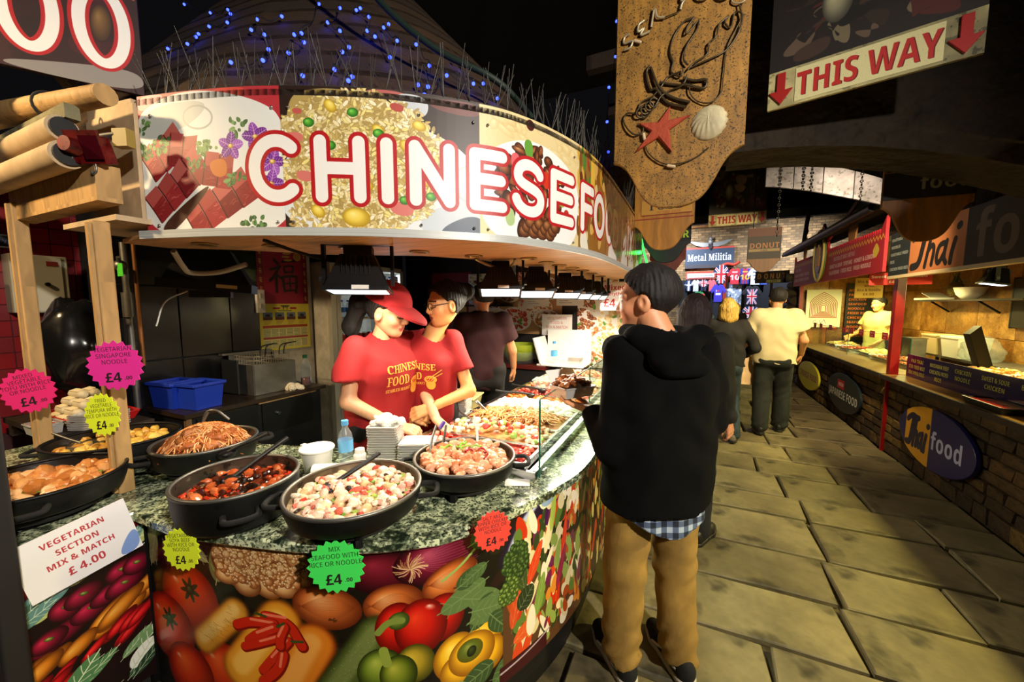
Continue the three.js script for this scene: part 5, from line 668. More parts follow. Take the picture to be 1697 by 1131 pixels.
{ // cabinet with fryer, tubs, bottle, cloth
  const c = thing('black_cabinet', 'black tiled cabinet with a wooden edge carrying the fryer', 'cabinet', [-3.17, 0, -1.84]);
  obj('body', [box(0.42, 0.86, 1.0, 0, 0.43, 0)], M.black, c); obj('top', [box(0.48, 0.03, 1.06, 0.01, 0.875, 0)], mat(0x33281e, 0.35, 0, { map: woodH }), c); obj('front_tile', [box(0.2, 0.3, 0.012, -0.1, 0.7, 0.505), box(0.2, 0.3, 0.012, 0.11, 0.7, 0.505)], mat(0x141313, 0.2), c);
  obj('corner_strip', [box(0.03, 0.86, 0.03, 0.215, 0.43, 0.5)], mat(0x7c6040, 0.6, 0, { map: woodT }), c); const d = obj('drawer', [box(0.012, 0.24, 0.44, 0.215, 0.72, -0.2), box(0.012, 0.24, 0.4, 0.215, 0.72, 0.25)], mat(0x101010, 0.35), c); obj('knob', [cyl(0.014, 0.014, 0.02, 12, 0.23, 0.74, -0.1, 0, 0, Math.PI / 2)], M.steel, d); obj('rail', [box(0.02, 0.03, 0.5, 0.22, 0.86, -0.2, 0.03)], mat(0xb9a070, 0.5, 0, { map: woodH }), c);
  const f = thing('deep_fryer', 'stainless steel fryer with two wire baskets', 'fryer', [-3.2, 0.893, -2.0], Math.PI / 2);
  obj('tank', [box(0.34, 0.24, 0.012, 0, 0.12, 0.16), box(0.34, 0.3, 0.012, 0, 0.15, -0.16), box(0.012, 0.24, 0.32, -0.17, 0.12, 0), box(0.012, 0.24, 0.32, 0.17, 0.12, 0), box(0.33, 0.01, 0.31, 0, 0.01, 0), box(0.4, 0.014, 0.05, -0.02, 0.31, -0.17)], M.steelDull, f); obj('splash_panel', [box(0.012, 0.26, 0.2, -0.24, 0.15, -0.02)], M.darkPlastic, f); obj('oil', [box(0.32, 0.005, 0.3, 0, 0.15, 0)], mat(0x3a2808, 0.1), f);
  const basket = (x) => { const gs = []; for (let i = 0; i <= 7; i++) { const u = -0.07 + i * 0.02; gs.push(bar([x + u, 0.2, 0.13], [x + u, 0.3, 0.13], 0.0018, 4), bar([x + u, 0.2, -0.12], [x + u, 0.3, -0.12], 0.0018, 4)); } for (let i = 0; i <= 8; i++) { const w = -0.12 + i * 0.031; gs.push(bar([x - 0.07, 0.2, w], [x - 0.07, 0.3, w], 0.0018, 4), bar([x + 0.07, 0.2, w], [x + 0.07, 0.3, w], 0.0018, 4), bar([x - 0.07, 0.2, w], [x + 0.07, 0.2, w], 0.0018, 4)); } for (const y of [0.2, 0.235, 0.27, 0.3]) gs.push(bar([x - 0.07, y, 0.13], [x + 0.07, y, 0.13], 0.003, 4), bar([x - 0.07, y, -0.12], [x + 0.07, y, -0.12], 0.003, 4), bar([x - 0.07, y, -0.12], [x - 0.07, y, 0.13], 0.003, 4), bar([x + 0.07, y, -0.12], [x + 0.07, y, 0.13], 0.003, 4)); const b = obj('basket', gs, mat(0xc9c4b0, 0.3, 0.8), f); return b; };
  for (const x of [-0.078, 0.078]) { const b = basket(x); obj('basket_handle', [tube([[x - 0.02, 0.3, 0.13], [x - 0.02, 0.37, 0.15], [x - 0.01, 0.4, 0.24], [x, 0.41, 0.32], [x + 0.01, 0.4, 0.24], [x + 0.02, 0.37, 0.15], [x + 0.02, 0.3, 0.13]], 0.005, 30, 6)], M.steel, b); }
  for (const [x, z, l] of [[-3.08, -1.47, 'blue plastic tub nearer the fryer on the black cabinet'], [-3.25, -1.42, 'blue plastic tub behind the other tub on the black cabinet']]) { const t = thing('blue_tub', l, 'tub', [x, 0.893, z], 0.12); const g = foilTray(0.24, 0.19, 0.17); obj('body', [g[0], g[1]], M.blue, t); obj('rim', [...[-1, 1].flatMap((s) => [rbox(0.26, 0.022, 0.02, 0.006, 0, 0.168, s * 0.1), rbox(0.02, 0.022, 0.2, 0.006, s * 0.125, 0.168, 0)])], M.blue, t); }
  bottle('green-capped bottle with red liquid beside the fryer', [-3.04, 0.893, -2.27], 1.25, 0x2c7a4a, null, 0x6a0f14); const cl = obj('cleaning_cloth', [...pile(rect(0.1, 0.08), () => 0.018, 16, [0.02, 0.032], [0xd9cdb0])].map((g) => { g.deleteAttribute('color'); return g; }), mat(0xcfc4a6, 0.9)); cl.position.set(-2.99, 0.893, -2.12); tag(cl, 'crumpled beige cloth lying in front of the fryer', 'cloth');
}
{ // clutter at the far left
  const box1 = thing('fuse_box', 'pale steel switch cabinet on the red tiled wall', 'fuse box', [-3.78, 1.73, -0.98], Math.PI / 2); obj('case', [rbox(0.24, 0.36, 0.13, 0.006, 0, 0, 0)], mat(0xb4ae94, 0.5), box1); obj('door', [box(0.2, 0.34, 0.008, -0.01, 0, 0.068)], mat(0xbdb79e, 0.5), box1); obj('lock', [cyl(0.012, 0.012, 0.02, 10, 0.02, 0, 0.08, 0, Math.PI / 2)], M.blackMetal, box1); obj('label', [box(0.05, 0.03, 0.002, 0.05, 0.13, 0.073)], mat(0x8c2c24, 0.5), box1);
  const dr = thing('hand_dryer', 'white rounded hand dryer on the red tiled wall', 'hand dryer', [-3.77, 1.68, -0.66], Math.PI / 2); obj('case', [rbox(0.26, 0.24, 0.14, 0.03, 0, 0, 0)], M.whiteDirty, dr); obj('nozzle', [cyl(0.03, 0.04, 0.05, 14, -0.03, -0.13, 0.03), cyl(0.02, 0.02, 0.02, 12, -0.06, 0.05, 0.072, 0, Math.PI / 2)], M.darkPlastic, dr);
  const lb = thing('door_label', 'small dark name plate above the switch cabinet', 'label', [-3.83, 1.99, -0.8], Math.PI / 2); obj('plate', keep(uvPlane(0.2, 0.08, 0.006, 0, 0, 0, 0)), print(canvasTex(256, 100, (g) => { g.fillStyle = '#c8c8cc'; g.fillRect(0, 0, 256, 100); g.fillStyle = '#1c2438'; g.fillRect(10, 10, 236, 80); g.fillStyle = '#8a94b0'; g.font = '34px sans-serif'; g.fillText('Hand Wash Only', 18, 62, 220); })), lb);
  const tv = thing('control_screen', 'small screen showing a blue picture under the timber beam', 'screen', [-3.8, 2.2, -0.62], Math.PI / 2); obj('case', [box(0.4, 0.3, 0.1, 0, 0, 0)], M.blackMatt, tv); obj('screen', keep(uvPlane(0.3, 0.18, 0.006, 0, 0.02, 0.052, 0)), (() => { const t = canvasTex(256, 160, (g, w, h) => { g.fillStyle = '#10182a'; g.fillRect(0, 0, w, h); for (let i = 0; i < 60; i++) { g.fillStyle = pick(['#3a64a8', '#8ab4e8', '#1c3050', '#c8dcf4', '#24406a']); g.fillRect(rnd() * w, rnd() * h, rr(8, 50), rr(6, 40)); } }); return new THREE.MeshStandardMaterial({ color: 0x050505, emissive: 0xffffff, emissiveMap: t, emissiveIntensity: 0.8 }); })(), tv);
  const bag = thing('bin_bag', 'glossy black bin bag hanging behind the spring rolls', 'bin bag', [-3.3, 1.05, -0.98]); obj('bag', (() => { const g = new THREE.SphereGeometry(0.2, 32, 24), p = g.attributes.position; for (let i = 0; i < p.count; i++) { const v = V(p.getX(i), p.getY(i), p.getZ(i)), k = 1 + 0.28 * (n3(v.x * 16 + 9, v.y * 10, v.z * 16) - 0.5); p.setXYZ(i, v.x * k * 0.8, v.y * k * 1.45 + 0.3, v.z * k * 0.8); } g.computeVertexNormals(); return g; })(), mat(0x0e0e0f, 0.18), bag);
  const sh = thing('side_shelf', 'low wooden shelf carrying the spring rolls and foil trays', 'shelf', [-3.05, 0.86, -0.86]); obj('board', [box(0.8, 0.03, 0.34, 0, 0.1, -0.02)], M.darkWood, sh); for (const s of [-0.3, 0.3]) obj('leg', [box(0.05, 0.06, 0.3, s, 0.055, 0)], M.darkWood, sh);
  const tr = thing('red_tray', 'red plastic tray holding the stacked spring rolls', 'tray', [-2.95, 0.977, -0.9]); obj('tray', foilTray(0.42, 0.26, 0.045), mat(0xb81c1c, 0.35), tr);
  const roll = thing('spring_roll', 'pale uncooked spring roll in the heap on the red tray', 'spring roll', [0, 0, 0], 0, 'spring rolls on the red tray'); obj('wrapper', [place(new THREE.CapsuleGeometry(0.023, 0.085, 4, 12), 0, 0, 0, 0, 0, Math.PI / 2)], mat(0xe6d8b0, 0.55, 0, { map: grain }), roll); obj('fold', [box(0.07, 0.003, 0.03, 0, 0.022, 0.006, 0, 0.25)], mat(0xdccda4, 0.6), roll);
  let k = 0; for (let l = 0; l < 4; l++) for (let i = 0; i < 5 - l; i++) for (let j = 0; j < (l < 3 ? 2 : 1); j++) { const p = [-3.01 + j * 0.125 + rr(-0.008, 0.008) + l * 0.012, 1.008 + l * 0.038, -0.99 + i * 0.05 + l * 0.024]; if (!k++) { roll.position.set(...p); } else copyOf(roll, p, rr(-0.12, 0.12)); }
  foilStack('foil container in the stack in front of the spring rolls', [-2.72, 0.883, -0.86], 0.5, 12, 0.17, 0.13, 'foil containers by the far post');
  const ft = thing('foil_dish', 'foil dish of red paste beside the spring rolls', 'foil dish', [-2.83, 0.977, -0.7]); obj('dish', foilTray(0.13, 0.1, 0.05), M.foil, ft); obj('paste', [box(0.11, 0.02, 0.08, 0, 0.03, 0)], mat(0xa83a20, 0.4), ft);
  const st = thing('steel_bin', 'steel bin with a dark lid before the red tiled wall', 'bin', [-3.5, 0.883, -0.5]); obj('body', [rbox(0.26, 0.5, 0.22, 0.02, 0, 0.25, 0)], M.steelDull, st); obj('lid', [rbox(0.27, 0.04, 0.23, 0.015, 0, 0.52, 0)], M.darkPlastic, st);
  const hd = thing('extractor_hood', 'black fan-shaped lamp hood under the soffit before the black tiles', 'hood', [-2.62, 1.72, -1.36], 0.9); obj('shell', [(() => { const g = new THREE.CylinderGeometry(0.16, 0.3, 0.2, 4, 1); g.rotateY(Math.PI / 4); g.scale(1, 1, 0.6); const q = g.toNonIndexed(); q.computeVertexNormals(); return place(q, 0, 0.1, 0); })(), box(0.44, 0.05, 0.27, 0, -0.01, 0, 0, 0, -0.08)], M.black, hd); obj('sticker', [box(0.1, 0.02, 0.003, 0.1, -0.015, 0.138, 0, 0, -0.08)], mat(0xd8b878, 0.5), hd); obj('socket', [box(0.2, 0.04, 0.08, 0, -0.055, 0)], M.darkPlastic, hd); obj('duct', [cyl(0.05, 0.05, 0.4, 14, 0, 0.36, 0)], M.black, hd); obj('wire', [tube([[-0.1, -0.04, 0.05], [-0.2, -0.1, 0.06], [-0.25, -0.24, 0.06]], 0.004, 14, 5)], M.white, hd);
  const pp = thing('wall_pipes', 'grey pipes and brass valve rising beside the black tiles', 'pipes', [-3.33, 0.9, -1.24]); obj('pipe', [bar([0, 0, 0], [0, 1.1, 0], 0.02, 10), bar([0, 0.62, 0], [0, 0.78, 0], 0.032, 12)], M.steelDull, pp); obj('pipe', [bar([0.08, 0.3, -0.02], [0.08, 1.15, -0.02], 0.012, 8)], mat(0x8a5a30, 0.4, 0.6), pp); obj('valve', [sph(0.035, 12, 8, 0.02, 0.95, 0.03), bar([0.02, 0.95, 0.03], [0.06, 1.0, 0.05], 0.012)], M.steelDull, pp); obj('tag', [box(0.07, 0.08, 0.003, 0.07, 0.92, 0.05)], mat(0x52d83a, 0.6), pp);
  const hose = obj('white_hose', tube([[-2.1, 1.84, -0.95], [-2.14, 1.78, -1.0], [-2.2, 1.755, -1.06], [-2.14, 1.76, -1.14], [-2.0, 1.8, -1.2]], 0.012, 30, 8), mat(0xbdb9a8, 0.5)); tag(hose, 'curved off-white hose hanging behind the post under the soffit', 'hose');
  const rt = obj('rack_of_bottles', [box(0.3, 0.5, 0.2, -3.55, 1.14, -0.2)], M.blackMatt); tag(rt, 'dark appliance standing against the red tiles', 'appliance');
}
{ // far end of the stall: poster wall, back counter, shelf clutter
  const dishes = (w, h, seedn) => canvasTex(w, h, (g) => { g.fillStyle = '#b88a5a'; g.fillRect(0, 0, w, h); for (let k = 0; k < 26; k++) { const x = rnd() * w, y = rnd() * h, r = rr(0.1, 0.22) * h, c = pick([['#8a4a24', '#b06a34', '#6a3018'], ['#c8301c', '#e0603a', '#a01c10'], ['#e0c88a', '#f0e0b0', '#c8a860'], ['#a04a20', '#c8783c', '#d89a58']]); g.fillStyle = '#efe9df'; g.beginPath(); g.ellipse(x, y, r * 1.3, r * 0.9, 0.1, 0, 7); g.fill(); for (let i = 0; i < 60; i++) { const a = rnd() * 6.28, q = Math.sqrt(rnd()) * r; blob(g, x + Math.cos(a) * q * 1.1, y + Math.sin(a) * q * 0.72, rr(0.08, 0.18) * r, rr(0.07, 0.13) * r, rnd(), pick(['#e8b080', '#f0c898', '#e88a5a']), pick(c), pick(c)); } for (let i = 0; i < 4; i++) leaf(g, x + rr(-r, r) * 0.7, y + rr(-r, r) * 0.5, r * 0.35, r * 0.1, rnd() * 6, '#5f9a38'); } });
  const p1 = thing('food_poster', 'large printed poster of fried chicken and stir-fries at the end wall', 'poster', [-0.78, 1.42, -4.28]); obj('sheet', keep(uvPlane(0.72, 1.06, 0.008, 0, 0, 0, 0)), print(dishes(512, 754)), p1);
  const p2 = thing('food_poster', 'printed poster of dumplings and grilled meat behind the dark red shirt', 'poster', [-1.95, 1.62, -4.28]); obj('sheet', keep(uvPlane(1.25, 0.74, 0.008, 0, 0, 0, 0)), print(dishes(768, 455)), p2);
  const mx = thing('price_sign', 'white hanging sign reading Mixed Everything £4.00 in red', 'sign', [-0.62, 1.69, -4.02]); obj('board', keep(uvPlane(0.42, 0.29, 0.008, 0, 0, 0, 0)), print(canvasTex(512, 354, (g, w, h) => { g.fillStyle = '#f4efe6'; g.fillRect(0, 0, w, h); g.strokeStyle = '#c02020'; g.lineWidth = 5; g.setLineDash([10, 8]); g.strokeRect(12, 12, w - 24, h - 24); g.setLineDash([]); g.fillStyle = '#c01c20'; g.textAlign = 'left'; g.font = 'bold 92px sans-serif'; g.fillText('Mixed', 40, 104, 330); g.font = 'bold 56px sans-serif'; g.fillText('Everything', 40, 168, 400); g.font = 'bold 140px sans-serif'; g.fillText('£4.00', 34, 312, 440); })), mx); obj('clip', [box(0.05, 0.03, 0.02, 0, 0.158, 0)], M.blackMetal, mx);
  const nt = thing('paper_notice', 'white handwritten notice of the mix and match price on the poster wall', 'notice', [-1.36, 1.37, -4.2]); obj('sheet', keep(uvPlane(0.36, 0.24, 0.004, 0, 0, 0, 0)), print(canvasTex(300, 200, (g, w, h) => { g.fillStyle = '#e9e2da'; g.fillRect(0, 0, w, h); g.fillStyle = '#c0584c'; g.textAlign = 'center'; g.font = '34px sans-serif'; ['VEGETARIAN', 'FOOD &', 'MIX & MATCH', '£ 4.00'].forEach((l, i) => g.fillText(l, w / 2, 48 + i * 42, 230)); })), nt);
  for (const [x, y, w, h, l] of [[-1.62, 1.75, 0.3, 0.34, 'plain paper list pinned above the notice'], [-1.22, 1.75, 0.32, 0.32, 'printed certificate pinned beside the paper list']]) { const n = thing('wall_paper', l, 'paper', [x, y, -4.24]); obj('sheet', keep(uvPlane(w, h, 0.003, 0, 0, 0, 0)), print(canvasTex(128, 128, (g) => { g.fillStyle = '#e4ddd0'; g.fillRect(0, 0, 128, 128); g.fillStyle = '#9a948c'; for (let i = 0; i < 12; i++) g.fillRect(14, 14 + i * 9, rr(40, 98), 2.5); })), n); }
  const bc = thing('back_counter', 'white-topped back counter along the end wall', 'counter', [-2.15, 0, -4.02]); obj('top', [box(1.6, 0.04, 0.5, 0, 0.93, 0)], mat(0x5a1a14, 0.4), bc); obj('body', [box(1.6, 0.9, 0.44, 0, 0.455, -0.02)], mat(0x211d1a, 0.6), bc); obj('splashback', [box(1.6, 0.16, 0.02, 0, 1.03, -0.26)], M.whiteDirty, bc);
  const wh = thing('white_cupboard', 'white low cupboard in front of the back counter', 'cupboard', [-1.36, 0, -3.3]); obj('body', [box(0.2, 0.72, 0.6, 0, 0.36, 0)], M.whiteDirty, wh); obj('top', [box(0.22, 0.03, 0.62, 0, 0.735, 0)], M.white, wh);
  const lb = thing('lime_bowl', 'lime green plastic bowl in a clear tub on the back counter', 'bowl', [-1.72, 0.952, -3.95]); obj('bowl', [lathe([[0, 0.03], [0.14, 0.03], [0.19, 0.16], [0.205, 0.21], [0.2, 0.21], [0.18, 0.16], [0.13, 0.04], [0, 0.04]], 36)], M.lime, lb); obj('tub', [lathe([[0, 0], [0.17, 0], [0.195, 0.13]], 30)], M.clear, lb);
  const wbx = thing('display_box', 'open white tray box standing on the back counter holding bottles', 'box', [-1.2, 0.952, -3.98]); obj('back', [box(0.5, 0.36, 0.015, 0, 0.19, -0.18)], M.white, wbx); obj('side', [box(0.015, 0.3, 0.36, -0.25, 0.15, 0, 0, 0, 0.3)], M.white, wbx); obj('base', [box(0.5, 0.015, 0.36, 0, 0.01, 0)], M.white, wbx);
  bottle('water bottle standing in the white tray box', [-1.3, 0.97, -3.93], 1.1, 0x4a9ad8, 0x5aa8e0); bottle('second clear bottle standing in the white tray box', [-1.2, 0.97, -3.96], 1.0, 0xe8e8e8, null); foilStack('small foil cup in the white tray box', [-1.06, 0.97, -3.93], 0, 4, 0.13, 0.11, 'foil cups in the tray box');
  const tow = thing('folded_towels', 'stack of folded beige towels on a shelf behind the bun-haired server', 'towels', [-2.3, 1.62, -4.17]); for (let i = 0; i < 4; i++) obj('towel', [rbox(0.22, 0.03, 0.18, 0.014, rr(-0.01, 0.01), i * 0.032, 0)], mat(0xb8a47c, 0.9), tow); obj('shelf', [box(0.6, 0.02, 0.25, 0.05, -0.03, 0)], M.blackMetal, tow);
  const cb = thing('cardboard_box', 'beige cardboard boxes stacked behind the servers', 'box', [-2.1, 1.0, -3.5]); obj('box', [rbox(0.3, 0.2, 0.25, 0.006, 0, 0.1, 0)], mat(0xb9a98a, 0.8), cb); obj('lid', [box(0.31, 0.02, 0.26, 0, 0.21, 0)], mat(0xc4b698, 0.8), cb); obj('handle', [box(0.16, 0.05, 0.01, 0, 0.12, 0.128)], M.blackMatt, cb); const st = thing('side_table', 'dark side table under the cardboard box', 'table', [-2.1, 0, -3.5]); obj('top', [box(0.5, 0.03, 0.4, 0, 0.985, 0)], M.blackMatt, st); for (const a of [-0.2, 0.2]) for (const b of [-0.15, 0.15]) obj('leg', [box(0.03, 0.97, 0.03, a, 0.485, b)], M.blackMatt, st);
  for (const [y, l] of [[0.66, 'beige food tub on the green crate behind the servers'], [0.78, 'upper beige food tub on the green crate']]) { const t = thing('food_tub', l, 'tub', [-1.62, y - 0.0, -2.5], 0.2); const g = foilTray(0.34, 0.24, 0.11); obj('body', g, mat(0xb3a468, 0.5), t); obj('lid', [rbox(0.36, 0.012, 0.26, 0.004, 0, 0.114, 0)], mat(0xbdb07a, 0.45), t); }
  const gc = thing('green_crate', 'green crate under the beige food tubs', 'crate', [-1.62, 0, -2.5], 0.2); obj('body', [rbox(0.36, 0.65, 0.28, 0.01, 0, 0.325, 0)], mat(0x1fa02c, 0.5), gc); obj('label', [box(0.1, 0.08, 0.003, 0.06, 0.56, 0.141)], mat(0xc8c83a, 0.5), gc);
  const gr = thing('paper_rolls', 'grey paper rolls on a bracket below the stall ceiling', 'rolls', [-1.75, 1.98, -3.6]); for (let i = 0; i < 2; i++) obj('roll', [cyl(0.05, 0.05, 0.25, 18, 0, -i * 0.11, 0, 0.2, 0, Math.PI / 2)], mat(0x5c605c, 0.7), gr); obj('bracket', [box(0.3, 0.01, 0.1, 0, 0.06, 0), box(0.01, 0.26, 0.1, -0.14, -0.06, 0)], M.blackMetal, gr);
  const bn = thing('red_banner', 'red and yellow banner hanging behind the dark red shirt', 'banner', [-2.85, 1.62, -4.294]); obj('cloth', keep(uvPlane(0.6, 0.8, 0.01, 0, 0, 0, 0)), print(canvasTex(128, 170, (g) => { g.fillStyle = '#7c1418'; g.fillRect(0, 0, 128, 170); path(g, [[60, 20], [110, 60], [120, 170], [70, 170]], '#c8964a'); path(g, [[10, 170], [40, 90], [60, 170]], '#b8741c'); })), bn);
}
// =====================================================================  PEOPLE
function nets(f, lo, hi, c) {             // smooth iso-surface of a signed distance (surface nets)
  const n = lo.map((v, i) => Math.max(2, Math.ceil((hi[i] - v) / c))), [X, Y, Z] = [n[0] + 1, n[1] + 1, n[2] + 1], v = new Float32Array(X * Y * Z), I = (i, j, k) => i + X * (j + Y * k);
  for (let k = 0; k < Z; k++) for (let j = 0; j < Y; j++) for (let i = 0; i < X; i++) v[I(i, j, k)] = f(lo[0] + i * c, lo[1] + j * c, lo[2] + k * c);
  const id = new Int32Array(X * Y * Z).fill(-1), pos = [], idx = [], E = [[0, 1], [2, 3], [4, 5], [6, 7], [0, 2], [1, 3], [4, 6], [5, 7], [0, 4], [1, 5], [2, 6], [3, 7]], g = new Float64Array(8);
  for (let k = 0; k < n[2]; k++) for (let j = 0; j < n[1]; j++) for (let i = 0; i < n[0]; i++) {
    let m = 0; for (let q = 0; q < 8; q++) { g[q] = v[I(i + (q & 1), j + ((q >> 1) & 1), k + (q >> 2))]; if (g[q] < 0) m |= 1 << q; } if (m === 0 || m === 255) continue;
    let a = 0, b = 0, d = 0, s = 0; for (const [p, q] of E) if ((g[p] < 0) !== (g[q] < 0)) { const t = g[p] / (g[p] - g[q]); a += lerp(p & 1, q & 1, t); b += lerp((p >> 1) & 1, (q >> 1) & 1, t); d += lerp(p >> 2, q >> 2, t); s++; }
    id[I(i, j, k)] = pos.length / 3; pos.push(lo[0] + (i + a / s) * c, lo[1] + (j + b / s) * c, lo[2] + (k + d / s) * c);
  }
  const quad = (a, b, d, e, flip) => { if (a < 0 || b < 0 || d < 0 || e < 0) return; if (flip) idx.push(a, d, b, a, e, d); else idx.push(a, b, d, a, d, e); };
  for (let k = 0; k < n[2]; k++) for (let j = 0; j < n[1]; j++) for (let i = 0; i < n[0]; i++) {
    const s = v[I(i, j, k)] < 0;
    if (j && k && (v[I(i + 1, j, k)] < 0) !== s) quad(id[I(i, j - 1, k - 1)], id[I(i, j, k - 1)], id[I(i, j, k)], id[I(i, j - 1, k)], !s);
    if (i && k && (v[I(i, j + 1, k)] < 0) !== s) quad(id[I(i - 1, j, k - 1)], id[I(i - 1, j, k)], id[I(i, j, k)], id[I(i, j, k - 1)], !s);
    if (i && j && (v[I(i, j, k + 1)] < 0) !== s) quad(id[I(i - 1, j - 1, k)], id[I(i, j - 1, k)], id[I(i, j, k)], id[I(i - 1, j, k)], !s);
  }
  const G = new THREE.BufferGeometry(); G.setAttribute('position', new THREE.Float32BufferAttribute(pos, 3)); G.setIndex(idx); G.computeVertexNormals(); return G;
}
const cap = (x, y, z, b) => { const px = x - b[0], py = y - b[1], pz = z - b[2], bx = b[4] - b[0], by = b[5] - b[1], bz = b[6] - b[2], t = clamp((px * bx + py * by + pz * bz) / (bx * bx + by * by + bz * bz + 1e-9), 0, 1); return Math.hypot(px - bx * t, py - by * t, pz - bz * t) - lerp(b[3], b[7], t); };
const smin = (a, b, k) => { const h = Math.max(k - Math.abs(a - b), 0) / k; return Math.min(a, b) - h * h * k * 0.25; };
const bones = (B, k) => (x, y, z) => { let d = 9; for (const b of B) d = smin(d, cap(x, y, z, b), k); return d; };
const bone = (a, ra, b, rb) => [a[0], a[1], a[2], ra, b[0], b[1], b[2], rb];
const ell = (x, y, z, c, r) => { const a = (x - c[0]) / r[0], b = (y - c[1]) / r[1], d = (z - c[2]) / r[2], k0 = Math.hypot(a, b, d), k1 = Math.hypot(a / r[0], b / r[1], d / r[2]); return k1 < 1e-9 ? -Math.min(...r) : k0 * (k0 - 1) / k1; };
const add3 = (a, b, k = 1) => [a[0] + b[0] * k, a[1] + b[1] * k, a[2] + b[2] * k], mix3 = (a, b, t) => [0, 1, 2].map((i) => lerp(a[i], b[i], t)), norm3 = (a) => { const l = Math.hypot(...a) || 1; return a.map((v) => v / l); }, cross3 = (a, b) => [a[1] * b[2] - a[2] * b[1], a[2] * b[0] - a[0] * b[2], a[0] * b[1] - a[1] * b[0]], sub3 = (a, b) => [a[0] - b[0], a[1] - b[1], a[2] - b[2]];
function headSDF(x, y, z, eye = 1) {       // own frame: centre of the head, +z the face, about 0.23 m tall
  let d = ell(x, y, z, [0, 0.028, -0.012], [0.074, 0.088, 0.092]);
  d = smin(d, ell(x, y, z, [0, -0.035, 0.022], [0.059, 0.076, 0.07]), 0.04); d = smin(d, ell(x, y, z, [0, -0.09, 0.062], [0.026, 0.02, 0.024]), 0.035);
  for (const s of [-1, 1]) { d = smin(d, ell(x, y, z, [s * 0.036, -0.028, 0.062], [0.026, 0.022, 0.02]), 0.025); d = smin(d, cap(x, y, z, [s * 0.014, 0.026, 0.082, 0.008, s * 0.045, 0.024, 0.066, 0.008]), 0.02); d = Math.max(d, -ell(x, y, z, [s * 0.031, 0.003, 0.098], [0.02, 0.011, 0.014]) * 1); d = smin(d, ell(x, y, z, [s * 0.031, 0.002, 0.073], [0.014, 0.011, 0.012]), 0.006); const e = Math.max(ell(x, y, z, [s * 0.077, -0.012, -0.004], [0.011, 0.034, 0.021]), -ell(x, y, z, [s * 0.089, -0.01, 0.002], [0.009, 0.019, 0.011])); d = smin(d, e, 0.008); }
  d = smin(d, cap(x, y, z, [0, 0.012, 0.087, 0.007, 0, -0.024, 0.103, 0.011]), 0.016); for (const s of [-1, 1]) d = smin(d, ell(x, y, z, [s * 0.012, -0.03, 0.092], [0.009, 0.008, 0.01]), 0.008);
  d = smin(d, ell(x, y, z, [0, -0.055, 0.087], [0.022, 0.0075, 0.008]), 0.008); d = smin(d, ell(x, y, z, [0, -0.066, 0.085], [0.019, 0.0075, 0.008]), 0.006); d = Math.max(d, -ell(x, y, z, [0, -0.0605, 0.096], [0.024, 0.0022, 0.008]));
  return d;
}
function handBones(w, dir, nrm, side, curl, k = 1) {   // wrist, direction of the fingers, back of the hand, +1 when the thumb lies on dir x nrm
  const d = norm3(dir), n = norm3(sub3(nrm, d.map((v) => v * (nrm[0] * d[0] + nrm[1] * d[1] + nrm[2] * d[2])))), s = cross3(d, n).map((v) => v * side), at = (a, b, c) => add3(add3(add3(w, d, a * k), s, b * k), n, c * k), B = [];
  for (const u of [-0.024, -0.008, 0.009, 0.026]) B.push(bone(at(0.01, u * 0.7, 0), 0.016 * k, at(0.078, u, 0.002), 0.0125 * k));
  [[-0.031, 0.062], [-0.011, 0.076], [0.01, 0.082], [0.031, 0.074]].forEach(([u, l], i) => { let p = at(0.082, u, 0.002), a = curl * 0.35; const L = [l * 0.45, l * 0.3, l * 0.25]; L.forEach((q, j) => { const e = add3(add3(p, d, Math.cos(a) * q * k), n, -Math.sin(a) * q * k); B.push(bone(p, (0.0092 - j * 0.0008) * k, e, (0.0086 - j * 0.0008) * k)); p = e; a += curl * (0.75 + i * 0.03); }); });
  const t0 = at(0.022, 0.026, -0.006), t1 = at(0.05, 0.05, -0.014 - curl * 0.01), t2 = at(0.078, 0.054 - curl * 0.012, -0.02 - curl * 0.014), t3 = at(0.1, 0.05 - curl * 0.018, -0.024 - curl * 0.02); B.push(bone(t0, 0.0145 * k, t1, 0.011 * k), bone(t1, 0.0105 * k, t2, 0.0095 * k), bone(t2, 0.0095 * k, t3, 0.008 * k));
  return B;
}
function bounds(B, m) { const lo = [9, 9, 9], hi = [-9, -9, -9]; for (const b of B) for (const [o, r] of [[0, 3], [4, 7]]) for (let i = 0; i < 3; i++) { lo[i] = Math.min(lo[i], b[o + i] - b[r] - m); hi[i] = Math.max(hi[i], b[o + i] + b[r] + m); } return [lo, hi]; }
function paint(g, fn) { const p = g.attributes.position, a = new Float32Array(p.count * 3); for (let i = 0; i < p.count; i++) { const c = fn(p.getX(i), p.getY(i), p.getZ(i)); a[3 * i] = c.r; a[3 * i + 1] = c.g; a[3 * i + 2] = c.b; } g.setAttribute('color', new THREE.BufferAttribute(a, 3)); return g; }
const clothM = (c, o = {}) => mat(c, 0.85, 0, { bumpMap: fabric, bumpScale: 0.0006, ...o });
const hairM = (c) => mat(c, 0.75, 0, {});
const BASE = { pelvis: [0, 0.94, 0], chest: [0, 1.26, 0.0], neck: [0, 1.425, -0.005], head: [0, 1.565, 0.02], shL: [0.165, 1.375, -0.01], shR: [-0.165, 1.375, -0.01], elL: [0.21, 1.1, -0.03], elR: [-0.21, 1.1, -0.03], wrL: [0.23, 0.87, 0.03], wrR: [-0.23, 0.87, 0.03], hipL: [0.085, 0.9, 0], hipR: [-0.085, 0.9, 0], knL: [0.095, 0.5, 0.02], knR: [-0.095, 0.5, 0.02], anL: [0.1, 0.09, -0.02], anR: [-0.1, 0.09, -0.02] };
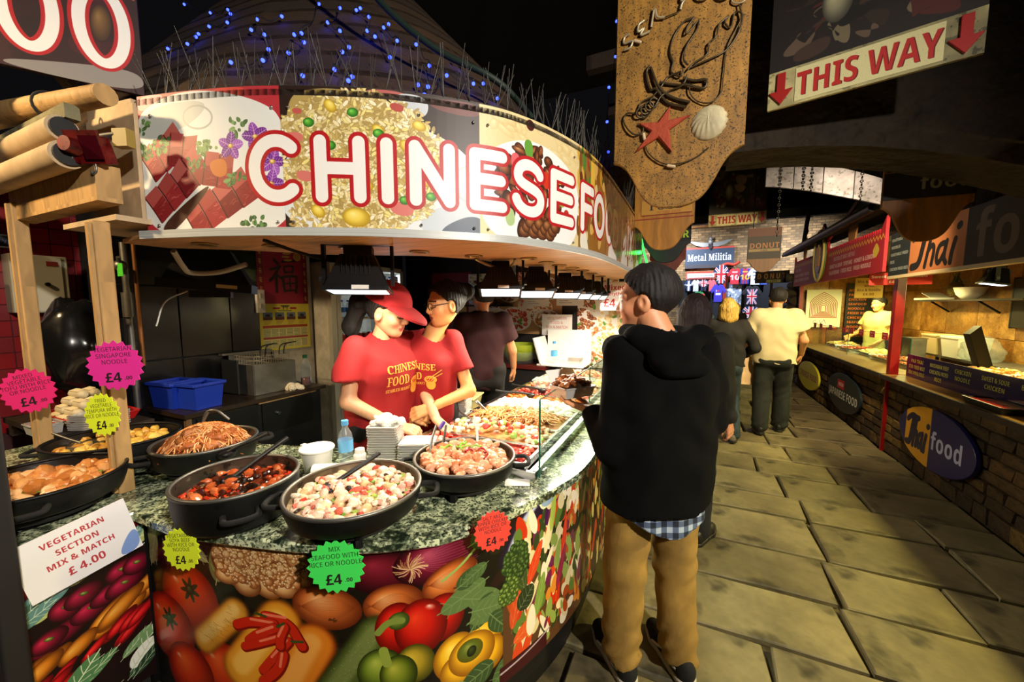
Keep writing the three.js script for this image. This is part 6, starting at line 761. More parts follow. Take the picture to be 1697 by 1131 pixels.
function person(label, at, yaw, o) {
  const S = o.S ?? 1, t = thing('person', label, 'person', at, yaw, o.group), J = {}, src = { ...BASE, ...o.J }; for (const k in src) J[k] = src[k].map((v) => v * S);
  const c = o.cell ?? 1, hs = (o.headScale ?? 1) * S, q = new THREE.Quaternion().setFromEuler(new THREE.Euler(o.head?.[1] ?? 0, o.head?.[0] ?? 0, o.head?.[2] ?? 0, 'YXZ')), qi = q.clone().invert(), tv = V(0, 0, 0), H = J.head;
  const toHead = (x, y, z) => { tv.set(x - H[0], y - H[1], z - H[2]).applyQuaternion(qi).multiplyScalar(1 / hs); return tv; };
  const fat = o.fat ?? 1, long = o.sleeve === 'long';
  // --- skin: neck, arms, hands and head as one surface
  const skin = new THREE.Color(o.skin ?? 0xd8a078), lip = new THREE.Color(o.lip ?? 0xb0584c), dark = new THREE.Color(0x120b08), cheek = skin.clone().lerp(new THREE.Color(0xd87860), 0.22), arms = [];
  for (const s of ['L', 'R']) arms.push(bone(J['sh' + s], 0.046 * S, J['el' + s], 0.038 * S), bone(J['el' + s], 0.038 * S, J['wr' + s], 0.026 * S));
  const core = [bone(J.neck, (o.neckW ?? 0.05) * S, add3(H, [0, -0.05 * hs, -0.02 * hs]), (o.neckW ?? 0.05) * S), bone(J.pelvis, 0.08 * S, J.chest, 0.09 * S), bone(J.chest, 0.09 * S, J.neck, 0.05 * S), bone(J.shL, 0.045 * S, J.shR, 0.045 * S)];
  const bf = bones([...arms, ...core], 0.02), [lo, hi] = bounds([...arms, ...core], 0.02), parts = [paint(nets(bf, lo, hi, 0.012 * c), () => skin)];
  const hf = (x, y, z) => { const p = toHead(x, y, z); return Math.min(headSDF(p.x, p.y, p.z), 9) * hs; }, R = 0.15 * hs;
  const eyesOpen = o.eyes ?? 'open';
  parts.push(paint(nets(hf, [H[0] - R, H[1] - R, H[2] - R], [H[0] + R, H[1] + R, H[2] + R], 0.0042 * c * hs), (x, y, z) => { const p = toHead(x, y, z), a = Math.abs(p.x); if (p.z > 0.06) { const ex = (a - 0.031) / 0.017; if (Math.abs(ex) < 1) { const ly = 0.002 + 0.006 * (1 - ex * ex); if (eyesOpen === 'open') { if (Math.abs(p.y - 0.002) < 0.0052 * (1 - ex * ex)) return Math.abs(ex) < 0.42 ? dark : new THREE.Color(0xd8d0c8); if (Math.abs(p.y - ly) < 0.0026) return dark; } else if (Math.abs(p.y + 0.004 + 0.004 * (1 - ex * ex)) < 0.0026) return dark; } if (Math.abs(a - 0.032) < 0.022 && Math.abs(p.y - 0.026 + (a - 0.03) * 0.1) < 0.0042) return new THREE.Color(0x2a1a12); if (a < 0.024 && Math.abs(p.y + 0.0605) < 0.0115 * (1 - (a / 0.026) ** 2) + 0.001 && p.z > 0.078) return lip; } if (p.z > 0.03 && Math.hypot(a - 0.045, p.y + 0.03) < 0.022) return cheek; return skin; }));
  for (const s of ['L', 'R']) { const hd = o['hand' + s]; if (hd === null) continue; const dir = hd?.dir ?? sub3(J['wr' + s], J['el' + s]), nr = hd?.nrm ?? [s === 'L' ? 1 : -1, 0, -0.3], B = handBones(J['wr' + s], dir, nr, hd?.side ?? (s === 'L' ? -1 : 1), hd?.curl ?? 0.6, S * (o.handScale ?? 1)); B.push(bone(mix3(J['el' + s], J['wr' + s], 0.8), 0.0285 * S, J['wr' + s], 0.025 * S)); const [a, b] = bounds(B, 0.01); parts.push(paint(nets(bones(B, 0.007), a, b, 0.0042 * c * S), () => skin)); }
  if (o.legsBare !== true) { /* legs are covered by the trousers */ }
  obj('body', parts, new THREE.MeshStandardMaterial({ vertexColors: true, roughness: 0.5 }), t);
  // --- top
  const tw = (o.waist ?? 0.055) * S, up = norm3(sub3(J.neck, J.pelvis)), hem = o.hem ?? 0.86, hemP = [0, hem * S, 0], rib = (o.rib ?? 0.118) * S * fat, slv = o.sleeveLen ?? 0.62;
  const TB = [bone(J.shL, 0.066 * S, J.shR, 0.066 * S)]; for (const s of [-1, 1]) TB.push(bone(add3(J.pelvis, [s * tw, -(o.low ?? 0.1) * S, 0]), rib * (o.hipFlare ?? 1.0), add3(J.chest, [s * 0.072 * S, 0, 0]), rib)); if (o.bust) for (const s of [-1, 1]) TB.push(bone(add3(J.chest, [s * 0.07 * S, 0.0, 0.07 * S]), 0.062 * S, add3(J.chest, [s * 0.07 * S, -0.03 * S, 0.065 * S]), 0.07 * S)); TB.push(bone(J.chest, 0.1 * S, J.neck, 0.058 * S));
  const SL = ['L', 'R'].map((s) => { const e = long ? J['wr' + s] : mix3(J['sh' + s], J['el' + s], slv), u = norm3(long ? sub3(J['wr' + s], J['el' + s]) : sub3(J['el' + s], J['sh' + s])); return { a: bone(J['sh' + s], (o.slR ?? 0.07) * S, long ? J['el' + s] : add3(e, u, 0.06), (long ? (o.slR ?? 0.07) * 0.86 : (o.slEnd ?? 0.082)) * S), b: long ? bone(J['el' + s], (o.slR ?? 0.07) * 0.86 * S, add3(e, u, 0.05), (o.cuffR ?? 0.046) * S) : null, e, u }; });
  const tb = bones(TB, 0.07 * S), fa = o.fold ?? 0.008, nk = bone(add3(J.neck, [0, 0.0, 0.012]), (o.neckR ?? 0.062) * S, add3(J.neck, [0, 0.16, 0.03]), 0.085 * S);
  const top = (x, y, z) => {
    let d = tb(x, y, z); for (const s of SL) { let a = cap(x, y, z, s.a); if (s.b) a = smin(a, cap(x, y, z, s.b), 0.03); a = Math.max(a, (x - s.e[0]) * s.u[0] + (y - s.e[1]) * s.u[1] + (z - s.e[2]) * s.u[2]); d = smin(d, a, 0.03 * S); }
    if (d < 0.06) d += fa * (n3(x * 11 + 3, y * 7, z * 11 + (o.fs ?? 0)) - 0.5) * 2 + fa * 0.7 * Math.sin(y * 34 + 9 * n3(x * 6, y * 4, z * 6)) * (n3(x * 4 + 9, y * 3, z * 4));
    d = Math.max(d, hemP[1] + (o.hemWave ?? 0.008) * Math.sin(x * 30) + (o.hemTilt ?? 0) * x - y); return Math.max(d, -cap(x, y, z, nk));
  };
  const tbB = [...TB, ...SL.map((s) => s.a), ...SL.filter((s) => s.b).map((s) => s.b)], [tl, th] = bounds(tbB, 0.03); tl[1] = Math.min(tl[1], hemP[1] - 0.03);
  obj(o.topName ?? 'shirt', nets(top, tl, th, 0.0095 * c), o.top, t); t.userData.sdf = null;
  // --- trousers
  if (o.trousers) {
    const pr = o.pants ?? {}, LB = []; for (const s of ['L', 'R']) LB.push(bone(J['hip' + s], (pr.hip ?? 0.102) * S, J['kn' + s], (pr.knee ?? 0.074) * S), bone(J['kn' + s], (pr.knee ?? 0.074) * S, J['an' + s], (pr.cuff ?? 0.062) * S)); LB.push(bone(add3(J.hipL, [0.0, 0.06 * S, -0.005]), (pr.seat ?? 0.112) * S, add3(J.hipR, [0.0, 0.06 * S, -0.005]), (pr.seat ?? 0.112) * S), bone(add3(J.hipL, [0, -0.04 * S, -0.045 * S]), (pr.bum ?? 0.085) * S, add3(J.hipR, [0, -0.04 * S, -0.045 * S]), (pr.bum ?? 0.085) * S));
    const lb = bones(LB, 0.028 * S), fp = pr.fold ?? 0.007, bot = (pr.end ?? 0.05) * S, leg = (x, y, z) => { let d = lb(x, y, z); if (d < 0.05) { const kz = clamp(1.2 - Math.abs(y - 0.5 * S) * 3, 0.2, 1), az = clamp(1.3 - (y - bot) * 6, 0, 1); d += fp * (n3(x * 10 + 4, y * 5, z * 10) - 0.5) * 1.4 + fp * 0.5 * Math.sin(y * 52 + x * 34 + z * 20 + 9 * n3(x * 7, y * 5, z * 7)) * (0.35 * kz * n3(x * 5, y * 4, z * 5 + 8) * 2 + az); } d = Math.max(d, bot + (pr.drop ?? 0) * z - y); return Math.max(d, y - (J.pelvis[1] + 0.1 * S)); };
    const [ll, lh] = bounds(LB, 0.02); ll[1] = Math.min(ll[1], bot - 0.02); obj('trousers', nets(leg, ll, lh, 0.0095 * c), o.trousers, t);
    if (o.shoe) for (const s of ['L', 'R']) { const a = J['an' + s], ang = o['toe' + s] ?? (s === 'L' ? 0.16 : -0.16), F = [Math.sin(ang), 0, Math.cos(ang)], y0 = a[1] - 0.09 * S + (o['lift' + s] ?? 0), heel = [a[0] - F[0] * 0.045 * S, y0 + 0.045 * S, a[2] - F[2] * 0.045 * S], ball = [a[0] + F[0] * 0.14 * S, y0 + 0.038 * S, a[2] + F[2] * 0.14 * S], toe = [a[0] + F[0] * 0.195 * S, y0 + 0.034 * S, a[2] + F[2] * 0.195 * S], UB = [bone(heel, 0.041 * S, ball, 0.044 * S), bone(ball, 0.044 * S, toe, 0.034 * S), bone(add3(heel, [0, 0.03, 0]), 0.036 * S, [a[0], y0 + 0.1 * S, a[2]], 0.04 * S)];
      const ub = bones(UB, 0.02), [ul, uh] = bounds(UB, 0.015), sh = obj('shoe', nets((x, y, z) => Math.max(ub(x, y, z), y0 + 0.018 - y), ul, uh, 0.007 * c), o.shoe, t);
      const sb = bones([bone(heel, 0.044 * S, ball, 0.048 * S), bone(ball, 0.048 * S, toe, 0.038 * S)], 0.02); obj('sole', nets((x, y, z) => Math.max(sb(x, (y - y0) * 0.3 + y0 + 0.035, z), y - y0 - 0.03, y0 - y), ul.map((v, i) => i === 1 ? y0 - 0.012 : v - 0.01), uh.map((v, i) => i === 1 ? y0 + 0.05 : v + 0.01), 0.006 * c), o.sole ?? M.darkPlastic, sh);
      if (o.stripe) { const sd = [F[2], 0, -F[0]]; for (const e of [-1, 1]) { const P = (u, h, w) => [a[0] + F[0] * u + sd[0] * w * e, y0 + h, a[2] + F[2] * u + sd[2] * w * e]; obj('stripe', tube([P(-0.045, 0.06, 0.041), P(0.0, 0.052, 0.045), P(0.05, 0.066, 0.045), P(0.09, 0.05, 0.049), P(0.13, 0.036, 0.048)], 0.0055, 20, 6), o.stripe, sh); } const lg = []; for (let i = 0; i < 4; i++) { const u = 0.05 + i * 0.024, hh = 0.09 - i * 0.0055; lg.push(tube([[a[0] + F[0] * u + sd[0] * 0.028, y0 + hh - 0.006, a[2] + F[2] * u + sd[2] * 0.028], [a[0] + F[0] * u, y0 + hh + 0.004, a[2] + F[2] * u], [a[0] + F[0] * u - sd[0] * 0.028, y0 + hh - 0.006, a[2] + F[2] * u - sd[2] * 0.028]], 0.0035, 8, 5)); } obj('laces', lg, o.stripe, sh); } }
  }
  // --- hair
  const hb = o.hairBones ?? [], th2 = o.hairThick ?? 0.017;
  const hair = (x, y, z) => { const p = toHead(x, y, z), a = p.x, b = p.y, e = p.z; let d = ell(a, b, e, [0, 0.03, -0.014], [0.076 + th2, 0.09 + th2, 0.094 + th2]); d = Math.max(d, -(-(e - (o.lineZ ?? 0.052)) * 0.8 + (b - (o.lineY ?? 0.062)) * 0.62), (o.lineLow ?? -0.055) - b + (e > 0.0 ? e * (o.side ?? 1.1) : 0)); for (const B of hb) d = smin(d, cap(a, b, e, B), o.hairK ?? 0.03); d += (o.taper ?? 0.9) * th2 * clamp((0.0 - b) / 0.075, 0, 1) * (hb.length > 2 ? 0 : 1); if (d < 0.03) d += 0.007 * (n3(a * 26 + 5, b * 16, e * 26) - 0.5) + 0.0045 * Math.sin(Math.atan2(a, e + 0.02) * 34 + 6 * n3(a * 30, b * 12, e * 30)) * 0.6 + 0.004 * (n3(a * 70, b * 22, e * 70) - 0.5); if (o.ear !== false) d = Math.max(d, -Math.min(ell(a, b, e, [0.087, -0.012, 0.002], [0.024, 0.036, 0.024]), ell(a, b, e, [-0.087, -0.012, 0.002], [0.024, 0.036, 0.024]))); return d * hs; };
  if (o.hair) { let l2 = [-0.13, -0.13, -0.14], h2 = [0.13, 0.15, 0.13]; for (const B of hb) { const [a, b] = bounds([B], 0.02); l2 = l2.map((v, i) => Math.min(v, a[i])); h2 = h2.map((v, i) => Math.max(v, b[i])); } const r = Math.max(...l2.map(Math.abs), ...h2.map(Math.abs)) * hs * 1.05, bb = hb.length ? r : 0.155 * hs; obj('hair', nets(hair, [H[0] - bb, H[1] - bb, H[2] - bb], [H[0] + bb, H[1] + Math.min(bb, 0.17 * hs), H[2] + bb], 0.006 * c * hs), o.hair, t); }
  t.userData.sdf = undefined; delete t.userData.sdf; return { t, J, top, toHead, q, hs, H, S };
}
function decal(P, name, o, r, u, w, h, m, nx = 24, ny = 18) {     // printed patch that follows the garment
  const n = norm3(cross3(r, u)), pos = [], uv = [], idx = []; r = norm3(r); u = norm3(u);
  for (let j = 0; j <= ny; j++) for (let i = 0; i <= nx; i++) { let p = add3(add3(add3(o, r, (i / nx - 0.5) * w), u, (j / ny - 0.5) * h), n, 0.16); for (let s = 0; s < 60; s++) { const d = P.top(...p); if (d < 0.0028) break; p = add3(p, n, -Math.min(d * 0.7, 0.02)); } pos.push(...p); uv.push(i / nx, j / ny); }
  for (let j = 0; j < ny; j++) for (let i = 0; i < nx; i++) { const a = j * (nx + 1) + i; idx.push(a, a + 1, a + nx + 2, a, a + nx + 2, a + nx + 1); }
  const g = new THREE.BufferGeometry(); g.setAttribute('position', new THREE.Float32BufferAttribute(pos, 3)); g.setAttribute('uv', new THREE.Float32BufferAttribute(uv, 2)); g.setIndex(idx); g.computeVertexNormals(); return obj(name, keep(g), m, P.t);
}
const inHead = (P, g) => { g.scale(P.hs, P.hs, P.hs); g.applyQuaternion(P.q); g.translate(...P.H); return g; };
const redTee = clothM(0x920d10), teePrint = new THREE.MeshStandardMaterial({ map: canvasTex(512, 384, (g, w, h) => { g.clearRect(0, 0, w, h); g.fillStyle = '#e6a83c'; g.font = 'bold 96px serif'; g.fillText('CHINESE', 10, 100, 470); g.font = 'bold 112px serif'; g.fillText('FOOD', 10, 212, 270); g.font = 'bold 40px serif'; g.fillText('STABLES MARKET', 14, 272, 300); g.beginPath(); g.ellipse(380, 210, 74, 46, 0, 0, 7); g.fill(); path(g, [[318, 225], [442, 225], [428, 330], [332, 330]], '#e6a83c'); g.strokeStyle = '#b81212'; g.lineWidth = 7; for (let k = 0; k < 5; k++) { g.beginPath(); g.arc(345 + k * 16, 200 + (k % 2) * 14, 15, 0, 5); g.stroke(); } curve(g, [[390, 180], [450, 140], [505, 104]], 9, '#e6a83c'); curve(g, [[400, 200], [450, 172], [508, 146]], 9, '#e6a83c'); }), transparent: true, alphaTest: 0.4, roughness: 0.7 });
// --- server with the red cap, looking down
{
  const P = person('server in a red cap and red T-shirt, looking down and working at the counter', [-1.52, 0, -1.59], 90 * R, { S: 1.0, headScale: 1.1, skin: 0xcf9a72, eyes: 'down', bust: true, fold: 0.014, rib: 0.128, slR: 0.07, slEnd: 0.086, neckR: 0.058, top: redTee, trousers: clothM(0x15161a), shoe: M.black, hair: hairM(0x140d0a), head: [0.22, 0.3, 0.02], lineZ: 0.05, hem: 0.78, fat: 1.08,
    J: { head: [0, 1.565, 0.065], neck: [0, 1.42, 0.015], chest: [0, 1.25, 0.01], elL: [0.2, 1.12, 0.12], wrL: [0.08, 0.985, 0.3], elR: [-0.235, 1.12, 0.0], wrR: [-0.12, 0.99, 0.2] }, handL: { dir: [-0.3, -0.45, 1], nrm: [0.2, 1, 0.4], curl: 0.8 }, handR: { dir: [0.3, -0.2, 1], nrm: [-0.2, 1, 0.2], curl: 0.8 },
    hairBones: [[0, 0.03, -0.11, 0.035, 0, 0.0, -0.155, 0.045], [0, 0.0, -0.155, 0.045, -0.01, -0.13, -0.17, 0.036], [-0.01, -0.13, -0.17, 0.036, -0.01, -0.22, -0.15, 0.012], [0.06, -0.01, 0.03, 0.016, 0.07, -0.04, 0.02, 0.008]] });
  const cp = []; const crown = new THREE.SphereGeometry(0.108, 32, 16, 0, 6.3, 0, Math.PI * 0.52); crown.scale(0.93, 0.98, 1.08); cp.push(inHead(P, place(crown, 0, 0.045, -0.012, 0, 0.1))); obj('cap', cp, clothM(0x9a0f12), P.t);
  const peak = new THREE.SphereGeometry(0.1, 28, 12, 0, Math.PI, Math.PI * 0.1, Math.PI * 0.4); peak.scale(0.98, 0.3, 1.62); const pk = obj('cap_peak', [inHead(P, place(peak, 0, 0.045 - 0.012, 0.045, 0, 0.22)), inHead(P, place(new THREE.SphereGeometry(0.099, 28, 12, 0, Math.PI, Math.PI * 0.1, Math.PI * 0.4).scale(0.98, 0.3, 1.62), 0, 0.039 - 0.012, 0.045, 0, 0.22))], clothM(0x8c0c10), P.t);
  obj('cap_button', [inHead(P, sph(0.01, 10, 8, 0, 0.152, -0.022))], clothM(0x8c0c10), P.t);
  decal(P, 'chest_print', [0.02, 1.2, 0.1], [1, 0, 0], [0, 1, 0.08], 0.3, 0.225, teePrint);
}
// --- server with her hair in a bun and glasses
{
  const P = person('server with a dark bun and glasses in a red T-shirt, hands clasped', [-1.43, 0, -1.86], 24 * R, { S: 1.0, headScale: 1.08, skin: 0xd89b5e, eyes: 'down', bust: true, fold: 0.014, fs: 6, rib: 0.122, slR: 0.07, slEnd: 0.086, neckR: 0.078, top: redTee, trousers: clothM(0x141519), shoe: M.black, hair: hairM(0x070505), head: [-0.95, 0.12, 0.05], hem: 0.86, fat: 1.05,
    J: { head: [0.13, 1.6, 0.02], neck: [0.06, 1.44, 0.01], chest: [0, 1.24, 0.03], elL: [0.27, 1.09, 0.04], wrL: [0.075, 1.03, 0.2], elR: [-0.25, 1.1, 0.02], wrR: [-0.07, 1.0, 0.19] }, handL: { dir: [-1, -0.35, 0.2], nrm: [0.1, 0.6, 1], curl: 0.7, side: -1 }, handR: { dir: [1, -0.25, 0.2], nrm: [-0.1, 0.5, 1], curl: 0.7, side: 1 },
    hairBones: [[0, 0.06, -0.1, 0.05, 0, 0.06, -0.14, 0.048], [0.07, -0.03, -0.02, 0.02, 0.06, -0.08, -0.05, 0.01]] });
  const G = []; for (const s of [-1, 1]) { G.push(inHead(P, place(new THREE.TorusGeometry(0.021, 0.002, 6, 24).scale(1.15, 0.8, 1), s * 0.033, 0.0, 0.1))); G.push(inHead(P, bar([s * 0.057, 0.004, 0.095], [s * 0.08, 0.008, -0.005], 0.0022))); } G.push(inHead(P, bar([-0.01, 0.003, 0.104], [0.01, 0.003, 0.104], 0.002))); obj('glasses', G, M.blackMetal, P.t);
  obj('bracelet', [place(new THREE.TorusGeometry(0.031, 0.0025, 6, 20), 0.1, 1.035, 0.18, 1.2)], mat(0x7a5a34, 0.6), P.t);
  decal(P, 'chest_print', [0.01, 1.195, 0.12], [1, 0, 0], [0, 1, 0.05], 0.25, 0.19, teePrint);
}
// --- man in dark red behind the lamps
person('man in a dark red polo shirt working at the back counter', [-1.66, 0, -3.0], -150 * R, { S: 1.06, skin: 0xc88a5c, top: clothM(0x30070b), trousers: clothM(0x14100f), shoe: M.black, hair: hairM(0x100b09), head: [0.5, 0.15, 0], slR: 0.078, slEnd: 0.09, hem: 0.8, cell: 1.3, J: { elR: [-0.25, 1.12, 0.02], wrR: [-0.27, 0.95, 0.12], elL: [0.24, 1.12, 0.08], wrL: [0.16, 1.05, 0.32] } });
// --- customer in the black hooded jacket
{
  const khaki = clothM(0xab863c, { map: grain }), J = { pelvis: [0, 0.93, -0.01], chest: [0.0, 1.25, -0.02], neck: [0, 1.43, 0.0], head: [0.035, 1.57, 0.05], shL: [0.17, 1.375, 0], shR: [-0.17, 1.375, -0.02], elL: [0.205, 1.0, -0.05], wrL: [0.225, 1.1, 0.13], elR: [-0.225, 1.1, -0.03], wrR: [-0.18, 1.0, 0.2], hipL: [0.09, 0.88, 0], hipR: [-0.09, 0.88, 0], knL: [0.115, 0.48, 0.01], knR: [-0.1, 0.48, -0.01], anL: [0.125, 0.095, -0.01], anR: [-0.115, 0.095, -0.04] };
  const P = person('customer in a black hooded jacket and khaki trousers waiting at the counter', [-0.1, 0, -1.665], -148 * R, { S: 1.03, headScale: 1.12, skin: 0xd89468, topName: 'jacket', low: 0.24, hipFlare: 1.14, top: pmat(0x050506, 0.95, { bumpMap: fabric, bumpScale: 0.0008, specularIntensity: 0.25 }), sleeve: 'long', slR: 0.068, cuffR: 0.04, rib: 0.14, waist: 0.062, fat: 1.0, hem: 0.765, hemTilt: -0.06, hemWave: 0.006, fold: 0.012, neckR: 0.064, trousers: khaki, pants: { hip: 0.102, knee: 0.082, cuff: 0.074, seat: 0.1, bum: 0.09, fold: 0.014, end: 0.085, drop: 0.2 }, shoe: clothM(0x0c0d12), sole: mat(0xb9b4a4, 0.6), stripe: mat(0xd8d4c8, 0.6), neckW: 0.06, hair: hairM(0x110b07), hairThick: 0.014, lineZ: 0.06, lineY: 0.075, lineLow: -0.085, side: 0.75, head: [0.95, 0.1, 0.03], toeL: 0.12, toeR: 0.05, J, handL: { dir: [0.85, 0.25, 0.5], nrm: [0.3, -0.9, 0], curl: 0.35, side: -1 } });
  const Hd = (x, y, z) => { let d = 9; for (const [a, b, r] of [[[-0.12, 1.43, -0.06], [0, 1.4, -0.14], 0.05], [[0, 1.4, -0.14], [0.12, 1.43, -0.06], 0.05], [[0.12, 1.43, -0.06], [0.1, 1.44, 0.06], 0.036], [[-0.12, 1.43, -0.06], [-0.1, 1.44, 0.06], 0.036], [[-0.06, 1.34, -0.15], [0.06, 1.34, -0.15], 0.05]]) d = smin(d, cap(x, y, z, bone(a.map((v) => v * 1.03), r, b.map((v) => v * 1.03), r)), 0.04); return d + 0.012 * (n3(x * 14, y * 10, z * 14) - 0.5) + 0.006 * Math.sin(y * 60 + x * 20); };
  obj('hood', nets(Hd, [-0.2, 1.28, -0.24], [0.2, 1.55, 0.14], 0.008), pmat(0x060607, 0.95, { bumpMap: fabric, bumpScale: 0.0008, specularIntensity: 0.25 }), P.t);
  const plaid = dataTex(64, 64, (u, v) => { const a = Math.floor(u * 4) % 2, b = Math.floor(v * 4) % 2; return a && b ? [0.08, 0.11, 0.17] : a || b ? [0.3, 0.36, 0.46] : [0.62, 0.68, 0.74]; }, 0.09);
  const sb = bones([bone([-0.06, 0.66, -0.01], 0.143, [-0.06, 1.0, -0.01], 0.12), bone([0.06, 0.66, -0.01], 0.143, [0.06, 1.0, -0.01], 0.12)], 0.06); obj('shirt_tail', nets((x, y, z) => Math.max(sb(x, y, z) + 0.004 * Math.sin(x * 50), y - 0.85, 0.72 + 0.03 * Math.cos(x * 16) * (z < 0 ? -1 : 1) + 0.05 * x - y), [-0.26, 0.65, -0.2], [0.26, 0.88, 0.2], 0.007), mat(0xffffff, 0.85, 0, { map: plaid }), P.t);
  const cb = (x, y, z) => Math.max(Math.abs(cap(x, y, z, bone(add3(P.J.neck, [0, -0.02, 0.0]), 0.066, add3(P.J.neck, [0.0, 0.06, 0.012]), 0.062))) - 0.004, y - 1.5, 1.4 - y); obj('shirt_collar', nets(cb, [-0.1, 1.38, -0.1], [0.1, 1.52, 0.12], 0.006), mat(0x6a6a60, 0.85, 0, { map: plaid }), P.t);
  const c = Math.cos(-148 * R), s = Math.sin(-148 * R), w = (x, y, z) => [-0.1 + x * c + z * s, y, -1.665 - x * s + z * c];
  const tr = thing('foil_container', 'open foil tray of fried food held by the customer', 'foil container', w(0.3, 1.185, 0.22), -148 * R + 0.4); obj('tray', foilTray(0.17, 0.12, 0.045), M.foil, tr); obj('card_lid', [box(0.16, 0.003, 0.08, 0.0, 0.075, 0.075, 0, -0.9)], M.white, tr);
  food('tray_food', 'brown crispy fried food piled in the held foil tray', pile(rect(0.14, 0.1), (x, z) => 0.045 + 0.03 * Math.max(0, 1 - (x / 0.08) ** 2), 80, [0.009, 0.017], [0x8a4a1c, 0xa8622c, 0x6a3412, 0xc07a3c]), w(0.3, 1.185, 0.22), -148 * R + 0.4);
}
// --- passers-by
const longHair = (l, w = 0.05) => [[0.045, 0.0, -0.05, w, 0.05, -l, -0.05, w * 0.9], [-0.045, 0.0, -0.05, w, -0.05, -l, -0.05, w * 0.9], [0, 0, -0.07, w, 0, -l - 0.02, -0.07, w * 0.9]];
person('woman with long dark red hair and a black coat, standing beyond the customer', [0.04, 0, -2.8], 165 * R, { S: 0.985, skin: 0xc88a68, sleeve: 'long', topName: 'coat', top: clothM(0x0c0b0d), rib: 0.125, hem: 0.7, trousers: clothM(0x12131a), shoe: M.black, hair: hairM(0x190405), head: [0.1, 0, 0], ear: false, hairBones: longHair(0.22, 0.06), cell: 1.3 });
person('blonde woman in a black jacket and blue jeans walking away', [0.43, 0, -5.2], 178 * R, { S: 0.99, skin: 0xd8a07c, sleeve: 'long', topName: 'jacket', top: clothM(0x0b0b0d), rib: 0.14, waist: 0.07, fold: 0.012, hem: 0.88, trousers: clothM(0x2c4658, { map: dirty }), pants: { hip: 0.1, knee: 0.072, cuff: 0.075, bum: 0.1 }, shoe: mat(0x6a6258, 0.7), hair: mat(0xffffff, 0.5, 0, { map: dataTex(128, 128, (u, v) => { const k = fbm(u, v * 0.15, 32, 3, 6); return [0.42 + 0.56 * k, 0.32 + 0.5 * k, 0.12 + 0.3 * k]; }, 0.12) }), ear: false, hairBones: [...longHair(0.1, 0.062), [0.07, -0.03, -0.01, 0.03, 0.09, -0.12, -0.01, 0.02], [-0.07, -0.03, -0.01, 0.03, -0.09, -0.12, -0.01, 0.02]], head: [0.15, 0.05, 0], cell: 1.35, J: { elL: [0.28, 1.12, -0.02], wrL: [0.2, 0.98, 0.18], elR: [-0.3, 1.12, -0.02], wrR: [-0.2, 1.0, 0.2], knL: [0.09, 0.48, 0.06], anL: [0.09, 0.09, 0.08], knR: [-0.1, 0.47, -0.02], anR: [-0.11, 0.11, -0.2] } });
person('man in a cream T-shirt and dark jeans walking away with a carrier bag', [0.99, 0, -5.62], 172 * R, { S: 1.07, skin: 0xc08a60, top: clothM(0xcabf98), rib: 0.145, waist: 0.07, fold: 0.011, slR: 0.085, slEnd: 0.1, hem: 0.83, trousers: clothM(0x1c2626, { map: dirty }), pants: { hip: 0.115, knee: 0.088, cuff: 0.082, bum: 0.1, fold: 0.011 }, shoe: M.black, hair: hairM(0x100c09), hairThick: 0.012, lineLow: -0.04, head: [0.35, 0.02, 0], cell: 1.3, J: { elL: [0.3, 1.1, 0.02], wrL: [0.28, 0.95, 0.2], elR: [-0.27, 1.1, -0.02], wrR: [-0.26, 0.92, 0.14], knL: [0.1, 0.5, 0.0], anL: [0.1, 0.11, -0.16], knR: [-0.1, 0.5, 0.1], anR: [-0.1, 0.09, 0.12] } });
{ const b = thing('carrier_bag', 'cream and red plastic carrier bag held by the man in the cream T-shirt', 'bag', [0.71, 0.58, -5.72]); obj('bag', (() => { const g = new THREE.BoxGeometry(0.2, 0.36, 0.1, 6, 10, 4), p = g.attributes.position; for (let i = 0; i < p.count; i++) { const y = p.getY(i), k = 1 - 0.45 * Math.max(0, (y + 0.06) / 0.24); p.setXYZ(i, p.getX(i) * k + 0.02 * (n3(y * 20, p.getZ(i) * 30, 1) - 0.5), y + 0.18, p.getZ(i) * k * (1 + 0.4 * n3(p.getX(i) * 20, y * 14, 3))); } g.computeVertexNormals(); return g; })(), mat(0xd8b890, 0.5, 0, { side: THREE.DoubleSide }), b); obj('handle', [tube([[-0.03, 0.34, 0], [-0.02, 0.41, 0], [0, 0.43, 0], [0.02, 0.41, 0], [0.03, 0.34, 0]], 0.008, 16, 6)], mat(0xd8b890, 0.5), b); obj('base_print', [box(0.17, 0.05, 0.104, 0, 0.05, 0)], mat(0xb84a2c, 0.5), b); }
person('smiling woman in a pale yellow T-shirt serving behind the noodle bar glass', [2.98, 0, -8.6], -60 * R, { S: 1.03, skin: 0xe0aa74, top: clothM(0xd8d48a), rib: 0.13, bust: true, hem: 0.8, trousers: clothM(0x20222a), hair: hairM(0x0e0a08), head: [-0.1, 0.1, 0.08], cell: 1.4, J: { elR: [-0.24, 1.1, 0.06], wrR: [-0.2, 1.02, 0.3], elL: [0.24, 1.1, 0.02], wrL: [0.2, 0.95, 0.2] } });
for (const [l, x, z, yaw, S, top, hair, skin] of [['pale blonde woman in dark clothes walking towards the stalls', 1.03, -10.4, 5, 0.97, 0x15161c, 0xd8c8a0, 0xe8b898], ['grey-haired person in a pale blue top in front of the clothes shop', 0.35, -10.2, 160, 0.96, 0x6a8aa8, 0x8a8680, 0xd8a888], ['grey-haired person in a lilac coat in front of the clothes shop', 0.02, -9.9, 190, 0.93, 0x7a7494, 0x6c6660, 0xd8a888]]) person(l, [x, 0, z], yaw * R, { S, skin, sleeve: 'long', top: clothM(top), trousers: clothM(0x1c1f28), shoe: M.black, hair: hairM(hair), ear: false, hairBones: l[0] === 'p' ? longHair(0.14) : [], cell: 2.1, fold: 0.005 });
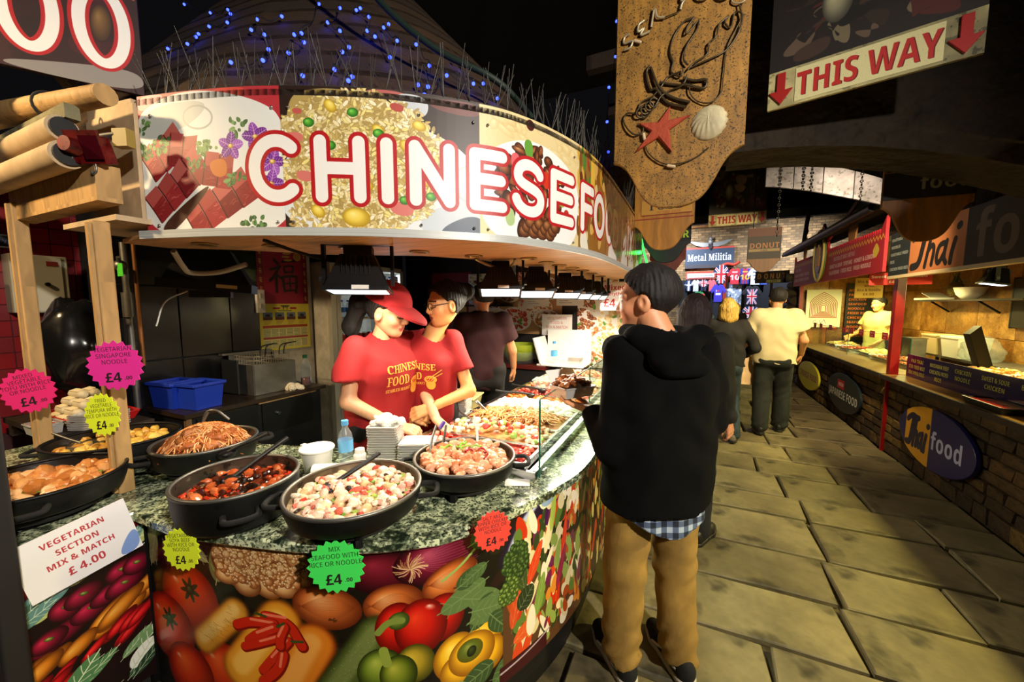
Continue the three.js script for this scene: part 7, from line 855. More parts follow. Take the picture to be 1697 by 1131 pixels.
// =====================================================================  THE STALLS ON THE RIGHT
const text = (w, h, draw) => print(canvasTex(w, h, draw));
{
  struct('wall_stall_end', [box(1.5, 2.5, 0.1, 2.85, 1.25, -9.35)], M.blackMatt, 'end wall of the noodle bar', 'wall');
  const bw = struct('wall_stall_back', [box(0.06, 2.5, 8.6, 3.48, 1.25, -5.0)], mat(0x3c2c14, 0.8), 'tan tiled back wall of the stalls', 'wall'); const tg = shared(place(rbox(0.66, 0.64, 0.02, 0.003), 0, 0, 0, Math.PI / 2)), eg = shared(rbox(0.4, 0.64, 0.02, 0.003));
  const tm = [0, 1, 2].map((i) => { const t = tanT.clone(); t.offset.set(i * 0.37, i * 0.21); t.needsUpdate = true; return mat([0xffffff, 0xf0e8d8, 0xe8dcc4][i], 0.35, 0, { map: t }); });
  for (let i = 0; i < 12; i++) for (let j = 0; j < 4; j++) { const m = obj('tile', tg, tm[(i * 2 + j) % 3], bw); m.position.set(3.44, 0.22 + j * 0.646, -1.4 - i * 0.666); } for (let i = 0; i < 4; i++) for (let j = 0; j < 4; j++) { const m = obj('tile', eg, tm[(i + j) % 3], bw); m.position.set(2.25 + i * 0.406, 0.22 + j * 0.646, -9.29); }
  struct('ceiling_stalls', [box(1.5, 0.06, 9, 2.78, 2.34, -4.9)], mat(0x6a6248, 0.8), 'low ceiling inside the Thai stall and noodle bar', 'ceiling'); struct('floor_stalls', [box(1.25, 0.04, 8.6, 2.85, 0.0, -5)], mat(0x2c2820, 0.8), 'floor inside the Thai stall and noodle bar', 'floor');
  const ct = thing('stall_ledge', 'wooden counter ledge of the noodle bar topping the low stone wall', 'ledge', [2.14, 0.82, -7.3]); obj('board', [box(0.4, 0.035, 3.75, 0, 0.018, 0)], mat(0x8a6a38, 0.45, 0, { map: woodH }), ct); obj('edge', [box(0.02, 0.045, 3.75, -0.205, 0.014, 0)], M.darkWood, ct);
  const ct2 = thing('stall_ledge', 'wooden counter ledge of the Thai stall below the purple menu', 'ledge', [2.14, 0.82, -2.4]); obj('board', [box(0.42, 0.035, 5.95, 0, 0.018, 0)], mat(0xa07c40, 0.45, 0, { map: woodH }), ct2); obj('edge', [box(0.02, 0.045, 5.95, -0.215, 0.014, 0)], M.darkWood, ct2);
  const rp = thing('red_post', 'glossy red post between the noodle bar and the Thai stall', 'post', [2.0, 0, -5.42]); obj('upper', [rbox(0.075, 1.06, 0.075, 0.004, 0.03, 1.38, 0)], M.redPaint, rp); obj('lower', [box(0.03, 0.83, 0.03, 0.0, 0.415, 0)], M.redPaint, rp); const rp2 = thing('red_post', 'slim red post inside the noodle bar beside the serving woman', 'post', [2.35, 0.86, -6.35]); obj('shaft', [box(0.05, 1.2, 0.05, 0, 0.6, 0)], M.redPaint, rp2); const rp3 = thing('red_post', 'slim red post at the far corner of the noodle bar', 'post', [2.0, 0.86, -9.2]); obj('shaft', [box(0.06, 1.15, 0.06, 0, 0.575, 0)], M.redPaint, rp3);
  // steel counter with trays
  const cs = thing('serving_counter', 'steel serving counter inside the noodle bar', 'counter', [2.58, 0, -7.3]); obj('top', [box(0.48, 0.04, 3.6, 0, 0.84, 0)], M.steel, cs); obj('body', [box(0.44, 0.8, 3.5, 0.0, 0.42, 0)], M.steelDull, cs); const cs2 = thing('serving_counter', 'steel serving counter inside the Thai stall', 'counter', [2.6, 0, -3.3]); obj('top', [box(0.5, 0.04, 4.1, 0, 0.92, 0)], M.steel, cs2); obj('body', [box(0.46, 0.88, 4.0, 0, 0.46, 0)], M.steelDull, cs2); const bt = thing('back_table', 'steel back table along the tan tiled wall of the Thai stall', 'table', [3.22, 0, -6.0]); obj('top', [box(0.36, 0.03, 3.6, 0, 0.925, 0)], M.steelDull, bt); for (const a of [-0.15, 0.15]) for (const b of [-1.7, 0, 1.7]) obj('leg', [box(0.03, 0.91, 0.03, a, 0.455, b)], M.steelDull, bt);
  const trays = [['long tray of pale noodles in the noodle bar', 2.55, -8.7, 0.5, 'noodle', [0xe8c888, 0xf0d8a0, 0xd8b068]], ['tray of red glazed chicken in the noodle bar', 2.5, -7.9, 0.5, 'mix', [0xb0401c, 0xc85a2c, 0x8a2c12]], ['tray of fried rice in the noodle bar', 2.55, -7.3, 0.5, 'rice', [0xf0dca0, 0xe8cc88, 0xf8ecc4]], ['tray of beef and peppers in the noodle bar', 2.5, -6.6, 0.6, 'mix', [0xb05a2c, 0xc87a44, 0x8a3c1c]], ['tray of orange chicken near the red post', 2.5, -5.95, 0.5, 'mix', [0xc8642c, 0xd8803c, 0xa84a1c]], ['tray of spring rolls in the Thai stall', 2.62, -5.05, 0.45, 'mix', [0xd8a858, 0xc8904a, 0xe8c078]], ['tray of noodles and chicken in the Thai stall', 2.6, -4.5, 0.5, 'noodle', [0xd89a48, 0xe8b060, 0xc88438]], ['tray heaped with yellow noodles in the Thai stall', 2.6, -3.9, 0.6, 'noodle', [0xe0a840, 0xf0c058, 0xc88c30]], ['tray of pink curry in the Thai stall', 2.55, -3.3, 0.4, 'mix', [0xd88a5c, 0xe0a078, 0xc87048]]];
  for (const [l, x, z, d, kind, cols] of trays) { const y = z > -5.3 ? 0.942 : 0.862, t = thing('food_tray', 'steel ' + l, 'tray', [x, y, z]); obj('pan', foilTray(0.36, d, 0.045), M.steel, t); const q = rect(0.31, d * 0.84), top = (a, b) => 0.04 + (kind === 'mix' ? 0.015 : 0.04) * Math.max(0, 1 - (b / (d * 0.5)) ** 2) * Math.max(0, 1 - (a / 0.2) ** 2); food('tray_food', l.replace(/^.*?(tray of|tray heaped with|long tray of)/, 'hot') + ', heaped in its steel tray', [tint(box(0.32, 0.03, d * 0.88, 0, 0.022, 0), cols[2]), ...pile(q, (a, b) => top(a, b) - 0.008, 90, [0.014, 0.026], cols), ...(kind === 'noodle' ? strands(rect(0.22, d * 0.6), top, 150, 0.0045, 0.12, cols) : [])], [x, y, z]); }
  // glass with red tags
  const gl = thing('glass_guard', 'long glass screen with red price tags in front of the noodle bar', 'glass guard', [2.2, 0.858, -7.3]); obj('pane', [box(0.006, 0.38, 1.75, 0, 0.19, 0.9), box(0.006, 0.38, 1.8, 0, 0.19, -0.9)], M.glass, gl); obj('pane_edge', [box(0.008, 0.006, 3.5, 0, 0.383, 0), box(0.007, 0.38, 0.008, 0, 0.19, 1.78), box(0.007, 0.38, 0.008, 0, 0.19, 0.01)], M.glassEdge, gl);
  [[-6.05], [-6.4], [-6.75], [-7.1], [-7.4], [-8.0], [-8.5], [-8.85]].forEach(([z], i) => { const t = thing('price_card', 'small red price card clipped to the noodle bar glass', 'price card', [2.17, 1.225, z], -Math.PI / 2, 'red price cards on the noodle bar glass'); obj('card', keep(uvPlane(0.15, 0.085, 0.003, 0, 0, 0, 0)), redCard(i), t); });
  function redCard(i) { return redCard.m ??= text(128, 72, (g) => { g.fillStyle = '#c41e2c'; g.fillRect(0, 0, 128, 72); g.fillStyle = '#f0d0c8'; g.font = 'bold 22px sans-serif'; g.fillText('CHICKEN', 10, 30, 108); g.fillText('£4.00', 28, 60); }); }
  // end wall poster with nested arches and notices
  const po = thing('arch_poster', 'white poster with nested red arch outlines on the noodle bar wall', 'poster', [2.36, 1.53, -9.2]); obj('sheet', keep(uvPlane(0.54, 0.72, 0.01, 0, 0, 0, 0)), text(400, 540, (g, w, h) => { g.fillStyle = '#dfe8d8'; g.fillRect(0, 0, w, h); g.strokeStyle = '#962f18'; g.lineWidth = 8; for (let k = 0; k < 8; k++) { const a = 46 + k * 18, t = 40 + k * 26, b = 400 - k * 12; g.beginPath(); g.moveTo(a, b); g.lineTo(a, 200 + k * 6); g.quadraticCurveTo(a + 10, 120 + k * 14, w / 2, t); g.quadraticCurveTo(w - a - 10, 120 + k * 14, w - a, 200 + k * 6); g.lineTo(w - a, b); g.closePath(); g.stroke(); } g.strokeStyle = '#28408a'; g.lineWidth = 5; g.beginPath(); g.arc(120, 470, 26, 0, 5); g.moveTo(170, 440); g.lineTo(180, 490); g.lineTo(220, 430); g.lineTo(240, 490); g.stroke(); }), po);
  const yn = thing('paper_sign', 'yellow hanging sign inside the noodle bar', 'sign', [2.62, 1.87, -8.0]); obj('card', keep(uvPlane(0.34, 0.32, 0.004, 0, 0, 0, -0.1)), text(200, 190, (g) => { g.fillStyle = '#d8b850'; g.fillRect(0, 0, 200, 190); g.fillStyle = '#6a3a10'; g.textAlign = 'center'; g.font = 'bold 32px sans-serif'; ['Mix & Match', 'with', 'Rice & Noodle', '£4.00'].forEach((l, i) => g.fillText(l, 100, 46 + i * 40, 170)); }), yn);
  const ns = thing('smoking_sign', 'round no smoking sign on the noodle bar wall', 'sign', [2.78, 1.93, -9.26]); obj('disc', [cyl(0.06, 0.06, 0.006, 24, 0, 0, 0, 0, Math.PI / 2)], M.white, ns); obj('ring', [place(new THREE.TorusGeometry(0.055, 0.008, 6, 24), 0, 0, 0.005), box(0.1, 0.01, 0.004, 0, 0, 0.006, 0, 0, -0.78)], M.red, ns);
  const rs = thing('red_price_banner', 'red banner reading Sweet and Sour Chicken £4.00 by the red post', 'banner', [2.2, 1.9, -5.9], -0.2); obj('board', keep(uvPlane(0.52, 0.14, 0.005, 0, 0, 0, 0)), text(400, 108, (g) => { g.fillStyle = '#c4281c'; g.fillRect(0, 0, 400, 108); g.fillStyle = '#f4e0d0'; g.font = 'bold 34px sans-serif'; g.fillText('Sweet & Sour Chicken', 14, 44, 372); g.fillText('£4.00', 130, 92); }), rs);
  const mb = thing('menu_board', 'black menu board with orange writing behind the serving woman', 'menu board', [2.95, 1.45, -9.22]); obj('board', keep(uvPlane(0.5, 1.1, 0.02, 0, 0, 0, 0)), text(200, 440, (g) => { g.fillStyle = '#141210'; g.fillRect(0, 0, 200, 440); g.fillStyle = '#d8742c'; g.font = 'bold 24px sans-serif'; for (let i = 0; i < 11; i++) g.fillText(['NOODLE', 'FRIED RICE', 'CHICKEN', 'SEAFOOD'][i % 4], 14, 60 + i * 34); }), mb);
  const bn = thing('steel_box', 'steel dispenser box behind the noodle bar glass', 'box', [2.72, 0.862, -6.75]); obj('case', [rbox(0.16, 0.3, 0.22, 0.01, 0, 0.15, 0)], M.steelDull, bn); obj('lid', [box(0.17, 0.015, 0.23, 0, 0.305, 0)], M.steel, bn);
  // Thai stall furniture
  const sh = thing('wall_shelf', 'wooden shelf on the tan tiles of the Thai stall', 'shelf', [3.3, 1.66, -6.85]); obj('board', [box(0.28, 0.025, 2.0, 0, 0, 0)], M.darkWood, sh); for (const z of [-0.8, 0.2]) obj('bracket', [beam([0.12, -0.16, z], [-0.08, -0.01, z], 0.02, 0.02)], M.blackMetal, sh);
  const bw2 = thing('white_bowl', 'large white bowl on the Thai stall shelf', 'bowl', [3.26, 1.673, -6.9]); obj('bowl', [lathe([[0, 0], [0.07, 0], [0.12, 0.06], [0.15, 0.15], [0.145, 0.15], [0.11, 0.06], [0.06, 0.012], [0, 0.012]], 32)], M.white, bw2);
  const pa = thing('pineapple', 'pineapple standing on the Thai stall shelf', 'pineapple', [3.28, 1.673, -7.25]); obj('fruit', (() => { const gs = [sph(0.075, 16, 12, 0, 0.11, 0).scale(1, 1.3, 1)]; for (let i = 0; i < 7; i++) for (let j = 0; j < 10; j++) { const a = (j + (i % 2) / 2) / 10 * 6.28, e = -0.9 + i * 0.3; gs.push(place(new THREE.ConeGeometry(0.018, 0.02, 4), Math.cos(a) * Math.cos(e) * 0.078, 0.143 + Math.sin(e) * 0.1, Math.sin(a) * Math.cos(e) * 0.078, -a, 0, -1.4)); } return gs; })(), mat(0x6a5c20, 0.6), pa); for (let i = 0; i < 9; i++) obj('leaf', place(new THREE.ConeGeometry(0.014, 0.16, 4).scale(1, 1, 0.3), Math.cos(i) * 0.02, 0.3, Math.sin(i) * 0.02, 0, Math.cos(i * 2.1) * 0.4, Math.sin(i * 2.1) * 0.4), mat(0x4c6a28, 0.5), pa);
  const pw = thing('paper_stack', 'white paper wrappers on the Thai stall shelf', 'paper', [3.26, 1.673, -7.7]); obj('sheets', [box(0.22, 0.03, 0.5, 0, 0.015, 0), box(0.2, 0.01, 0.3, 0.0, 0.06, 0.06, 0, 0.3)], M.white, pw);
  for (const [x, z, l, m] of [[3.15, -6.2, 'beige lidded tub behind the Thai food trays', mat(0xc8b488, 0.5)], [3.15, -5.75, 'clear plastic tub behind the Thai food trays', M.milky]]) { const t = thing('food_tub', l, 'tub', [x, 0.942, z - 0.9]); obj('body', foilTray(0.3, 0.36, 0.24), m, t); obj('lid', [rbox(0.31, 0.02, 0.37, 0.006, 0, 0.25, 0)], m, t); }
  const pb = thing('plastic_bag', 'translucent plastic bag beside the tubs in the Thai stall', 'bag', [3.12, 0.942, -6.3]); obj('film', (() => { const g = new THREE.SphereGeometry(0.15, 20, 14), p = g.attributes.position; for (let i = 0; i < p.count; i++) { const v = V(p.getX(i), p.getY(i), p.getZ(i)), k = 0.85 + 0.5 * n3(v.x * 14, v.y * 14, v.z * 14); p.setXYZ(i, v.x * k, Math.max(0, v.y * k + 0.13), v.z * k * 1.3); } g.computeVertexNormals(); return g; })(), M.clear, pb);
  const cbd = thing('chopping_board', 'dark board leaning in the corner of the Thai stall', 'board', [2.45, 0.86, -5.25]); obj('slab', [beam([0.25, 0.05, -0.1], [0.05, 0.5, 0.05], 0.05, 0.16)], M.blackMatt, cbd);
  const gn = obj('green_spatula', [beam([2.5, 0.99, -4.45], [2.72, 1.05, -4.1], 0.03, 0.012)], mat(0x3aa03a, 0.5)); tag(gn, 'green spatula lying over the Thai noodle tray', 'spatula');
  const tv = thing('black_screen', 'black flat screen on the back wall of the Thai stall', 'screen', [3.4, 1.62, -6.15]); obj('panel', [rbox(0.05, 0.56, 0.5, 0.008, 0, 0, 0)], M.black, tv); obj('bezel', [box(0.055, 0.58, 0.02, 0, 0, 0.25), box(0.055, 0.58, 0.02, 0, 0, -0.25)], M.darkPlastic, tv);
  // purple menu below the Thai trays
  const pm = thing('purple_menu', 'long dark purple menu board listing Thai dishes along the ledge', 'menu board', [2.12, 0.858, -4.2], -Math.PI / 2); obj('board', keep(uvPlane(2.3, 0.23, 0.012, 0, 0.115, 0, 0)), print(canvasTex(2048, 205, (g, w, h) => { g.fillStyle = '#1a1040'; g.fillRect(0, 0, w, h); g.fillStyle = '#a8a83c'; g.textAlign = 'center'; g.font = 'bold 44px sans-serif'; const C = (u, ls) => ls.forEach((l, i) => g.fillText(l, u, 66 + i * 54, 260)); C(170, ['PAD THAI', 'STIR FRIED RICE', 'MINI SPRING ROLLS']); C(500, ['MASSAMAN BEEF', 'CHICKEN FRIED', 'RICE']); C(800, ['CHICKEN', 'NOODLE']); C(1130, ['SWEET & SOUR', 'CHICKEN']); C(1480, ['BLACKBEAN', 'CHICKEN']); C(1820, ['GREEN CURRY', 'CHICKEN']); }), { roughness: 0.18 }), pm);
  const sc = thing('sauce_tray', 'black tray of red sauce tubs on the Thai stall ledge', 'tray', [2.02, 0.858, -3.86]); obj('tray', [...foilTray(0.16, 0.42, 0.05)], M.black, sc); for (let i = 0; i < 3; i++) obj('sauce', [box(0.12, 0.01, 0.12, 0, 0.04, -0.135 + i * 0.135)], mat(0xa81c14, 0.15), sc);
  // the lamps inside the stalls
  floodlight('black floodlight hung in the Thai stall beside the red post', [2.75, 1.8, -5.5], 1.3, 0.2, 1.0, 420, { up: 0.3 }, null, 0xffec90); floodlight('floodlight hung in the noodle bar above the rice tray', [2.72, 1.9, -6.9], 1.5, 0.15, 1.0, 290, { up: 0.25 }, 'floodlights in the noodle bar', 0xffec90); floodlight('floodlight hung in the noodle bar above the noodles', [2.72, 1.9, -8.2], 1.5, 0.15, 1.0, 290, { up: 0.25 }, 'floodlights in the noodle bar', 0xffec90); floodlight('floodlight hung in the Thai stall above the yellow noodles', [2.75, 2.08, -3.4], 1.5, 0.45, 1.0, 900, { up: 0.15 }, null, 0xffec90);
}
{ // fascias
  const nf = thing('noodle_bar_sign', 'red noodle bar fascia with zigzag top and green oval emblem', 'sign', [1.93, 1.96, -7.45], -Math.PI / 2);
  const pts = [[-1.95, 0], [1.95, 0], [1.95, 0.56]]; for (let i = 0; i < 44; i++) { const u = 1.85 - i * 0.084; if (u < 0.2 && u > -0.75) continue; pts.push([u, 0.42 + (i % 2) * 0.06]); } pts.push([-1.95, 0.6]); const body = [[-1.95, 0], [1.95, 0], [1.95, 0.6], [1.85, 0.48]]; for (let u = 1.85; u > 0.02; u -= 0.06) body.push([u - 0.03, 0.42], [u - 0.06, 0.48]); body.push([0.05, 0.5], [0.02, 0.62], [0.16, 0.66], [-0.1, 0.78], [-0.25, 0.92], [-0.4, 0.78], [-0.66, 0.66], [-0.52, 0.62], [-0.55, 0.5]); for (let u = -0.56; u > -1.85; u -= 0.06) body.push([u - 0.03, 0.42], [u - 0.06, 0.48]); body.push([-1.95, 0.58]);
  const g = extr(shapeOf(body), 0.03), uv = g.attributes.uv, p = g.attributes.position; for (let i = 0; i < uv.count; i++) uv.setXY(i, (p.getX(i) + 1.95) / 3.9, p.getY(i) / 0.95);
  obj('board', keep(g), print(canvasTex(1600, 390, (c, w, h) => { const X = (u) => (u + 1.95) / 3.9 * w, Y = (v) => h - v / 0.95 * h; c.fillStyle = '#a51628'; c.fillRect(0, 0, w, h); c.strokeStyle = '#d8a83c'; c.lineWidth = 6; for (const [a, b] of [[-1.95, -0.6], [0.1, 1.95]]) { c.beginPath(); for (let u = a, k = 0; u < b; u += 0.04, k++) c[k ? 'lineTo' : 'moveTo'](X(u), Y(0.36 + (k % 2) * 0.05)); c.stroke(); } c.fillStyle = '#c8a0a0'; c.font = 'bold 34px sans-serif'; c.fillText('NOODLE BAR MENU', X(0.35), Y(0.27), 380); c.font = 'bold 30px sans-serif'; c.fillStyle = '#e0c8c0'; c.fillText('SWEET & SOUR  TERIYAKI   HONEY & LEMON', X(0.2), Y(0.17), 640); c.fillText('BLACKBEAN   FRIED RICE   FRIED NOODLE', X(0.2), Y(0.08), 600); c.fillText('GRILL BAR', X(-1.8), Y(0.27), 200); c.fillText('PRAWNS  SEABASS  SALMON', X(-1.85), Y(0.17), 420); c.fillText('STEAKS  SEAFOOD  CHICKEN', X(-1.85), Y(0.08), 420); c.fillStyle = '#c8b030'; path(c, [[X(1.7), Y(0.3)], [X(1.75), Y(0.34)], [X(1.8), Y(0.3)], [X(1.84), Y(0.25)], [X(1.8), Y(0.2)], [X(1.75), Y(0.16)], [X(1.7), Y(0.2)], [X(1.66), Y(0.25)]], '#c8b030'); })), nf);
  const em = obj('emblem', [place(new THREE.CylinderGeometry(1, 1, 0.03, 40).scale(0.26, 1, 0.4), -0.25, 0.42, 0.045, 0, Math.PI / 2)], mat(0x4a6a28, 0.4), nf); obj('emblem_ring', [place(new THREE.TorusGeometry(1, 0.06, 6, 40).scale(0.25, 0.39, 0.3), -0.25, 0.42, 0.062)], mat(0xb8a860, 0.4), em); obj('emblem_centre', [place(new THREE.CylinderGeometry(1, 1, 0.01, 40).scale(0.17, 1, 0.28), -0.25, 0.42, 0.065, 0, Math.PI / 2)], mat(0x1c140a, 0.4), em); obj('emblem_figure', [rbox(0.05, 0.3, 0.01, 0.004, -0.32, 0.4, 0.075), rbox(0.05, 0.34, 0.01, 0.004, -0.25, 0.42, 0.075), rbox(0.05, 0.3, 0.01, 0.004, -0.18, 0.4, 0.075)], mat(0xa87c30, 0.5), em);
  for (const [u, l] of [[0.95, 1], [-1.3, 0.6]]) { obj('noodle_cutout', [place(extr(shapeOf([[-0.1 * l, 0.46], [0.1 * l, 0.46], [0.14 * l, 0.62], [0.09 * l, 0.74], [0.1 * l, 0.86], [-0.1 * l, 0.84], [-0.08 * l, 0.72], [-0.14 * l, 0.6]]), 0.02, 0.003), u, 0.0, 0)], mat(0x9a6a38, 0.6), nf); obj('chopstick_cutout', [beam([u - 0.3 * l, 0.8, 0.02], [u + 0.2 * l, 0.98, 0.02], 0.02, 0.06)], mat(0x5a1c14, 0.6), nf); }
  const tf = thing('thai_sign', 'dark Thai food fascia with large script lettering', 'sign', [1.93, 1.885, -3.4], -Math.PI / 2);
  obj('board', keep(uvPlane(4.0, 0.44, 0.03, 0, 0.23, 0, 0)), print(canvasTex(2048, 225, (c, w, h) => { c.fillStyle = '#16110e'; c.fillRect(0, 0, w, h); const S = 512; c.fillStyle = '#141f22'; c.fillRect(0, 0, 210, h); c.fillStyle = '#9aa09c'; c.font = 'bold 21px sans-serif'; ['VEGETABLE', 'NOODLES', 'VEGETABLE FRIED', 'RICE', 'CHICKEN FRIED RICE'].forEach((l, i) => c.fillText(l, 14, 44 + i * 38, 190)); c.fillStyle = '#a8683c'; c.fillRect(210, 0, 420, h); scriptThai(c, 230, 20, 380, 190, '#0c0a0a'); c.fillStyle = '#5c5044'; c.font = 'bold 235px sans-serif'; c.fillText('food', 680, 196, 560); c.fillStyle = '#9aa09c'; })), tf);
  obj('light_strip', [box(4.0, 0.03, 0.06, 0, -0.0, -0.01)], mat(0xc8b48a, 0.5), tf);
  const rf = struct('roof_3', [place(box(0.9, 0.05, 9.4), 2.15, 2.72, -4.9, 0, 0, 0.28)], mat(0x16120f, 0.9, 0, { map: woodT }), 'dark roof edge above the stall fascias on the right', 'roof');
  const gt = thing('gutter_pipe', 'dark gutter and downpipe under the roof edge of the noodle bar', 'pipe', [1.72, 2.6, -9.3]); obj('gutter', [bar([0, 0, 0], [0, 0.02, 4], 0.05, 10)], M.blackMetal, gt); obj('downpipe', [bar([0, 0, 1.3], [0, 0.5, 1.5], 0.03, 8)], M.blackMetal, gt);
}
function scriptThai(c, x, y, w, h, col) { const q = (p, k) => curve(c, p.map(([a, b]) => [x + a * w, y + b * h]), k * h, col); q([[0.02, 0.22], [0.2, 0.02], [0.42, 0.1], [0.5, 0.08]], 0.17); q([[0.3, 0.1], [0.24, 0.5], [0.18, 0.9], [0.02, 0.92]], 0.19); q([[0.44, 0.06], [0.38, 0.5], [0.32, 0.95]], 0.13); q([[0.36, 0.62], [0.44, 0.44], [0.5, 0.55], [0.46, 0.92]], 0.13); q([[0.7, 0.5], [0.6, 0.46], [0.54, 0.8], [0.6, 0.96], [0.7, 0.7]], 0.13); q([[0.73, 0.46], [0.68, 0.8], [0.74, 0.94]], 0.13); q([[0.88, 0.46], [0.83, 0.7], [0.82, 0.94]], 0.14); q([[0.92, 0.2], [0.93, 0.19], [0.94, 0.18]], 0.16); }
{ // oval signs on the low wall
  const oval = (label, z, y, a, b, draw) => { const t = thing('oval_sign', label, 'sign', [1.998, y, z], -Math.PI / 2); const g = extr(shapeOf(Array.from({ length: 64 }, (_, i) => [Math.cos(i / 32 * Math.PI) * a, Math.sin(i / 32 * Math.PI) * b])), 0.03, 0.003, 1), uv = g.attributes.uv, p = g.attributes.position; for (let i = 0; i < uv.count; i++) uv.setXY(i, p.getX(i) / (2 * a) + 0.5, p.getY(i) / (2 * b) + 0.5); obj('plate', place(keep(g), 0, 0, 0), print(canvasTex(640, 320, draw), { roughness: 0.35 }), t); };
  oval('yellow oval sign reading CHINESE FOOD on the low stone wall', -8.25, 0.36, 0.62, 0.24, (g, w, h) => { g.fillStyle = '#e8e03a'; g.fillRect(0, 0, w, h); g.fillStyle = '#a01c6a'; g.textAlign = 'center'; g.font = 'bold 100px sans-serif'; g.fillText('CHINESE FOOD', w / 2, 195, 540); });
  oval('dark oval sign reading JAPANESE FOOD on the low stone wall', -6.58, 0.4, 0.6, 0.26, (g, w, h) => { g.fillStyle = '#1c262e'; g.fillRect(0, 0, w, h); g.fillStyle = '#b8202c'; g.fillRect(210, 60, 140, 76); g.fillStyle = '#f0d8d0'; g.font = 'bold 44px sans-serif'; g.fillText('NEW', 232, 114); g.fillStyle = '#d8dcd8'; g.textAlign = 'center'; g.font = 'bold 92px sans-serif'; g.fillText('JAPANESE FOOD', w / 2, 216, 560); });
  oval('blue and yellow oval sign reading Thai food on the low stone wall', -4.45, 0.43, 0.56, 0.265, (g, w, h) => { g.fillStyle = '#1c1c58'; g.fillRect(0, 0, w, h); g.fillStyle = '#d89a24'; g.fillRect(70, 0, 230, h); scriptThai(g, 84, 66, 210, 190, '#15123c'); g.fillStyle = '#b8bce0'; g.font = 'bold 130px sans-serif'; g.fillText('food', 308, 208, 250); });
}
{ // stacked log corner beyond the noodle bar
  const t = thing('log_corner', 'stack of interlocked log ends at the far corner of the noodle bar', 'logs', [1.98, 0, -9.74]); for (let i = 0; i < 14; i++) obj('log', [i % 2 ? cyl(0.085, 0.085, 0.5, 14, 0.1, 0.08 + i * 0.16, 0.1, 0, 0, Math.PI / 2) : cyl(0.085, 0.085, 0.4, 14, 0, 0.08 + i * 0.16, 0, 0, Math.PI / 2)], mat(0x4a4438, 0.8, 0, { map: woodT }), t);
}
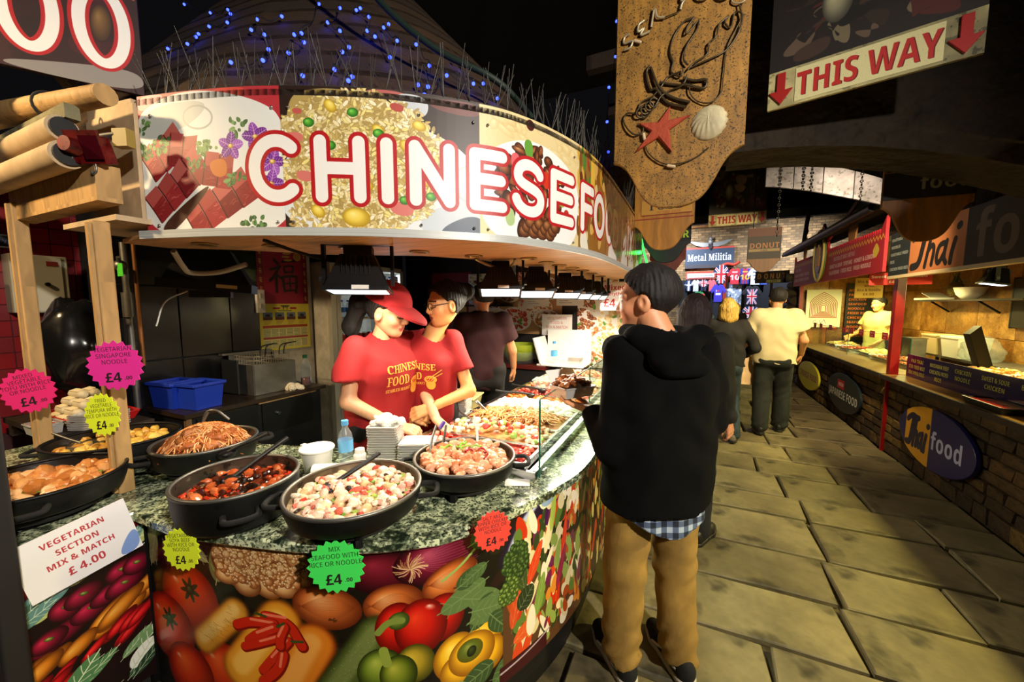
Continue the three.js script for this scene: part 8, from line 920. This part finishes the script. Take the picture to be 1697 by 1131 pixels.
// =====================================================================  BOARDS HUNG OVER THE ALLEY
function boardShape(x0, x1, top, sh, bot) { const c = (x0 + x1) / 2, w = x1 - x0, s = new THREE.Shape(); s.moveTo(x0, top); s.lineTo(x0, sh); s.bezierCurveTo(x0 + w * 0.12, sh - 0.015, x0 + w * 0.16, sh - 0.1, x0 + w * 0.2, lerp(sh, bot, 0.55)); s.bezierCurveTo(x0 + w * 0.28, bot + 0.02, x0 + w * 0.36, bot, c, bot); s.bezierCurveTo(x1 - w * 0.36, bot, x1 - w * 0.28, bot + 0.02, x1 - w * 0.2, lerp(sh, bot, 0.55)); s.bezierCurveTo(x1 - w * 0.16, sh - 0.1, x1 - w * 0.12, sh - 0.015, x1, sh); s.lineTo(x1, top); s.closePath(); return s; }
{ // seafood board
  const Z = -2.2, t = thing('seafood_board', 'hanging wooden board with wire lobster, starfish, shell and SEAFOOD lettering', 'board', [0, 0, Z]);
  const speck = mat(0xa37f3c, 0.6, 0, { map: dataTex(512, 512, (u, v) => { const w = fbm(u * 1, v * 0.2, 24, 3, 3), s = fbm(u, v, 90, 2, 70), r = fbm(u, v, 7, 4, 71); let k = 0.75 + 0.3 * w; if (s > 0.69) k *= 0.4; k *= 0.8 + 0.3 * r; return [k, k * 0.93, k * 0.78]; }, 0.45), bumpMap: grainB, bumpScale: 0.0006 });
  obj('board', place(extr(boardShape(-0.4, 0.215, 3.3, 2.365, 2.105), 0.03, 0.004, 16), 0, 0, -0.03), speck, t); obj('chain', [bar([-0.3, 3.28, 0], [-0.3, 4.6, 0], 0.006), bar([0.12, 3.28, 0], [0.12, 4.6, 0], 0.006)], M.blackMetal, t);
  const X = (u) => -0.4 + (u - 65) / 615 * 0.61, Y = (v) => 3.03 - (v - 100) / 600 * 0.66, W = (ps, r, z = 0.014) => tube(ps.map(([a, b]) => [X(a), Y(b), z + 0.004 * Math.sin(a * 0.05)]), r * 0.62, ps.length * 7, 6), tin = mat(0xb8ab88, 0.35, 0.4), dk = mat(0x4a3e28, 0.4, 0.5);
  const L = { S: [[135, 128], [110, 135], [105, 160], [150, 165], [140, 190], [110, 192]], E: [[205, 85], [180, 100], [178, 130], [205, 118], [190, 145], [235, 140]], A: [[240, 125], [255, 50], [270, 90], [305, 100]], F: [[425, 20], [385, 18], [380, 50], [410, 45], [385, 60], [375, 85]] }; for (const k in L) obj('letter', W(L[k], 0.0095), tin, t); for (const [a, b, r] of [[478, 38, 36], [568, 58, 38]]) obj('letter', place(new THREE.TorusGeometry(r * 0.001, 0.006, 6, 24), X(a), Y(b), 0.014), tin, t); obj('letter', W([[640, 40], [600, 110], [640, 130], [680, 95], [665, 55], [640, 40]], 0.006), tin, t); obj('letter_link', [W([[305, 100], [370, 92]], 0.005), W([[425, 20], [520, 28], [640, 55]], 0.007, 0.006)], dk, t);
  const cy = (a, b, r = 0.007) => [a[0], a[1], 0]; obj('porcelain_joint', [place(new THREE.CapsuleGeometry(0.008, 0.03, 4, 8), X(175), Y(172), 0.016, 0, 0, 1.1), place(new THREE.CapsuleGeometry(0.008, 0.025, 4, 8), X(222), Y(605), 0.016, 0, 0, 0.2), place(new THREE.CapsuleGeometry(0.008, 0.03, 4, 8), X(360), Y(758), 0.016, 0, 0, 1.3)], M.cream, t);
  obj('lobster', [W([[440, 135], [400, 140], [350, 190], [335, 250], [350, 300], [345, 340], [390, 370], [400, 340]], 0.007), W([[440, 135], [410, 170], [405, 195], [430, 180], [460, 150], [455, 185], [410, 250], [400, 300], [420, 330]], 0.007), W([[590, 165], [550, 195], [540, 240], [510, 260], [505, 300], [440, 330], [420, 350]], 0.007), W([[590, 165], [575, 190], [600, 215], [615, 160], [640, 170], [640, 230], [590, 300], [520, 325], [440, 340]], 0.007), W([[385, 350], [330, 360], [300, 395], [260, 430], [200, 450], [180, 490], [130, 485], [115, 510], [140, 560], [180, 590], [215, 580], [210, 540]], 0.007), W([[420, 370], [400, 410], [340, 420], [300, 440], [270, 480], [220, 520], [200, 500]], 0.007), W([[240, 290], [225, 310], [250, 400], [270, 400], [330, 470], [420, 510]], 0.011), W([[245, 300], [290, 400], [350, 450], [435, 490]], 0.011), W([[400, 380], [450, 400], [505, 410], [500, 440], [400, 405]], 0.01), W([[290, 375], [350, 395], [420, 415]], 0.009), ...[0, 1, 2, 3].map((k) => place(new THREE.TorusGeometry(0.022, 0.005, 6, 16), X(200 + k * 22), Y(495 - k * 12), 0.014, 0.5))], dk, t);
  obj('feeler', [W([[630, 130], [640, 190], [590, 290], [580, 400], [570, 480], [530, 510], [470, 490], [435, 450], [430, 410]], 0.005), W([[225, 620], [245, 680], [320, 740], [400, 752], [480, 730], [530, 700]], 0.006)], dk, t);
  const st = []; for (let k = 0; k < 10; k++) { const a = [1.35, 0.72, 0.22, -0.3, -0.95, -1.9, -2.45, -2.9, 2.75, 2.1][k], tips = { 0: [345, 490], 2: [440, 545], 4: [360, 695], 6: [185, 668], 8: [190, 540] }; if (tips[k]) st.push([X(tips[k][0]), Y(tips[k][1])]); else { const c = [305, 575], n = tips[(k + 1) % 10], m = tips[k - 1], q = [c[0] + ((n[0] + m[0]) / 2 - c[0]) * 0.42, c[1] + ((n[1] + m[1]) / 2 - c[1]) * 0.42]; st.push([X(q[0]), Y(q[1])]); } } obj('starfish', place(extr(shapeOf(st), 0.022, 0.007, 4), 0, 0, 0), mat(0x9c3a1c, 0.7, 0, { bumpMap: grainB, bumpScale: 0.004 }), t);
  const sg = (() => { const g = new THREE.SphereGeometry(0.082, 48, 12, 0, 6.2832, 0, Math.PI / 2), p = g.attributes.position; for (let i = 0; i < p.count; i++) { const x = p.getX(i), z = p.getZ(i), a = Math.atan2(x, z + 0.085), k = 1 + 0.05 * Math.cos(a * 34); p.setXYZ(i, x * k, p.getY(i) * 0.42 * k, z * (0.9 + 0.1 * k)); } g.computeVertexNormals(); return place(g, X(525), Y(590), 0.0, 0, Math.PI / 2, 0.15); })(); obj('scallop_shell', sg, mat(0xd8cba0, 0.6, 0, { map: grain }), t);
}
{ // smaller boards behind it
  const b2 = thing('menu_hanging_board', 'yellow hanging board with red lines and dark lettering behind the seafood board', 'board', [0, 0, -3.6]); obj('board', place(extr(boardShape(-0.46, 0.02, 2.95, 2.28, 2.07), 0.03, 0.004, 14), 0, 0, 0), mat(0xc08a30, 0.5, 0, { map: woodT }), b2); obj('line', [box(0.46, 0.008, 0.004, -0.22, 2.335, 0.032), box(0.4, 0.005, 0.004, -0.2, 2.365, 0.032)], mat(0x8c1c14, 0.6), b2); obj('lettering', keep(uvPlane(0.4, 0.12, 0.004, -0.2, 2.43, 0.034, 0)), text(256, 80, (g) => { g.fillStyle = '#b8862c'; g.fillRect(0, 0, 256, 80); g.fillStyle = '#241a10'; g.font = 'bold 66px serif'; g.fillText('FOOD', 40, 56, 180); g.fillStyle = '#8c1c14'; g.font = '16px serif'; g.fillText('TO TAKE AWAY', 80, 76); }), b2); obj('chain', [bar([-0.4, 2.94, 0.015], [-0.4, 3.72, 0.015], 0.005), bar([-0.05, 2.94, 0.015], [-0.05, 3.72, 0.015], 0.005)], M.blackMetal, b2);
  const b3 = thing('bar_hanging_board', 'black hanging board with lime letters BAR behind the yellow board', 'board', [0, 0, -4.6]); obj('board', place(extr(boardShape(-0.5, 0.0, 2.7, 2.26, 2.06), 0.03, 0.004, 14), 0, 0, 0), mat(0x14171a, 0.5), b3); obj('lettering', keep(uvPlane(0.46, 0.13, 0.004, -0.23, 2.35, 0.034, 0)), text(256, 74, (g) => { g.fillStyle = '#14171a'; g.fillRect(0, 0, 256, 74); g.fillStyle = '#b8d83a'; g.font = 'bold 60px sans-serif'; g.fillText('BAR', 130, 56, 120); g.fillText('NO', 8, 56, 70); }), b3); obj('chain', [bar([-0.4, 2.69, 0.015], [-0.4, 3.72, 0.015], 0.005)], M.blackMetal, b3);
  const b4 = thing('red_hanging_board', 'dark red hanging board behind the black bar board', 'board', [0, 0, -5.6]); obj('board', place(extr(boardShape(-0.5, -0.05, 2.6, 2.2, 2.02), 0.03, 0.004, 14), 0, 0, 0), mat(0x5a1c1c, 0.5, 0, { map: woodT }), b4); obj('chain', [bar([-0.3, 2.59, 0.015], [-0.3, 3.86, 0.015], 0.005)], M.blackMetal, b4);
  const db = thing('donut_board', 'dark hanging board reading DONUT CAFE with a rounded wooden foot', 'board', [0, 0, -6.5]); obj('board', place(extr(boardShape(0.74, 1.14, 2.68, 2.22, 2.06), 0.03, 0.004, 12), 0, 0, 0), mat(0x7a5630, 0.55, 0, { map: woodT }), db); obj('plate', keep(uvPlane(0.4, 0.42, 0.006, 0.94, 2.46, 0.034, 0)), text(256, 270, (g) => { g.fillStyle = '#141112'; g.fillRect(0, 0, 256, 270); g.fillStyle = '#4a2018'; g.fillRect(0, 0, 256, 70); g.fillStyle = '#8a5a34'; g.font = 'bold 66px sans-serif'; g.textAlign = 'center'; g.fillText('DONUT', 128, 176, 240); g.fillStyle = '#7a6a44'; g.fillRect(10, 182, 236, 24); g.fillStyle = '#2a1c10'; g.font = 'bold 22px sans-serif'; g.fillText('CAFE', 128, 202, 120); }), db); obj('chain', [bar([0.8, 2.67, 0.015], [0.8, 3.85, 0.015], 0.006), bar([1.08, 2.67, 0.015], [1.08, 3.85, 0.015], 0.006)], M.blackMetal, db);
  const th = thing('thai_hanging_board', 'dark hanging board reading Thai food with a rounded wooden foot', 'board', [0, 0, -3.6]); obj('board', place(extr(boardShape(1.2, 1.66, 2.9, 2.27, 2.03), 0.03, 0.004, 14), 0, 0, 0), M.boardDark, th); obj('plate', keep(uvPlane(0.46, 0.56, 0.006, 1.43, 2.6, 0.034, 0)), text(300, 366, (g) => { g.fillStyle = '#120c0a'; g.fillRect(0, 0, 300, 366); g.fillStyle = '#6a3420'; g.fillRect(0, 10, 300, 90); g.fillStyle = '#7a4a30'; g.fillRect(0, 118, 300, 132); scriptThai(g, 8, 126, 280, 118, '#0c0808'); g.fillStyle = '#80786c'; g.font = 'bold 80px sans-serif'; g.fillText('food', 120, 330, 170); }), th); obj('chain', [bar([1.26, 2.89, 0.015], [1.26, 3.7, 0.015], 0.006), bar([1.6, 2.89, 0.015], [1.6, 3.7, 0.015], 0.006)], M.blackMetal, th);
}
function thisWay(label, plabel, [x, y, z], ry, w, h, ph) {
  const t = thing('direction_sign', label, 'sign', [x, y, z], ry); const arrow = (u) => shapeOf([[u - 0.1 * h, 0.42 * h], [u + 0.1 * h, 0.42 * h], [u + 0.1 * h, -0.05 * h], [u + 0.28 * h, -0.05 * h], [u, -0.42 * h], [u - 0.28 * h, -0.05 * h], [u - 0.1 * h, -0.05 * h]]);
  obj('board', [box(w, h, 0.02, 0, 0, 0)], mat(0xd8d29a, 0.55, 0, { map: dirty }), t); const rm = mat(0xa01c18, 0.5); for (const u of [-w / 2 + 0.3 * h, w / 2 - 0.3 * h]) obj('arrow', place(extr(arrow(u), 0.012, 0.002), 0, 0, 0.01), rm, t);
  obj('lettering', keep(uvPlane(w - 1.25 * h, h * 0.86, 0.004, 0, 0, 0.011, 0)), text(768, 240, (g) => { g.fillStyle = '#d2cc96'; g.fillRect(0, 0, 768, 240); g.fillStyle = '#5a0d0a'; g.font = 'bold 236px sans-serif'; g.fillText('THIS WAY', 12, 208, 752); g.fillStyle = '#b01f1a'; g.fillText('THIS WAY', 6, 204, 752); g.fillStyle = 'rgba(70,60,30,0.5)'; for (let i = 0; i < 220; i++) g.fillRect(rnd() * 768, rnd() * 240, rr(1, 4), rr(1, 4)); }), t);
  const p = thing('picture_board', plabel, 'picture', [x, y, z], ry); obj('board', keep(uvPlane(w, ph, 0.02, 0, h / 2 + ph / 2, -0.004, 0)), text(512, 340, (g) => { g.fillStyle = '#1c1612'; g.fillRect(0, 0, 512, 340); for (let i = 0; i < 90; i++) { g.fillStyle = pick(['#2c2018', '#3a2a20', '#14100e', '#5a4a3a', '#4a1c18', '#6a6048']); path(g, [0, 1, 2, 3].map(() => [rnd() * 512, rnd() * 340]).map(([a, b], k, A) => [A[0][0] + (a - A[0][0]) * 0.25, A[0][1] + (b - A[0][1]) * 0.25]), g.fillStyle); } blob(g, 180, 190, 40, 60, 0, '#b8b48a', '#8a866a', '#3a3830'); path(g, [[220, 70], [330, 80], [320, 150], [240, 140]], '#7a6a54'); path(g, [[210, 130], [330, 150], [300, 200], [240, 190]], '#8a7a5c'); }), p);
  obj('hanger', [bar([-w * 0.4, h / 2 + ph, 0], [-w * 0.4, h / 2 + ph + 0.62, 0], 0.005), bar([w * 0.4, h / 2 + ph, 0], [w * 0.4, h / 2 + ph + 0.62, 0], 0.005)], M.blackMetal, p);
}
thisWay('large cream sign reading THIS WAY with red arrows on the dark stone arch', 'dark painted picture above the large THIS WAY sign', [0.785, 2.85, -2.71], -0.27, 0.83, 0.205, 0.62);
thisWay('small cream sign reading THIS WAY with red arrows far down the alley', 'dark painted picture above the small far THIS WAY sign', [0.65, 2.965, -7.2], 0, 0.8, 0.19, 0.75);
{ const g = thing('green_light_string', 'bright green rope light climbing the far end of the food stall', 'rope light', [-0.5, 2.0, -4.35]); obj('tube', tube([[-0.02, 0.42, 0], [0.02, 0.3, 0.02], [0.05, 0.16, 0], [0.09, 0.02, 0.02], [0.1, -0.14, 0]], 0.012, 30, 6), glow(0x30ff50, 3), g); const l = new THREE.PointLight(0x30ff50, 0.03); l.position.set(0.1, 0.15, 0.06); l.castShadow = true; g.add(l); }
// =====================================================================  THE CLOTHES SHOP ACROSS THE YARD
{
  const Z = -13.98, s = thing('shop_sign', 'slate blue shop sign with gothic lettering and a winged eagle', 'sign', [0.55, 2.78, Z]);
  obj('board', keep(uvPlane(1.4, 0.66, 0.06, 0, 0.33, 0, 0)), text(700, 330, (g, w, h) => { g.fillStyle = '#2c3a4c'; g.fillRect(0, 0, w, h); g.fillStyle = '#4a3a30'; for (let i = 0; i < 50; i++) g.fillRect(i * 14, h - 40 - rr(0, 26), 8, 60); g.fillStyle = '#c03c24'; g.fillRect(0, 0, w, 26); g.save(); g.translate(34, 212); g.scale(1, 1.25); g.font = 'bold 118px serif'; g.fillStyle = '#10141c'; g.fillText('Metal Militia', 4, 4, 632); g.fillStyle = '#dcdfe4'; g.fillText('Metal Militia', 0, 0, 632); g.restore(); g.fillStyle = '#2c3a4c';  }), s);
  const wing = (e) => place(extr(shapeOf([[0.02 * e, 0.02], [0.2 * e, 0.0], [0.42 * e, 0.06], [0.62 * e, 0.2], [0.5 * e, 0.2], [0.3 * e, 0.16], [0.1 * e, 0.14], [0.04 * e, 0.12]]), 0.04, 0.006, 4), 0, 0, 0); const eg = obj('eagle', [wing(1), wing(-1), sph(0.07, 14, 10, 0, 0.12, 0.04).scale(1, 1.3, 1), sph(0.045, 12, 8, 0, 0.26, 0.05), place(new THREE.ConeGeometry(0.02, 0.05, 6), 0.05, 0.255, 0.05, 0, 0, -1.6)], mat(0x9a9890, 0.4, 0.4), s); eg.position.set(0.02, 0.66, 0.02); obj('shield', place(extr(shapeOf([[-0.06, 0.1], [0.06, 0.1], [0.06, 0], [0, -0.1], [-0.06, 0]]), 0.03, 0.004, 4), 0, 0.6, 0.04), mat(0x3a3a3c, 0.4, 0.4), eg).position.set(0, -0.6, 0);
  const b = thing('shop_banner', 'red shop banner with a pale lettered strip above the hanging tops', 'banner', [0.33, 2.43, Z + 0.02]); obj('board', keep(uvPlane(0.86, 0.24, 0.05, 0, 0.12, 0, 0)), text(512, 130, (g, w, h) => { g.fillStyle = '#d8442c'; g.fillRect(0, 0, w, h); g.fillStyle = '#d4dcdc'; g.fillRect(20, 28, w - 40, 74); g.fillStyle = '#5a6a70'; g.font = 'bold 32px serif'; g.fillText('METAL MUSIC MERCHANDISE', 34, 80, 440); }), b);
  const rb = thing('shop_awning_beam', 'orange-red curved beam end beside the football shirts', 'beam', [1.05, 2.82, Z + 0.1]); obj('beam', [tube([[-0.15, 0, 0], [0, 0.06, 0.02], [0.2, 0.03, 0.04], [0.34, 0.1, 0.1]], 0.045, 16, 8), box(0.14, 0.9, 0.06, -0.0, -0.6, 0)], mat(0xc8402c, 0.5), rb);
  struct('wall_shop', [box(4.4, 2.4, 0.06, 1.9, 1.2, Z + 0.02)], mat(0x14161c, 0.8), 'dark shop front hung with clothes', 'wall');
  const rail = thing('clothes_rail', 'metal rail carrying the hanging clothes across the shop front', 'rail', [1.6, 2.66, Z + 0.25]); obj('bar', [bar([-1.7, -0.22, 0], [-0.7, -0.22, 0], 0.012), bar([-0.55, 0.08, 0], [0.6, 0.08, 0], 0.012)], M.steel, rail);
  const teeShape = (w, h) => shapeOf([[-w * 0.28, -h], [w * 0.28, -h], [w * 0.28, -h * 0.35], [w * 0.42, -h * 0.5], [w * 0.52, -h * 0.32], [w * 0.28, 0], [w * 0.1, 0.02], [0, -0.03], [-w * 0.1, 0.02], [-w * 0.28, 0], [-w * 0.52, -h * 0.32], [-w * 0.42, -h * 0.5], [-w * 0.28, -h * 0.35]]);
  const jack = (g, w, h) => { g.fillStyle = '#1c2456'; g.fillRect(0, 0, w, h); g.strokeStyle = '#e8e8ee'; g.lineWidth = w * 0.16; g.beginPath(); g.moveTo(0, 0); g.lineTo(w, h); g.moveTo(w, 0); g.lineTo(0, h); g.stroke(); g.strokeStyle = '#b82030'; g.lineWidth = w * 0.06; g.stroke(); g.fillStyle = '#e8e8ee'; g.fillRect(w * 0.36, 0, w * 0.28, h); g.fillRect(0, h * 0.38, w, h * 0.2); g.fillStyle = '#c0202e'; g.fillRect(w * 0.42, 0, w * 0.16, h); g.fillRect(0, h * 0.42, w, h * 0.12); };
  const num = (bg, fg, n, side) => (g, w, h) => { g.fillStyle = bg; g.fillRect(0, 0, w, h); if (side) { g.fillStyle = side; g.fillRect(w * 0.2, 0, w * 0.15, h); g.fillRect(w * 0.65, 0, w * 0.15, h); g.fillRect(w * 0.45, h * 0.75, w * 0.1, h); } g.fillStyle = fg; g.textAlign = 'center'; g.font = 'bold ' + h * 0.45 + 'px sans-serif'; g.fillText(n, w / 2, h * 0.7); g.fillRect(w * 0.34, h * 0.16, w * 0.32, h * 0.07); };
  const plain = (c) => (g, w, h) => { g.fillStyle = c; g.fillRect(0, 0, w, h); };
  const garments = [['small navy top with a white cross hung below the banner', -0.01, 2.4, 0.26, 0.34, (g, w, h) => { g.fillStyle = '#1c2c5a'; g.fillRect(0, 0, w, h); g.fillStyle = '#d8dce8'; g.fillRect(w * 0.4, 0, w * 0.2, h); g.fillRect(0, h * 0.35, w, h * 0.14); }], ['small pale grey jacket hung below the banner', 0.2, 2.4, 0.28, 0.36, plain('#c8ccd8')], ['small navy flag-print jacket hung below the banner', 0.42, 2.4, 0.28, 0.35, (g, w, h) => { jack(g, w, h * 0.6); g.fillStyle = '#20284c'; g.fillRect(0, h * 0.6, w * 0.4, h); g.fillRect(w * 0.6, h * 0.6, w, h); }], ['small coral pink sweatshirt hung below the banner', 0.65, 2.4, 0.28, 0.36, plain('#d8606a')], ['large flag-print T-shirt hung beside the banner', 0.9, 2.84, 0.42, 0.56, jack], ['violet-blue hooded sweatshirt with a red heart below the flag shirt', 0.84, 2.24, 0.42, 0.54, (g, w, h) => { g.fillStyle = '#3a34b8'; g.fillRect(0, 0, w, h); g.fillStyle = '#e8e8f0'; g.fillRect(w * 0.34, h * 0.46, w * 0.32, h * 0.12); g.fillRect(w * 0.36, h * 0.28, w * 0.04, h * 0.12); g.fillStyle = '#d83a30'; g.beginPath(); g.arc(w * 0.5, h * 0.34, w * 0.06, 0, 7); g.fill(); }], ['red football shirt number ten', 1.27, 2.72, 0.42, 0.47, num('#c02434', '#f0e8e8', '10')], ['red and blue striped football shirt number ten', 1.54, 2.72, 0.4, 0.47, num('#a01c40', '#e0b02c', '10', '#24308c')], ['white football shirt number seven', 1.81, 2.7, 0.42, 0.48, num('#e0e4f0', '#2c3458', '7')], ['blue football shirt at the end of the rail', 2.03, 2.64, 0.34, 0.42, plain('#3c5ac8')], ['green T-shirt low in the shop front', 0.3, 2.05, 0.34, 0.36, plain('#2c8a4c')], ['flag-print T-shirt on black beside the pale prints', 1.75, 2.18, 0.5, 0.56, (g, w, h) => { g.fillStyle = '#15151a'; g.fillRect(0, 0, w, h); g.save(); g.translate(w * 0.26, h * 0.16); jack(g, w * 0.48, h * 0.8); g.restore(); }], ['lower flag-print T-shirt beside the man in cream', 1.75, 1.58, 0.46, 0.46, jack]];
  garments.forEach(([l, x, y, w, h, draw], i) => { const t = thing('hanging_garment', l, 'garment', [x, y - 0.02, Z + 0.2 + (i % 3) * 0.02]); const g = extr(teeShape(w, h), 0.05, 0.012, 2), uv = g.attributes.uv, p = g.attributes.position; for (let k = 0; k < uv.count; k++) uv.setXY(k, p.getX(k) / (w * 1.06) + 0.5, 1 + p.getY(k) / h); obj('cloth', keep(g), text(128, 160, draw), t); obj('hanger', [bar([0, 0, 0.02], [0, 0.05, 0.02], 0.006), bar([-w * 0.2, -0.01, 0.02], [w * 0.2, -0.01, 0.02], 0.006)], M.blackMetal, t); });
  const wp = thing('print_wall', 'pale grey wall of printed T-shirt designs between the hanging clothes', 'display', [1.28, 1.85, Z + 0.12]); obj('panel', keep(uvPlane(0.42, 0.9, 0.02, 0, 0, 0, 0)), text(256, 450, (g) => { g.fillStyle = '#8a98ac'; g.fillRect(0, 0, 256, 450); for (let i = 0; i < 60; i++) { g.fillStyle = pick(['#dfe8f4', '#3a4458', '#5a687c', '#c4d0e0']); g.fillRect(rnd() * 256, rnd() * 450, rr(10, 50), rr(8, 40)); } }), wp);
  const ht = thing('red_hat', 'red felt hat on a display head in the shop front', 'hat', [0.4, 1.86, Z + 0.4]); ht.scale.setScalar(0.6); obj('crown', [lathe([[0, 0.16], [0.08, 0.15], [0.11, 0.08], [0.14, 0.0], [0.2, -0.04], [0.2, -0.05], [0, -0.02]], 24)], mat(0xb81c24, 0.7), ht); obj('display_head', [sph(0.09, 14, 10, 0, -0.1, 0), bar([0, -0.2, 0], [0, -0.6, 0], 0.06, 12)], mat(0x9a7ab8, 0.6), ht); const hs = thing('display_stand', 'tall dark display stand under the red hat', 'stand', [0.4, 0, Z + 0.4]); obj('pole', [bar([0, 0, 0], [0, 1.5, 0], 0.04, 12)], M.blackMatt, hs); obj('base', [cyl(0.2, 0.22, 0.03, 20, 0, 0.015, 0)], M.blackMatt, hs);
  const dc = thing('donut_cafe_sign', 'brown wooden letters DONUT CAFE over the far stall', 'sign', [1.84, 2.24, -11.3], -0.35); dc.scale.setScalar(0.42); obj('board', [box(1.7, 0.7, 0.05, 0, 0.1, -0.03)], mat(0x2c2018, 0.7), dc); obj('pole', [box(0.12, 5.1, 0.08, 0, -2.75, -0.05)], M.darkWood, dc); [['D', -0.62], ['O', -0.28], ['N', 0.02], ['U', 0.32], ['T', 0.62]].forEach(([ch, u]) => obj('letter', keep(uvPlane(0.26, 0.46, 0.05, u, 0.16, 0.02, 0)), text(64, 110, (g) => { g.fillStyle = '#2c2018'; g.fillRect(0, 0, 64, 110); g.fillStyle = '#b8843c'; g.font = 'bold 100px sans-serif'; g.textAlign = 'center'; g.fillText(ch, 32, 92, 56); }), dc)); obj('cafe_plate', keep(uvPlane(0.7, 0.16, 0.05, 0.1, -0.14, 0.03, 0)), text(128, 32, (g) => { g.fillStyle = '#a8a868'; g.fillRect(0, 0, 128, 32); g.fillStyle = '#4a4424'; g.font = 'bold 28px sans-serif'; g.fillText('CAFE', 34, 26, 64); }), dc);
  const dk = thing('donut_stall', 'dark far stall front under the donut cafe letters', 'stall', [2.75, 0, -10.9]); obj('counter', [box(1.0, 0.95, 1.6, 0.1, 0.475, 0)], M.darkWood, dk); obj('canopy', [box(1.2, 0.08, 1.8, 0.1, 1.95, 0)], M.darkWood, dk); obj('post', [box(0.08, 1.95, 0.08, -0.4, 0.975, 0.85)], M.darkWood, dk);
  // yard floodlights
  for (const [x, y, l] of [[-0.4, 3.95, 'yard floodlight hung before the ornamental cornice'], [2.6, 3.9, 'yard floodlight hung before the brick wall over the football shirts']]) floodlight(l, [x, y, -12.3], 0, 0.75, 1.4, YARD, { up: 0.3, cone: 1.15 }, null, 0xdfeaff);
}
floodlight('floodlight hung in the Thai stall above the bare end of the counter', [2.75, 2.08, -2.0], 1.5, 0.5, 1.0, 800, { up: 0.15 }, null, 0xffec90);
scene.traverse((o) => { if (o.isLight) o.castShadow = true; });
renderer.render(scene, camera);
